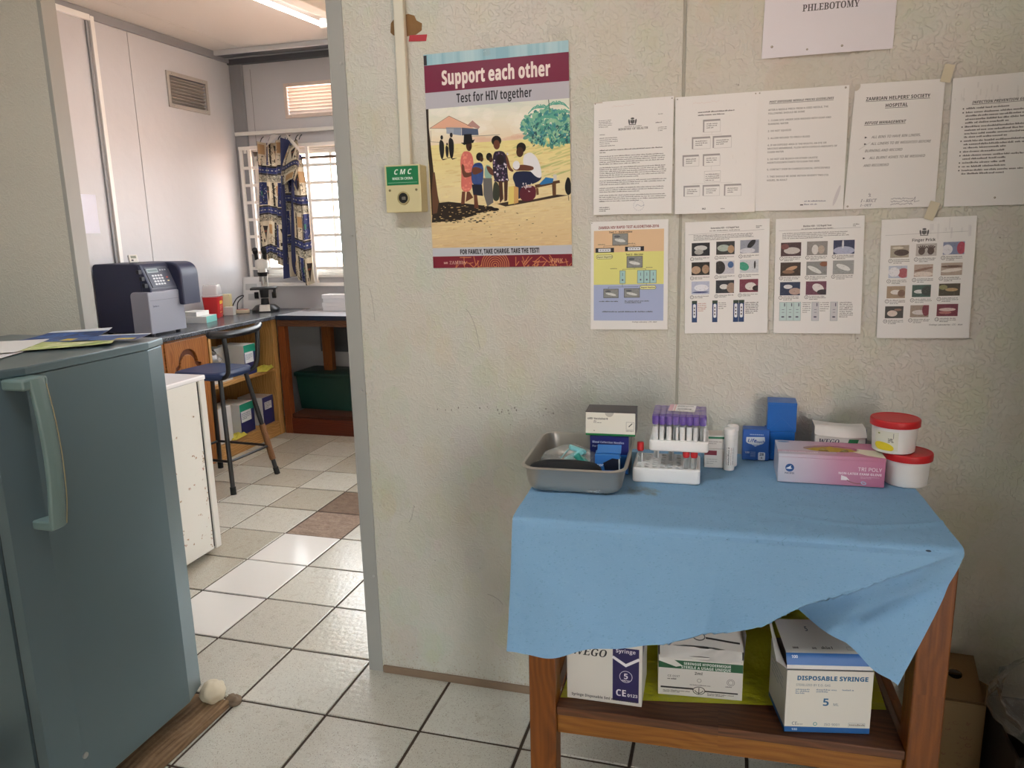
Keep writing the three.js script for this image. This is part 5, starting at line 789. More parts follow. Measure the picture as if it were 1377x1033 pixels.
// ---- crushed white carton behind the glove box
{
  const o = thing('white_carton', 'crushed white carton with a green patch behind the pink glove box', 'carton', [0.281, TY + 0.003, 0.078], TA - 0.04);
  const F = print(0.118, 0.08, (c, w, h) => { text(c, 'WEGO', 60, 165, 'italic bold 140px serif', '#27264a', 'left', 420); c.fillStyle = '#1f7a48'; c.beginPath(); c.moveTo(680, 50); c.lineTo(870, 50); c.lineTo(840, 170); c.lineTo(650, 170); c.fill(); });
  part('carton_body', new RoundedBoxGeometry(0.12, 0.085, 0.07, 1, 0.0015).translate(0, 0.0425, 0), [std('#34365c', 0.45), cardEdge, cardEdge, cardEdge, cardEdge, cardEdge], o);
  part('printed_front', rspan(-0.059, 0.059, 0.004, 0.07, 0.0345, 0.0355, 0.0003), F, o).geometry = new THREE.BoxGeometry(0.118, 0.08, 0.001).translate(0, 0.0432, 0.0355);
  part('lid_flap', grid(20, 8, (u, v) => [(u - 0.5) * 0.122, lerp(0.107, 0.088, v) - 0.004 * Math.sin(u * Math.PI) * v - 0.004 * u, 0.012 + 0.028 * Math.sqrt(v)]), std('#dedbd8', 0.4, { side: THREE.DoubleSide }), o);
  part('lid_side', grid(6, 8, (u, v) => [0.061, lerp(0.103, 0.05, v), lerp(0.04, -0.035, u) - 0.006 * (1 - v)]), std('#3a3c66', 0.4, { side: THREE.DoubleSide }), o); part('lid_side', grid(6, 8, (u, v) => [-0.061, lerp(0.106, 0.05, v), lerp(-0.035, 0.03, u)]), std('#8e8d8c', 0.4, { side: THREE.DoubleSide }), o);
  part('lid_top', grid(20, 6, (u, v) => [(u - 0.5) * 0.122, 0.107 - 0.004 * Math.sin(u * 3) - 0.004 * u, lerp(-0.035, 0.012, v)]), std('#dedbd8', 0.4, { side: THREE.DoubleSide }), o);
}
// ---- pink glove box
{
  const w = 0.238, h = 0.0635, d = 0.122, grad = (c, W, H) => { const g = c.createLinearGradient(0, 0, W, 0); g.addColorStop(0, '#bfc3cf'); g.addColorStop(0.3, '#c7b4c2'); g.addColorStop(0.6, '#c78aa4'); g.addColorStop(1, '#bd6f90'); c.fillStyle = g; c.fillRect(0, 0, W, H); };
  const o = thing('glove_box', 'pink glove box with an oval opening showing yellowish gloves', 'glove box', [0.2445, TY + 0.003, 0.189], TA - 0.02);
  const front = print(w, h, (c, W, H) => { grad(c, W, H); text(c, 'TRI POLY', 970, 108, '54px sans-serif', '#efe3ea', 'right'); text(c, 'NON-LATEX EXAM GLOVE', 972, 150, 'bold 34px sans-serif', '#f0e4ea', 'right', 400); scrib(c, 780, 172, 170, 12, 2, { size: 8, col: 'rgba(240,228,236,.6)' }); c.fillStyle = '#1d4f8c'; c.beginPath(); c.arc(112, 112, 42, 0, 7); c.fill(); c.fillStyle = '#d8dde6'; c.beginPath(); c.moveTo(72, 120); c.quadraticCurveTo(110, 100, 128, 84); c.quadraticCurveTo(112, 116, 140, 118); c.quadraticCurveTo(110, 134, 72, 120); c.fill(); text(c, 'PACIFIX', 112, 178, 'bold 24px sans-serif', '#3c4a66', 'center', 100); text(c, 'SMALL T SIZE', 46, 288, 'bold 28px sans-serif', '#3a3c48', 'left', 190); c.fillStyle = '#efe6e8'; c.beginPath(); c.moveTo(600, 160); c.lineTo(650, 176); c.lineTo(680, 210); c.lineTo(600, 212); c.fill(); c.strokeStyle = '#9a6a6e'; c.lineWidth = 9; c.beginPath(); c.moveTo(655, 208); c.quadraticCurveTo(720, 252, 800, 236); c.stroke(); c.strokeStyle = '#a9c0d8'; c.beginPath(); c.ellipse(810, 232, 22, 12, 0.3, 0, 7); c.stroke(); c.fillStyle = 'rgba(240,226,234,.6)'; for (let x = 330; x < 960; x += 9) c.fillRect(x, 292, 6, 5); });
  const pink = std('#bf7f9b', 0.42);
  const g = new RoundedBoxGeometry(w, h, d, 1, 0.0012).translate(0, h / 2, 0);
  part('carton_body', g, [pink, std('#b9bccb', 0.42), pink, pink, front, pink], o);
  const oval = []; for (let k = 0; k < 40; k++) oval.push([Math.cos(k * Math.PI / 20) * 0.064 + 0.006, Math.sin(k * Math.PI / 20) * 0.028]);
  const topG = plan(rect(-w / 2, w / 2, -d / 2, d / 2), h, h + 0.008, 0.0006, [oval]), tp = topG.attributes.position, tu = topG.attributes.uv;
  for (let i = 0; i < tp.count; i++) tu.setXY(i, tp.getX(i) / w + 0.5, 0.5 - tp.getZ(i) / d);
  part('top_panel', topG, print(w, d, (c, W, H) => { grad(c, W, H); c.fillStyle = '#e6dfc8'; c.beginPath(); c.moveTo(560, H * 0.35); c.lineTo(1000, H * 0.5); c.lineTo(1000, H); c.lineTo(840, H * 0.86); c.fill(); c.fillStyle = '#c9a9bb'; c.fillRect(0, H * 0.72, 560, 60); text(c, 'TRI POLY NON-LATEX', 40, H * 0.84, 'bold 34px sans-serif', '#efe3ea'); c.fillStyle = '#5a86b4'; c.beginPath(); c.ellipse(80, 60, 60, 24, 0, 0, 7); c.fill(); }), o);
  part('gloves', lump(5, (x, y, z) => { const n = 1 + 0.25 * (fbm(x * 5 + 1, z * 5 + y * 3, 3) - 0.5); return [x * 0.062 * n + 0.006, h + 0.001 + Math.max(-0.002, y * 0.008 * (0.6 + 0.8 * fbm(x * 9, z * 9, 2))), z * 0.026 * n]; }), std('#b99a3e', 0.6), o, 'yellowish gloves in the opening');
  part('gloves', grid(20, 6, (u, v) => [lerp(-0.03, 0.04, u) + 0.004, h + 0.005 + 0.006 * Math.sin(u * 9) * v + 0.004 * v, 0.012 + 0.012 * v]), std('#d8c98c', 0.6, { side: THREE.DoubleSide }), o);
}
// ---- two white tubs with red lids
function tub(label, pos, turn, deco) {
  const t = thing('plastic_tub', label, 'tub', pos, turn), red = std('#c8262a', 0.42);
  part('tub_body', lathe([[0, 0.001], [0.044, 0], [0.0465, 0.002], [0.0495, 0.06], [0.0515, 0.0605], [0.0515, 0.069], [0.048, 0.07], [0, 0.07]], 48), M.whitePlastic, t);
  part('lid', lathe([[0.0515, 0.062], [0.0545, 0.0625], [0.0548, 0.076], [0.0535, 0.079], [0.05, 0.0795], [0.0485, 0.0778], [0, 0.0772]], 56), red, t);
  if (deco) part('paper_label', new THREE.CylinderGeometry(0.0492, 0.0478, 0.046, 40, 1, true, -1.15, 1.15).translate(0, 0.031, 0), deco, t);
  return t;
}
{
  tub('lower white tub with a red lid at the right end of the table', [0.4205, TY + 0.002, 0.192], 0, null);
  tub('upper white tub with a red lid and a yellow label, stacked on the other tub', [0.3885, TY + 0.082, 0.19], 0, print(0.057, 0.046, (c, w, h) => { c.fillStyle = '#e3cf2c'; c.beginPath(); c.ellipse(430, 660, 420, 190, 0.12, 0, 7); c.fill(); scrib(c, 610, 330, 190, 60, 3, { size: 50, bold: 6, last: 1 }); c.fillStyle = '#8a9a5a'; c.fillRect(160, 90, 100, 60); c.fillStyle = '#777'; c.fillRect(800, 60, 20, 220); }, '#dcdccc'));
}
// ---- the lower shelf
const SY = 0.3572, CY = SY + 0.0012;
{
  const white = std('#dcdad4', 0.45), navyP = '#2a2358';
  // WEGO carton
  const w = 0.178, h = 0.165, d = 0.14;
  const F = print(w, h, (c, W, H) => { text(c, 'WEGO', 60, 262, 'italic bold 150px serif', '#242327', 'left', 470); c.fillStyle = navyP; c.fillRect(615, 95, 345, 780); text(c, 'Syringe', 785, 168, 'bold 74px sans-serif', '#dcdae6', 'center', 300); c.strokeStyle = '#e6e4ea'; c.lineWidth = 40; c.beginPath(); c.moveTo(612, 236); c.lineTo(788, 345); c.lineTo(964, 236); c.stroke(); c.strokeStyle = '#dcdae6'; c.lineWidth = 8; c.beginPath(); c.arc(790, 510, 82, 0, 7); c.stroke(); text(c, '5', 790, 540, 'bold 110px sans-serif', '#e6e4ea', 'center'); text(c, 'ml/cc', 790, 580, 'bold 40px sans-serif', '#e6e4ea', 'center'); text(c, 'CE', 655, 800, 'bold 130px sans-serif', '#e6e4ea', 'left', 145); text(c, '0123', 810, 800, 'bold 62px sans-serif', '#e6e4ea'); text(c, 'Syringe Disposable 5ml without needle', 60, 880, 'bold 52px sans-serif', '#3a393c', 'left', 880); }, '#d8d6ce', 2600);
  const o = carton('syringe_carton', 'white syringe carton with a navy panel at the left of the lower shelf', w, h, d, [-0.2565, CY, 0.437], 0.02, { front: F, right: print(d, h, (c, W, H) => { c.fillStyle = '#3a3458'; c.beginPath(); c.moveTo(120, 90); c.lineTo(700, 70); c.lineTo(420, 250); c.lineTo(150, 330); c.fill(); }, '#cfccc6', 1600) }, white);
  flapSeam(o, w, h, d, white);
  // hypodermic carton with a torn top
  const w2 = 0.196, h2 = 0.106, d2 = 0.13;
  const F2 = print(w2, h2, (c, W, H) => { c.fillStyle = '#1b5738'; c.fillRect(0, 62, W, 110); c.fillStyle = '#d8d6d0'; c.beginPath(); c.moveTo(0, 40); c.lineTo(190, 62); c.lineTo(290, 130); c.lineTo(210, 150); c.lineTo(0, 80); c.fill(); text(c, 'SERINGUE HYPODERMIQUE', 860, 116, 'bold 50px sans-serif', '#e2e6e2', 'right', 560); text(c, 'STERILE A USAGE UNIQUE', 860, 164, 'bold 48px sans-serif', '#e2e6e2', 'right', 700); text(c, '2ml', 480, 240, 'bold 54px sans-serif', '#3a3a38', 'center'); text(c, 'CE 0197', 110, 292, '40px serif', '#4a4a48'); scrib(c, 110, 324, 170, 22, 1, { size: 18, bold: 2 }); c.strokeStyle = '#5a5a58'; c.lineWidth = 4; c.beginPath(); c.arc(490, 316, 24, 0, 7); c.stroke(); c.beginPath(); c.arc(862, 310, 44, 0, 7); c.stroke(); c.beginPath(); c.arc(862, 310, 28, 0, 7); c.stroke(); scrib(c, 800, 376, 130, 16, 1, { size: 14 }); scrib(c, 380, 384, 240, 16, 1, { size: 13, last: 1 }); c.fillStyle = '#1e1f1f'; c.fillRect(30, 424, 390, 22); c.fillRect(560, 446, 390, 18); c.strokeStyle = '#1e1f1f'; c.lineWidth = 8; c.beginPath(); c.ellipse(490, 452, 70, 50, 0, 0, 7); c.stroke(); c.beginPath(); c.moveTo(490, 412); c.lineTo(490, 500); c.moveTo(440, 450); c.quadraticCurveTo(490, 520, 540, 450); c.stroke(); scrib(c, 60, 482, 330, 18, 2, { size: 15 }); scrib(c, 590, 492, 330, 18, 2, { size: 15 }); }, '#d2d0ca', 2600);
  const o2 = thing('syringe_carton', 'torn-open white syringe carton with a green band in the middle of the lower shelf', 'carton', [-0.043, CY, 0.368], 0.1);
  part('carton_body', new RoundedBoxGeometry(w2, h2, d2, 1, 0.0012).translate(0, h2 / 2, 0), [white, white, std('#8f8d88', 0.7), white, F2, white], o2);
  const lidP = print(w2, 0.09, (c, W, H) => { scrib(c, 150, 190, 720, 20, 1, { size: 34, bold: 2, col: 'rgba(40,40,38,.8)', last: 1 }); c.fillStyle = '#1e1f1f'; c.fillRect(20, 372, 380, 16); c.fillRect(560, 372, 400, 16); c.strokeStyle = '#1e1f1f'; c.lineWidth = 8; c.beginPath(); c.ellipse(480, 372, 70, 36, 0, 0, 7); c.stroke(); }, '#cfcdc8', 2200); lidP.side = THREE.DoubleSide;
  part('lid_flap', grid(16, 10, (u, v) => [(u - 0.5) * w2, lerp(0.205, 0.13, v) + 0.004 * Math.sin(u * 5), lerp(-0.03, 0.062, v) + 0.004 * Math.sin(u * 6 + 1)]), lidP, o2);
  part('torn_edge', grid(24, 5, (u, v) => [(u - 0.5) * (w2 - 0.006), lerp(0.124, 0.1, v) + 0.01 * (fbm(u * 9, 2, 3) - 0.5), 0.05 + 0.014 * v + 0.01 * fbm(u * 7, v * 2 + 5, 2)]), std('#cbc9c4', 0.5, { side: THREE.DoubleSide }), o2);
  part('side_flap', grid(6, 6, (u, v) => [-w2 / 2 - 0.004 * (1 - v) + 0.0005, lerp(0.165, 0.09, v), lerp(-0.055, 0.062, u)]), std('#bdbbb6', 0.5, { side: THREE.DoubleSide }), o2); part('side_flap', grid(6, 6, (u, v) => [w2 / 2 + 0.004 * (1 - v), lerp(0.17, 0.09, v), lerp(-0.055, 0.062, u)]), std('#bdbbb6', 0.5, { side: THREE.DoubleSide }), o2);
  for (const [x, z, a] of [[-0.05, 0.03, 0.3], [0.0, 0.02, -0.2], [0.055, 0.03, 0.15]]) part('syringe_packet', rbox(0.07, 0.006, 0.034, 0.002).rotateY(a).rotateX(0.3).translate(x, h2 + 0.008, z), std('#b9bcbf', 0.3), o2);
  // DISPOSABLE SYRINGE carton, lid up
  const w3 = 0.184, h3 = 0.152, d3 = 0.135, blue = '#2a6fb0';
  const F3 = print(w3, h3, (c, W, H) => { c.fillStyle = '#1f5f9e'; c.fillRect(0, H - 75, W, 75); text(c, 'DISPOSABLE SYRINGE', 530, 128, 'bold 80px sans-serif', '#245c86', 'center', 830); c.strokeStyle = '#245c86'; c.lineWidth = 3; c.strokeText('DISPOSABLE SYRINGE', 530, 128, 830); text(c, 'STERILIZED BY E.O. GAS', 110, 206, '40px sans-serif', '#6a7a84', 'left', 400); scrib(c, 110, 258, 160, 26, 3, { size: 20, col: 'rgba(70,100,130,.7)' }); scrib(c, 350, 258, 240, 26, 2, { size: 20, col: 'rgba(70,100,130,.7)' }); scrib(c, 650, 256, 220, 26, 1, { size: 20, col: 'rgba(70,100,130,.7)' }); text(c, '5', 470, 462, 'bold 140px sans-serif', '#245c86', 'center'); text(c, 'ML', 555, 460, '48px sans-serif', '#6a7a84'); text(c, 'CE', 84, H - 96, '60px sans-serif', '#5a6a74'); text(c, '0197', 150, H - 96, '30px sans-serif', '#5a6a74'); c.strokeStyle = '#2a8a8a'; c.lineWidth = 7; c.beginPath(); c.arc(360, H - 116, 20, 0, 7); c.stroke(); text(c, 'ISO 9001', 465, H - 96, '46px sans-serif', '#6a7a84'); c.strokeStyle = '#8a98a2'; c.lineWidth = 4; c.strokeRect(750, H - 140, 190, 44); scrib(c, 760, H - 108, 170, 20, 1, { size: 22, last: 1 }); text(c, '100', 84, H - 22, 'bold 42px sans-serif', '#cfe0ee'); }, '#d7d5cb', 2600);
  const o3 = thing('syringe_carton', 'open white and blue syringe carton reading DISPOSABLE SYRINGE at the right of the lower shelf', 'carton', [0.226, CY, 0.431], 0.2);
  part('carton_body', new RoundedBoxGeometry(w3, h3, d3, 1, 0.0012).translate(0, h3 / 2, 0), [white, print(d3, h3, (c, W, H) => { c.fillStyle = '#1f5f9e'; c.fillRect(0, H - 90, W, 90); scrib(c, 120, 300, 700, 80, 4, { size: 50, col: 'rgba(90,110,130,.5)' }); }, '#cfcfcc', 1600), std('#8f8d88', 0.7), white, F3, white], o3);
  const top = print(w3, 0.1, (c, W, H) => { text(c, '5', 330, 130, 'bold 70px sans-serif', '#4a5a66'); scrib(c, 100, 320, 110, 20, 1, { size: 28, bold: 2 }); scrib(c, 330, 322, 60, 20, 1, { size: 28 }); scrib(c, 440, 320, 220, 20, 1, { size: 28 }); c.strokeStyle = '#9aa2a8'; c.lineWidth = 4; c.strokeRect(740, 294, 190, 34); c.fillStyle = '#2567b0'; c.fillRect(0, 366, W, 140); text(c, '100', 60, 424, 'bold 46px sans-serif', '#dfe8f2'); c.fillStyle = '#dcdad4'; c.fillRect(0, 500, W, 60); }, '#d3d2cd', 2200); top.side = THREE.DoubleSide;
  part('lid', grid(12, 14, (u, v) => { const b = v < 0.66 ? [lerp(0.205, 0.184, v / 0.66), lerp(-0.058, 0.048, v / 0.66)] : [lerp(0.184, 0.152, (v - 0.66) / 0.34), lerp(0.048, 0.062, (v - 0.66) / 0.34)]; return [(u - 0.5) * (w3 - 0.002), b[0], b[1]]; }), top, o3);
  part('side_flap', grid(6, 8, (u, v) => [-w3 / 2 - 0.028 * (1 - v) ** 1.3 + 0.004, lerp(0.262 - 0.09 * u, h3 - 0.004, v), lerp(-0.05, 0.066, u)]), std('#d3d2cd', 0.45, { side: THREE.DoubleSide }), o3); part('side_flap', grid(6, 8, (u, v) => [w3 / 2 + 0.001, lerp(0.195, h3 - 0.01, v), lerp(-0.06, 0.056, u)]), std('#cbcac6', 0.45, { side: THREE.DoubleSide }), o3);
  // yellow plastic sheet behind and under the cartons
  const yel = phys('#bfc026', 0.4, { side: THREE.DoubleSide, bumpMap: rep(T.soft, 4), bumpScale: 0.004 });
  const g = grid(90, 40, (u, v) => { const x = lerp(-0.36, 0.382, u), k = v, z0 = lerp(-0.19, 0.503 - 0.137 * u, Math.pow(k, 0.8)), n = fbm(x * 14 + 3, k * 7, 3) - 0.4; const y = lerp(0.15, 0.105, sstep(0, 0.2, z0)) * (1 - sstep(0.2, 0.285, z0 + 0.02 * (n - 0.1))); return [x, SY + 0.0004 + Math.max(0.0004, y * (0.75 + 0.6 * n) * sstep(0, 0.06, u) * sstep(1, 0.97, u)) , z0 + 0.01]; });
  solo('yellow_bag', g, yel, 'crumpled yellow plastic bag spread behind the cartons on the lower shelf', 'plastic bag', [0, 0, 0.0], 0);
}
// ---- floor corner right of the table
{
  const kraft = std('#7d6440', 0.8, { bumpMap: rep(T.fine, 4), bumpScale: 0.0006 });
  const face = print(0.1, 0.26, (c, W, H) => { for (let i = 0; i < 40; i++) { c.strokeStyle = `rgba(96,40,34,${rr(0.2, 0.7)})`; c.lineWidth = rr(6, 16); const x = rr(300, 900), y = rr(500, H - 200); c.beginPath(); c.arc(x, y, rr(10, 50), 0, rr(2, 6)); c.stroke(); } c.strokeStyle = 'rgba(60,44,26,.5)'; c.lineWidth = 6; c.beginPath(); c.moveTo(0, 60); c.lineTo(W, 40); c.stroke(); }, '#7d6440', 2000);
  const o = thing('cardboard_box', 'brown cardboard box with a round hand hole standing right of the table', 'cardboard box', [0.592, 0.009, 0.092], -0.04);
  part('box_body', new RoundedBoxGeometry(0.13, 0.262, 0.14, 1, 0.0015).translate(0, 0.131, 0), [kraft, kraft, kraft, kraft, face, kraft], o);
  const hole = []; for (let k = 0; k < 20; k++) hole.push([0.01 + 0.017 * Math.cos(k * 0.314), -0.005 + 0.015 * Math.sin(k * 0.314)]);
  part('sloping_top', plan(rect(-0.064, 0.064, -0.07, 0.07), 0, 0.003, 0, [hole]).rotateX(0.42).translate(-0.002, 0.29, -0.004), kraft, o); part('hole_shade', span(-0.05, 0.05, 0.263, 0.268, -0.05, 0.05), std('#2a2117', 0.9), o);
  part('flap', rbox(0.003, 0.075, 0.05, 0.001).rotateZ(-0.55).rotateY(-0.5).translate(0.085, 0.295, 0.04), kraft, o);
  for (const s of [-1, 1]) part('gusset', profile([[-0.066, 0.26], [0.066, 0.26], [-0.066, 0.318]], 0.003).rotateY(Math.PI / 2).translate(s * 0.062, 0, 0), kraft, o);
  const bag = lump(6, (x, y, z) => { const n = 1 + 0.7 * (fbm(x * 2.2 + 18, y * 2.2 + z * 2, 4) - 0.5) + 0.3 * Math.abs(fbm(x * 6 + 2, z * 6 + y * 5, 2) - 0.5); return [x * 0.13 * n, y * 0.1 * n, z * 0.12 * n]; });
  solo('clear_bag', bag, phys('#e8e8e6', 0.12, { transmission: 0.88, thickness: 0, side: THREE.DoubleSide }), 'crumpled clear plastic bag at the right edge on the dark carton', 'plastic bag', [0.765, 0.345, 0.24]);
  const dk = thing('storage_box', 'dark brown open box under the clear plastic bag at the right edge', 'box', [0.79, 0, 0.2]);
  for (const g of [rspan(-0.12, 0.12, 0.0, 0.012, -0.13, 0.13), rspan(-0.12, -0.11, 0.012, 0.25, -0.13, 0.13), rspan(0.11, 0.12, 0.012, 0.25, -0.13, 0.13), rspan(-0.11, 0.11, 0.012, 0.25, -0.13, -0.12), rspan(-0.11, 0.11, 0.012, 0.25, 0.12, 0.13)]) part('panel', g, std('#2f251b', 0.8), dk);
}

// ------------------------------------------------------------------ back room: counters, shelves, stool
{
  const c = solo('counter_top', merged([rspan(RX0, -3.185, 0.862, 0.89, RZ0 + 0.001, -0.9, 0.006)]), M.granite, 'dark speckled counter top along the left wall', 'counter top');
  const b = thing('work_bench', 'bench with dark blue edge below the window, on reddish timber legs', 'bench');
  part('bench_top', rspan(-3.183, -1.53, 0.876, 0.89, RZ0 + 0.001, -2.705, 0.003), std('#9a9ba0', 0.35), b); part('edge_strip', rspan(-3.183, -1.53, 0.858, 0.891, -2.704, -2.695, 0.002), std('#1b2638', 0.35), b);
  part('rail', along(rspan(-3.183, -1.53, 0.81, 0.858, -2.74, -2.705, 0.003), 'x'), wood(T.woodBrown, 0.6), b); part('post', rspan(-3.185, -3.125, 0, 0.81, -2.76, -2.71, 0.003), std('#c9a68c', 0.5, { map: M.woodDoor.map }), b); part('leg', rspan(-2.99, -2.915, 0.1, 0.876, -3.05, -2.99, 0.003), wood(T.woodRed, 0.6), b);
  part('leg', rspan(-1.6, -1.54, 0, 0.81, -2.76, -2.71, 0.003), wood(T.woodBrown, 0.6), b);
  part('bottom_shelf', along(rspan(-3.125, -1.6, 0.12, 0.15, RZ0 + 0.001, -2.72, 0.003), 'x'), std('#ffffff', 0.6, { map: rep(T.woodBrown, 2), color: '#b99880' }), b); part('plinth', along(rspan(-3.125, -1.6, 0.0, 0.118, -2.735, -2.71, 0.003), 'x'), std('#ffffff', 0.5, { map: rep(T.woodRed, 2), color: '#c98a7a' }), b, 'reddish plinth board');
  solo('backboard', rspan(-3.12, -1.55, 0.55, 0.86, RZ0 + 0.0008, RZ0 + 0.012, 0.002), std('#5d5d60', 0.7), 'dark grey board on the wall under the bench', 'board');
  const bin = thing('storage_bin', 'dark green storage bin with a lid under the bench', 'storage bin', [-2.93, 0.151, -3.02], -0.03), gm = std('#123a31', 0.5);
  part('bin_body', loft([rrect(0.46, 0.27, 0.03, 0), rrect(0.5, 0.3, 0.035, 0.255)], true, true, 0.6), gm, bin); part('lid', loft([rrect(0.515, 0.315, 0.036, 0.253), rrect(0.525, 0.32, 0.036, 0.257), rrect(0.525, 0.32, 0.036, 0.28), rrect(0.5, 0.3, 0.03, 0.285)], true, true, 0.6), std('#0f322c', 0.5), bin);
  // cupboard with an arched door panel
  const k = thing('cupboard', 'brown wooden cupboard with an arched door panel under the counter', 'cupboard');
  part('cupboard_body', rspan(-3.69, -3.222, 0.0, 0.861, -1.955, -0.95, 0.002), M.woodDoor, k);
  for (const [z0, z1] of [[-1.945, -1.565], [-1.555, -1.175]]) {
    const s = new THREE.Shape([[z0, 0.1], [z1, 0.1], [z1, 0.85], [z0, 0.85]].map(([z, y]) => new THREE.Vector2(-z, y))), cz = -(z0 + z1) / 2, arch = new THREE.Path();
    arch.moveTo(cz - 0.115, 0.18); arch.lineTo(cz + 0.115, 0.18); arch.lineTo(cz + 0.115, 0.69); arch.lineTo(cz + 0.085, 0.7); arch.absarc(cz, 0.705, 0.085, 0, Math.PI, false); arch.lineTo(cz - 0.115, 0.69); arch.lineTo(cz - 0.115, 0.18); s.holes.push(arch);
    const d = part('door', profile(s, 0.02, 0.003).rotateY(Math.PI / 2).translate(-3.22, 0, 0), M.woodDoor, k);
    const inner = new THREE.Shape(); inner.moveTo(cz - 0.09, 0.205); inner.lineTo(cz + 0.09, 0.205); inner.lineTo(cz + 0.09, 0.66); inner.absarc(cz, 0.69, 0.066, 0, Math.PI, false); inner.lineTo(cz - 0.09, 0.66);
    part('door_panel', profile(inner, 0.012, 0.004).rotateY(Math.PI / 2).translate(-3.218, 0, 0), wood(T.woodDoor, 0.35), d); part('panel_back', rspan(-3.221, -3.216, 0.15, 0.81, -cz - 0.13, -cz + 0.13, 0.001), std('#ffffff', 0.5, { map: rep(T.woodDoor, 2), color: '#a08070' }), d);
  }
  // open shelf unit
  const s = thing('shelf_unit', 'open pine shelf unit at the end of the counter', 'shelf unit'), m = M.woodPine;
  part('side_panel', rspan(-3.69, -3.2, 0, 0.861, -1.98, -1.957, 0.002), m, s); part('side_panel', rspan(-3.69, -3.2, 0, 0.861, -2.725, -2.665, 0.002), m, s); part('shelf', along(rspan(-3.69, -3.205, 0.485, 0.51, -2.664, -1.981, 0.002), 'z'), m, s); part('shelf', along(rspan(-3.69, -3.205, 0.085, 0.105, -2.664, -1.981, 0.002), 'z'), m, s); part('plinth', along(rspan(-3.225, -3.203, 0, 0.084, -2.664, -1.981, 0.002), 'z'), m, s); part('back_panel', rspan(-3.7, -3.691, 0, 0.861, -2.7, -1.96, 0.001), m, s);
}
// cartons on the shelf unit
{
  const navy = std('#20255e', 0.5), white = std('#c9c8c6', 0.6);
  const kit = (label, w, h, d, pos, turn) => { const o = carton('kit_carton', label, w, h, d, pos, turn, { right: print(d, h, (c, W, H) => { c.fillStyle = '#1d8a72'; c.fillRect(0, 0, W, H * 0.26); c.fillStyle = '#d9dde2'; c.fillRect(60, H * 0.24, 720, H * 0.36); scrib(c, 110, H * 0.34, 600, 70, 4, { size: 44, col: 'rgba(60,80,110,.8)' }); }, '#20255e', 1200), front: white, top: std('#dcdad6', 0.5) }, navy); return o; };
  kit('navy and green kit carton on the upper shelf', 0.2, 0.21, 0.145, [-3.32, 0.511, -2.4], 0.05);
  kit('navy and green kit carton in the middle of the bottom shelf', 0.2, 0.215, 0.175, [-3.33, 0.106, -2.32], 0.06);
  const o = carton('kit_carton', 'navy kit carton with a white label at the end of the bottom shelf', 0.2, 0.205, 0.145, [-3.33, 0.106, -2.575], 0.04, { right: print(0.145, 0.205, (c, W, H) => { c.fillStyle = '#d9dadd'; c.fillRect(180, 260, 640, 380); scrib(c, 220, 340, 560, 80, 4, { size: 44 }); }, '#20255e', 1200), front: white, top: white }, navy);
  carton('white_carton', 'tall white carton at the near end of the bottom shelf', 0.22, 0.24, 0.14, [-3.33, 0.106, -2.07], 0, {}, white);
  carton('white_carton', 'white carton standing behind on the upper shelf, left of the kit carton', 0.16, 0.2, 0.12, [-3.46, 0.511, -2.28], 0.1, {}, white);
  carton('low_carton', 'low white carton with small print on the upper shelf', 0.16, 0.09, 0.2, [-3.31, 0.511, -2.11], 0.03, { right: print(0.2, 0.09, (c, W, H) => scrib(c, 200, 240, 560, 70, 1, { size: 60, bold: 3 }), '#b9b9b6', 1400) }, std('#b9b9b6', 0.6));
  carton('white_carton', 'white carton lying across the back of the bottom shelf', 0.15, 0.14, 0.3, [-3.6, 0.106, -2.4], 0.04, {}, white);
  carton('brown_carton', 'brown carton standing behind the kit cartons on the bottom shelf', 0.1, 0.22, 0.1, [-3.585, 0.247, -2.3], 0.1, {}, std('#7a5a38', 0.7));
  const fo = lump(5, (x, y, z) => { const n = 1 + 0.7 * (fbm(x * 2.6 + 3, y * 2.6 + z * 3, 4) - 0.5); return [x * 0.07 * n, y * 0.06 * n, z * 0.09 * n]; });
  solo('foil_bag', fo, phys('#d9dadc', 0.2, { transmission: 0.75, thickness: 0, side: THREE.DoubleSide }), 'crumpled clear bag lying on the low carton of the upper shelf', 'plastic bag', [-3.33, 0.66, -2.1]);
  const rag = (label, pos, sx, sz, turn) => solo('yellow_cloth', grid(24, 24, (u, v) => [(u - 0.5) * sx, 0.014 * fbm(u * 5 + pos[2], v * 5, 3) * 2 * sstep(0, 0.1, Math.min(u, 1 - u, v, 1 - v)) + 0.002, (v - 0.5) * sz]), std('#c9c04a', 0.7, { side: THREE.DoubleSide }), label, 'cloth', pos, turn);
  rag('yellow cloth on the upper shelf at its far end', [-3.235, 0.511, -2.57], 0.1, 0.2, 0.3); rag('yellow cloth under the cartons of the bottom shelf', [-3.235, 0.106, -2.19], 0.08, 0.16, 0.1); rag('yellow rag on the floor by the white refrigerator door', [-2.86, 0.001, -1.3], 0.1, 0.14, 0.6);
}
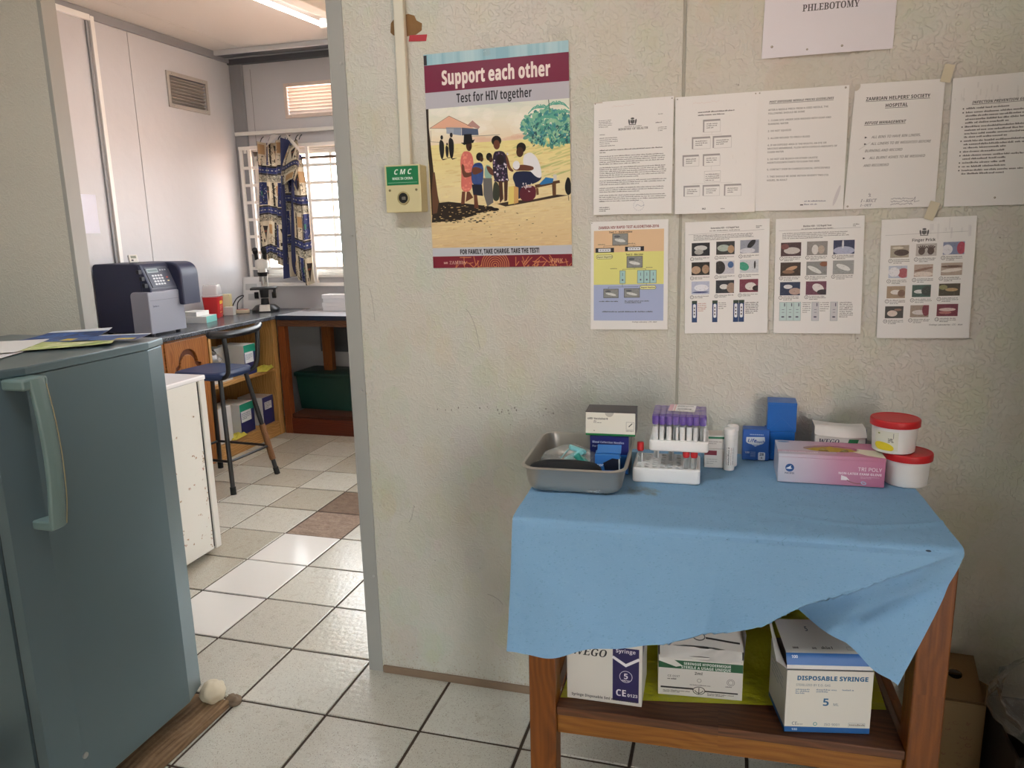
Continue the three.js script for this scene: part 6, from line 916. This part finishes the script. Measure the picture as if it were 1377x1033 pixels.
// high stool with a low back
{
  const s = thing('high_stool', 'black tubular stool with a blue seat and a low back rest', 'stool'), m = M.blackMetal, sy = 0.695;
  const seat = new THREE.Shape(); const a = 0.165, b = 0.17, r = 0.07; seat.moveTo(-a + r, -b); seat.lineTo(a - r, -b); seat.quadraticCurveTo(a, -b, a, -b + r); seat.lineTo(a, b - r); seat.quadraticCurveTo(a, b, a - r, b); seat.lineTo(-a + r, b); seat.quadraticCurveTo(-a, b, -a, b - r); seat.lineTo(-a, -b + r); seat.quadraticCurveTo(-a, -b, -a + r, -b);
  part('seat', profile(seat, 0.045, 0.018).rotateX(-Math.PI / 2).rotateY(-0.08).translate(-2.92, sy - 0.035, -1.62), std('#172c55', 0.45), s, 'dark blue padded seat');
  const F = { A: [-2.719, 0, -1.428], B: [-2.689, 0, -1.828], C: [-3.128, 0, -1.859], D: [-3.15, 0, -1.45] }, U = { A: [-2.795, 0.665, -1.51], B: [-2.785, 0.665, -1.735], C: [-3.03, 0.665, -1.74], D: [-3.04, 0.665, -1.51] };
  const on = (k, y) => { const t = (y - 0) / 0.665; return [0, 1, 2].map((i) => lerp(F[k][i], U[k][i], t)); };
  for (const k of 'ABCD') { const l = part('leg', rod(F[k], U[k], 0.0138), m, s); part('rubber_foot', rod([F[k][0], 0.0, F[k][2]], on(k, 0.045), 0.0175), std('#101012', 0.8), l); if (k === 'B') part('tape_wrap', rod(on('B', 0.1), on('B', 0.33), 0.0185, 12), std('#7a5230', 0.6, { bumpMap: rep(T.soft, 3), bumpScale: 0.004 }), l, 'brown tape wound round the leg'); }
  const ring = (y) => { for (const [p, q] of ['AB', 'BC', 'CD', 'DA']) part('stretcher', rod(on(p, y), on(q, y), 0.008), m, s); };
  ring(0.19); for (const [p, q] of ['AC', 'BD']) part('seat_bar', rod(U[p], U[q], 0.009), m, s);
  part('seat_ring', tube([U.A, U.B, U.C, U.D], 0.0095, 40, 8, true, 0.2), m, s);
  for (const [z, e, o] of [[-1.51, -1.47, 1], [-1.735, -1.79, -1]]) part('back_post', tube([[-2.9, 0.668, z], [-2.8, 0.665, z], [-2.735, 0.69, lerp(z, e, 0.3)], [-2.715, 0.76, lerp(z, e, 0.6)], [-2.715, 0.93, e]], 0.0135, 30, 10), m, s);
  part('back_rest', tube([[-2.74, 0.935, -1.39], [-2.705, 0.925, -1.48], [-2.695, 0.922, -1.62], [-2.705, 0.925, -1.76], [-2.74, 0.935, -1.845]], 0.021, 40, 12).scale(1, 1, 1), std('#15161a', 0.3), s); for (const z of [-1.39, -1.845]) part('end_cap', new THREE.SphereGeometry(0.021, 14, 10).translate(-2.74, 0.935, z), std('#15161a', 0.3), s);
}
// ---- analyser on the counter
{
  const a = thing('analyser', 'grey and navy bench-top analyser with a keypad console on the counter', 'analyser'), navy = std('#282d47', 0.42), grey = std('#8e909c', 0.45), dark = std('#22252f', 0.5);
  const arc = (x0, x1, y0, y1, r) => { const s = new THREE.Shape(); s.moveTo(x0, y0); s.lineTo(x1, y0); s.lineTo(x1, y1 - r); s.quadraticCurveTo(x1, y1, x1 - r, y1); s.lineTo(x0 + 0.03, y1); s.quadraticCurveTo(x0, y1, x0, y1 - 0.03); s.lineTo(x0, y0); return s; };
  part('housing', profile(arc(-3.69, -3.345, 0.905, 1.318, 0.05), 0.3, 0.006).translate(0, 0, -1.9), navy, a);
  part('front_block', profile(arc(-3.42, -3.292, 0.905, 1.152, 0.012), 0.304, 0.006).translate(0, 0, -1.886), grey, a);
  part('front_groove', rspan(-3.293, -3.2905, 1.0995, 1.1015, -1.87, -1.6, 0.0005), std('#6d6f7a', 0.5), a);
  const con = part('console', profile([[-3.41, 1.15], [-3.3, 1.15], [-3.298, 1.166], [-3.355, 1.3], [-3.41, 1.312]], 0.225, 0.005).translate(0, 0, -1.845), std('#5c5f6d', 0.45), a);
  part('cheek', profile([[-3.42, 1.15], [-3.292, 1.15], [-3.29, 1.17], [-3.35, 1.312], [-3.4, 1.322], [-3.42, 1.322]], 0.016, 0.004).translate(0, 0, -1.622), navy, a);
  part('lobe', profile(arc(-3.62, -3.262, 1.055, 1.318, 0.09), 0.165, 0.012).translate(0, 0, -2.01), navy, a);
  const ang = Math.atan2(0.134, -0.057), pan = print(0.19, 0.12, (c, W, H) => { c.fillStyle = '#9aa6ac'; c.fillRect(60, 50, 480, 130); c.fillStyle = '#6c7a80'; c.fillRect(90, 80, 420, 70); for (let i = 0; i < 4; i++) for (let j = 0; j < 4; j++) { c.fillStyle = '#c9ccd2'; c.fillRect(180 + j * 125, 250 + i * 88, 92, 54); } for (let i = 0; i < 3; i++) { c.fillStyle = '#a8adb8'; c.fillRect(620 + i * 110, 90, 70, 40); } c.fillStyle = '#c8584a'; c.fillRect(780, 330, 90, 40); c.fillStyle = '#d8d0a0'; c.fillRect(780, 440, 90, 40); }, '#4c505f', 2400);
  const pg = new THREE.BoxGeometry(0.185, 0.128, 0.004), pm = part('keypad', pg, [dark, dark, dark, dark, pan, dark], con); pm.position.set(-3.3255, 1.235, -1.733); pm.rotation.set(0, Math.PI / 2, 0); pm.rotateX(-0.402);
  for (const y of [1.19, 1.23, 1.27]) part('vent_slot', rspan(-3.372, -3.352, y - 0.012, y + 0.012, -1.626, -1.6, 0.002).translate(0.02 - (y - 1.19) * 0.42 + 0.03, 0, 0.02), dark, con);
  for (const [x, z] of [[-3.33, -1.63], [-3.33, -1.85], [-3.64, -1.63], [-3.64, -1.85]]) part('foot', cyl(0.014, 0.016, 0.016, x, 0.898, z, 12), dark, a);
  part('logo', new THREE.BoxGeometry(0.001, 0.02, 0.09).translate(-3.2915, 1.066, -1.66), [print(0.09, 0.02, (c, W, H) => scrib(c, 40, 170, 800, 40, 1, { size: 120, bold: 6, col: 'rgba(60,64,84,.9)' }), '#8e909c', 2400), grey, grey, grey, grey, grey], a);
  const th = thing('timer', 'small white digital timer standing on the analyser', 'timer', [-3.5, 1.319, -1.735], 1.2); part('timer_body', rbox(0.055, 0.05, 0.018, 0.005, 0, 0.025, 0).rotateX(-0.3), M.whitePlastic, th); part('display', rbox(0.032, 0.016, 0.002, 0.0008, 0, 0.034, 0.0095).rotateX(-0.3), std('#8d968c', 0.3), th); part('buttons', rbox(0.012, 0.01, 0.003, 0.001, -0.01, 0.014, 0.01).rotateX(-0.3), std('#55585e', 0.4), th);
}
// ---- things along the counter
{
  const s = thing('sharps_container', 'red sharps container with a clear lid on the counter', 'sharps container', [-3.6, 0.8905, -2.56], 0.35), red = phys('#c4262a', 0.35);
  part('container_body', loft([rrect(0.095, 0.11, 0.012, 0), rrect(0.115, 0.13, 0.014, 0.15)], true, true, 0.6), red, s); part('clear_lid', loft([rrect(0.118, 0.134, 0.014, 0.149), rrect(0.118, 0.134, 0.014, 0.158), rrect(0.108, 0.122, 0.014, 0.162), rrect(0.1, 0.11, 0.014, 0.225), rrect(0.09, 0.1, 0.014, 0.235)], true, true, 0.6), phys('#f0f0f0', 0.25, { transmission: 0.6, thickness: 0 }), s);
  const lab = new THREE.BoxGeometry(0.002, 0.1, 0.08); part('label', lab.rotateZ(-0.066).translate(0.0545, 0.075, 0), [print(0.08, 0.1, (c, W, H) => { c.fillStyle = '#e0c83a'; c.fillRect(80, 60, 700, 300); c.fillStyle = '#c4262a'; c.beginPath(); c.arc(430, 210, 80, 0, 7); c.fill(); scrib(c, 120, 520, 640, 110, 4, { size: 60, col: 'rgba(250,220,170,.9)' }); c.fillStyle = '#e0a04a'; c.fillRect(120, 1040, 600, 110); }, '#c4262a', 1600), red, red, red, red, red], s);
  const sp = carton('slide_box', 'low white box with a turquoise side on the counter by the analyser', 0.16, 0.045, 0.17, [-3.5, 0.8905, -2.28], 0.25, { right: std('#7fc4bd', 0.5) }, std('#e4e4e2', 0.5)); const sp2 = carton('slide_box', 'second white box lying on the turquoise-sided box', 0.12, 0.03, 0.14, [-3.53, 0.936, -2.27], 0.05, {}, std('#e9e9e7', 0.5)); flapSeam(sp2, 0.12, 0.03, 0.14, M.cardWhite);
  const cb = carton('cream_box', 'tall cream box on the counter behind the red container', 0.1, 0.15, 0.07, [-3.64, 0.8905, -2.74], 0.4, { right: std('#d9cd9a', 0.5) }, std('#d8d0ac', 0.5)); flapSeam(cb, 0.1, 0.15, 0.07, std('#d8d0ac', 0.5));
  carton('clear_block', 'small pale plastic box in front of the cream box', 0.07, 0.06, 0.06, [-3.57, 0.8905, -2.7], 0.3, {}, std('#cfcfcb', 0.35)); const rb = thing('tape_roll', 'flat round roll with a red label on the counter', 'roll', [-3.56, 0.8905, -2.84]); part('roll_body', lathe([[0.02, 0], [0.05, 0], [0.052, 0.006], [0.052, 0.022], [0.05, 0.026], [0.02, 0.026], [0.02, 0]], 32), std('#d8c8b0', 0.5), rb); part('red_label', lathe([[0.024, 0.0265], [0.044, 0.0265], [0.044, 0.0275], [0.024, 0.0275], [0.024, 0.0265]], 28), std('#b23a34', 0.5), rb);
  const wire = solo('wire_stand', tube([[-3.66, 0.9, -2.82], [-3.6, 1.0, -2.84], [-3.55, 1.02, -2.86], [-3.6, 0.97, -2.85], [-3.62, 0.905, -2.86]], 0.004, 40, 8), M.blackMetal, 'bent black wire standing beside the cream box', 'wire');
  const bk = thing('booklet', 'white booklet leaning against the rear wall behind the microscope', 'booklet', [-3.63, 0.8905, -3.075], 0.3); part('cover', rbox(0.15, 0.26, 0.008, 0.002, 0, 0.13, 0).rotateX(-0.22), std('#d6d6d6', 0.6), bk); for (const [x, y] of [[-0.01, 0.18], [0.01, 0.1]]) part('printed_picture', rbox(0.09, 0.05, 0.001, 0.0003, x, y, 0.0045).rotateX(-0.22), std('#b4b6b8', 0.6), bk);
  for (let i = 0; i < 4; i++) { const o = carton('glove_carton', ['lowest', 'second lowest', 'second highest', 'topmost'][i] + ' one of four flat white boxes stacked on the bench', 0.24, 0.03, 0.12, [-2.87 + 0.006 * Math.sin(i * 4), 0.8905 + i * 0.0307, -3.1], 0.03 * Math.sin(i * 2.2), {}, std('#e6e6ea', 0.5)); }
}
// ---- microscope
{
  const m = thing('microscope', 'black and white microscope on the counter by the window', 'microscope', [-3.445, 0.8905, -2.975], 0.5), w = std('#d9d6cf', 0.4), k = std('#17181b', 0.4);
  part('base', loft([rrect(0.2, 0.2, 0.05, 0), rrect(0.2, 0.2, 0.05, 0.02), rrect(0.15, 0.16, 0.05, 0.045), rrect(0.12, 0.13, 0.045, 0.05)], true, true, 0.7), k, m); part('front_cover', loft([rrect(0.085, 0.06, 0.02, 0.01, 0.0, 0.085), rrect(0.075, 0.05, 0.02, 0.055, 0.0, 0.075)], true, true, 0.7), w, m);
  part('lamp', cyl(0.032, 0.028, 0.05, 0, 0.075, 0.03, 24), k, m); part('arm', profile([[-0.11, 0.03], [-0.04, 0.03], [-0.035, 0.12], [-0.06, 0.2], [-0.05, 0.285], [0.06, 0.3], [0.06, 0.335], [-0.07, 0.335], [-0.105, 0.29]], 0.05, 0.008).rotateY(-Math.PI / 2).translate(0.025, 0, 0), w, m); part('knob', cyl(0.026, 0.026, 0.03, 0, 0, 0, 24).rotateZ(Math.PI / 2).translate(-0.065, 0.12, -0.05), k, m); part('knob', cyl(0.026, 0.026, 0.03, 0, 0, 0, 24).rotateZ(Math.PI / 2).translate(0.065, 0.12, -0.05), k, m);
  part('stage', rbox(0.19, 0.016, 0.15, 0.004, 0, 0.178, 0.03), k, m); part('condenser', cyl(0.03, 0.036, 0.06, 0, 0.138, 0.03, 24), k, m); part('stage_knob', cyl(0.01, 0.01, 0.06, 0.075, 0.14, 0.02, 14), k, m);
  const np = part('nosepiece', cyl(0.032, 0.04, 0.03, 0, 0.285, 0.035, 28), k, m); for (const [a, l] of [[0, 0.07], [2.1, 0.05], [4.2, 0.045]]) part('objective', rod([Math.sin(a) * 0.018, 0.275, 0.035 + Math.cos(a) * 0.018], [Math.sin(a) * 0.026, 0.275 - l, 0.035 + Math.cos(a) * 0.026], 0.011, 16, 0.008), M.chrome, np);
  part('head', loft([rrect(0.09, 0.1, 0.02, 0.33, 0, 0.03), rrect(0.095, 0.105, 0.022, 0.37, 0, 0.03), rrect(0.085, 0.08, 0.02, 0.4, 0, 0.04)], true, true, 0.7), w, m); for (const s of [-1, 1]) { const e = part('eyepiece', rod([s * 0.03, 0.385, 0.05], [s * 0.031, 0.455, 0.115], 0.0145, 20), k, m); part('eye_cup', rod([s * 0.031, 0.45, 0.11], [s * 0.031, 0.475, 0.133], 0.019, 20), std('#0f0f10', 0.7), e); }
}
// ---- curtain rail and curtain
{
  solo('curtain_rail', rspan(RX0 + 0.012, 1.9, 2.218, 2.246, RZ0 + 0.035, RZ0 + 0.05, 0.004), M.whitePaint, 'white curtain rail above the window', 'curtain rail');
  const cloth = canvasTex(1024, 1024, (c, W, H) => {
    c.fillStyle = '#8d8675'; c.fillRect(0, 0, W, H);
    const navy = '#28305c', dark = '#221c1a', cream = '#b9ae98';
    const scratch = (x, y, w, h, n) => { for (let i = 0; i < n; i++) { c.strokeStyle = rnd() < 0.7 ? 'rgba(30,27,24,.85)' : 'rgba(214,206,184,.8)'; c.lineWidth = rr(1.5, 5); const a = x + rnd() * w, b = y + rnd() * h; c.beginPath(); c.moveTo(a, b); c.lineTo(a + rr(-14, 14), b + rr(-14, 14)); c.stroke(); } };
    for (let r = 0; r < 4; r++) {
      const y = r * 256; c.fillStyle = cream; c.fillRect(0, y, W, 158); c.fillStyle = navy; c.fillRect(0, y + 166, W, 38); c.fillStyle = '#a9a698'; for (let x = 0; x < W; x += 26) c.fillRect(x, y + 181, 11, 7); c.fillStyle = dark; c.fillRect(0, y + 156, W, 9); c.fillRect(0, y + 205, W, 9);
      for (let x = 0; x < W; x += 128) {
        const k = (x / 128 + r) % 3;
        if (k === 0) { c.fillStyle = dark; c.beginPath(); c.moveTo(x + 34, y + 26); c.lineTo(x + 92, y + 34); c.lineTo(x + 78, y + 84); c.lineTo(x + 64, y + 138); c.lineTo(x + 54, y + 84); c.fill(); c.fillStyle = '#6a3826'; c.fillRect(x + 46, y + 60, 34, 12); c.fillStyle = dark; c.fillRect(x + 30, y + 112, 14, 20); }
        else if (k === 1) { c.fillStyle = '#9c7d58'; c.fillRect(x + 24, y + 24, 80, 62); scratch(x + 18, y + 92, 96, 56, 40); }
        else { c.fillStyle = navy; c.fillRect(x + 16, y + 6, 98, 144); scratch(x + 22, y + 12, 86, 132, 60); c.fillStyle = '#2c5f4e'; c.fillRect(x + 50, y + 62, 24, 30); }
        c.fillStyle = dark; c.fillRect(x, y + 4, 12, 150); scratch(x - 4, y, 24, 156, 24);
      }
      scratch(0, y + 212, W, 44, 300);
    }
  });
  const cm = phys('#ffffff', 0.9, { map: rep(cloth, 1), transmission: 0.16, thickness: 0, side: THREE.DoubleSide, bumpMap: rep(T.weave, 4), bumpScale: 0.0006 }), lining = phys('#cfccc8', 0.9, { transmission: 0.3, thickness: 0, side: THREE.DoubleSide }), blue = phys('#343a60', 0.9, { transmission: 0.12, thickness: 0, side: THREE.DoubleSide, bumpMap: rep(T.weave, 4), bumpScale: 0.0008 });
  const c = thing('curtain', 'patterned navy and cream curtain gathered and knotted at the side of the window', 'curtain', [0.085, -0.012, RZ0 + 0.1]);
  const drape = (nu, f, um, vm) => { const g = grid(nu, 60, f), uv = g.attributes.uv; for (let i = 0; i < uv.count; i++) uv.setXY(i, uv.getX(i) * um[1] + um[0], uv.getY(i) * vm[1] + vm[0]); return g; };
  part('curtain_panel', drape(60, (u, v) => { const x = lerp(lerp(-3.555, -3.575, v), lerp(-3.30, -3.355, v), u), y = lerp(2.175 - 0.02 * Math.sin(u * 4), 1.27 + 0.03 * Math.sin(u * 6), v); return [x + 0.006 * Math.sin(v * 7 + u * 9), y, 0.026 * Math.sin(u * 20 + v * 1.2) + 0.012 * Math.sin(u * 43 + 2) * (0.4 + v) + 0.016]; }, [0, 0.56], [0, 0.74]), cm, c);
  part('curtain_panel', drape(40, (u, v) => { const top = lerp(-3.33, -3.2, u), bot = lerp(-3.40, -3.29, u), x = lerp(top, bot, Math.pow(v, 1.1)), y = lerp(2.19 - 0.05 * u, 1.145 + 0.02 * u, v); return [x, y, 0.055 + 0.02 * Math.sin(u * 9 + v * 2) - 0.02 * v]; }, [0, 1], [0, 1]), blue, c, 'dark blue plain fold of the curtain');
  part('curtain_panel', drape(50, (u, v) => { const top = lerp(-3.33, -3.18, u), bot = lerp(-3.315, -3.135, u), k = Math.sin(Math.PI * clamp(v * 0.9 + 0.05)), x = lerp(top, bot, v) + 0.01 * Math.sin(v * 5), y = lerp(2.06, 1.13 + 0.035 * Math.sin(u * 5 + 1), v); return [x, y, 0.045 + 0.024 * Math.sin(u * 17 + v * 1.4) + 0.012 * Math.sin(u * 37 + 1)]; }, [0.45, 0.42], [0.1, 0.72]), cm, c);
  part('knotted_fold', drape(30, (u, v) => { const a = lerp(-0.4, 3.6, u), r = lerp(0.035, 0.075, Math.sin(v * Math.PI * 0.8)); const cx = lerp(-3.2, -3.275, v), cy = lerp(2.14, 1.86, v); return [cx + r * Math.cos(a) * 0.9, cy + 0.02 * Math.sin(u * 7), 0.085 + r * 0.55 * Math.sin(a)]; }, [0.2, 0.3], [0.4, 0.4]), cm, c);
  part('lining_fold', drape(12, (u, v) => [lerp(-3.235, -3.125, v) + lerp(-0.03, 0.03, u) * Math.sin(v * Math.PI), lerp(2.2, 2.055, v) + lerp(0.015, -0.015, u) * Math.sin(v * Math.PI), 0.118 + 0.01 * Math.sin(u * 3)], [0, 1], [0, 1]), lining, c, 'pale lining turned outwards'); part('lining_fold', drape(12, (u, v) => [lerp(-3.44, -3.33, v) , lerp(2.12, 2.2, v) + lerp(0.0, 0.045, u) * Math.sin(v * Math.PI), 0.075 + 0.006 * Math.sin(u * 3)], [0, 1], [0, 1]), lining, c, 'pale lining turned outwards');
  for (const x of [-3.53, -3.46, -3.38, -3.3, -3.23, -3.2]) part('curtain_hook', tube([[x, 2.17, 0.01], [x, 2.195, -0.01], [x, 2.21, -0.035]], 0.0035, 10, 6), M.blackMetal, c);
}
renderer.render(scene, camera);
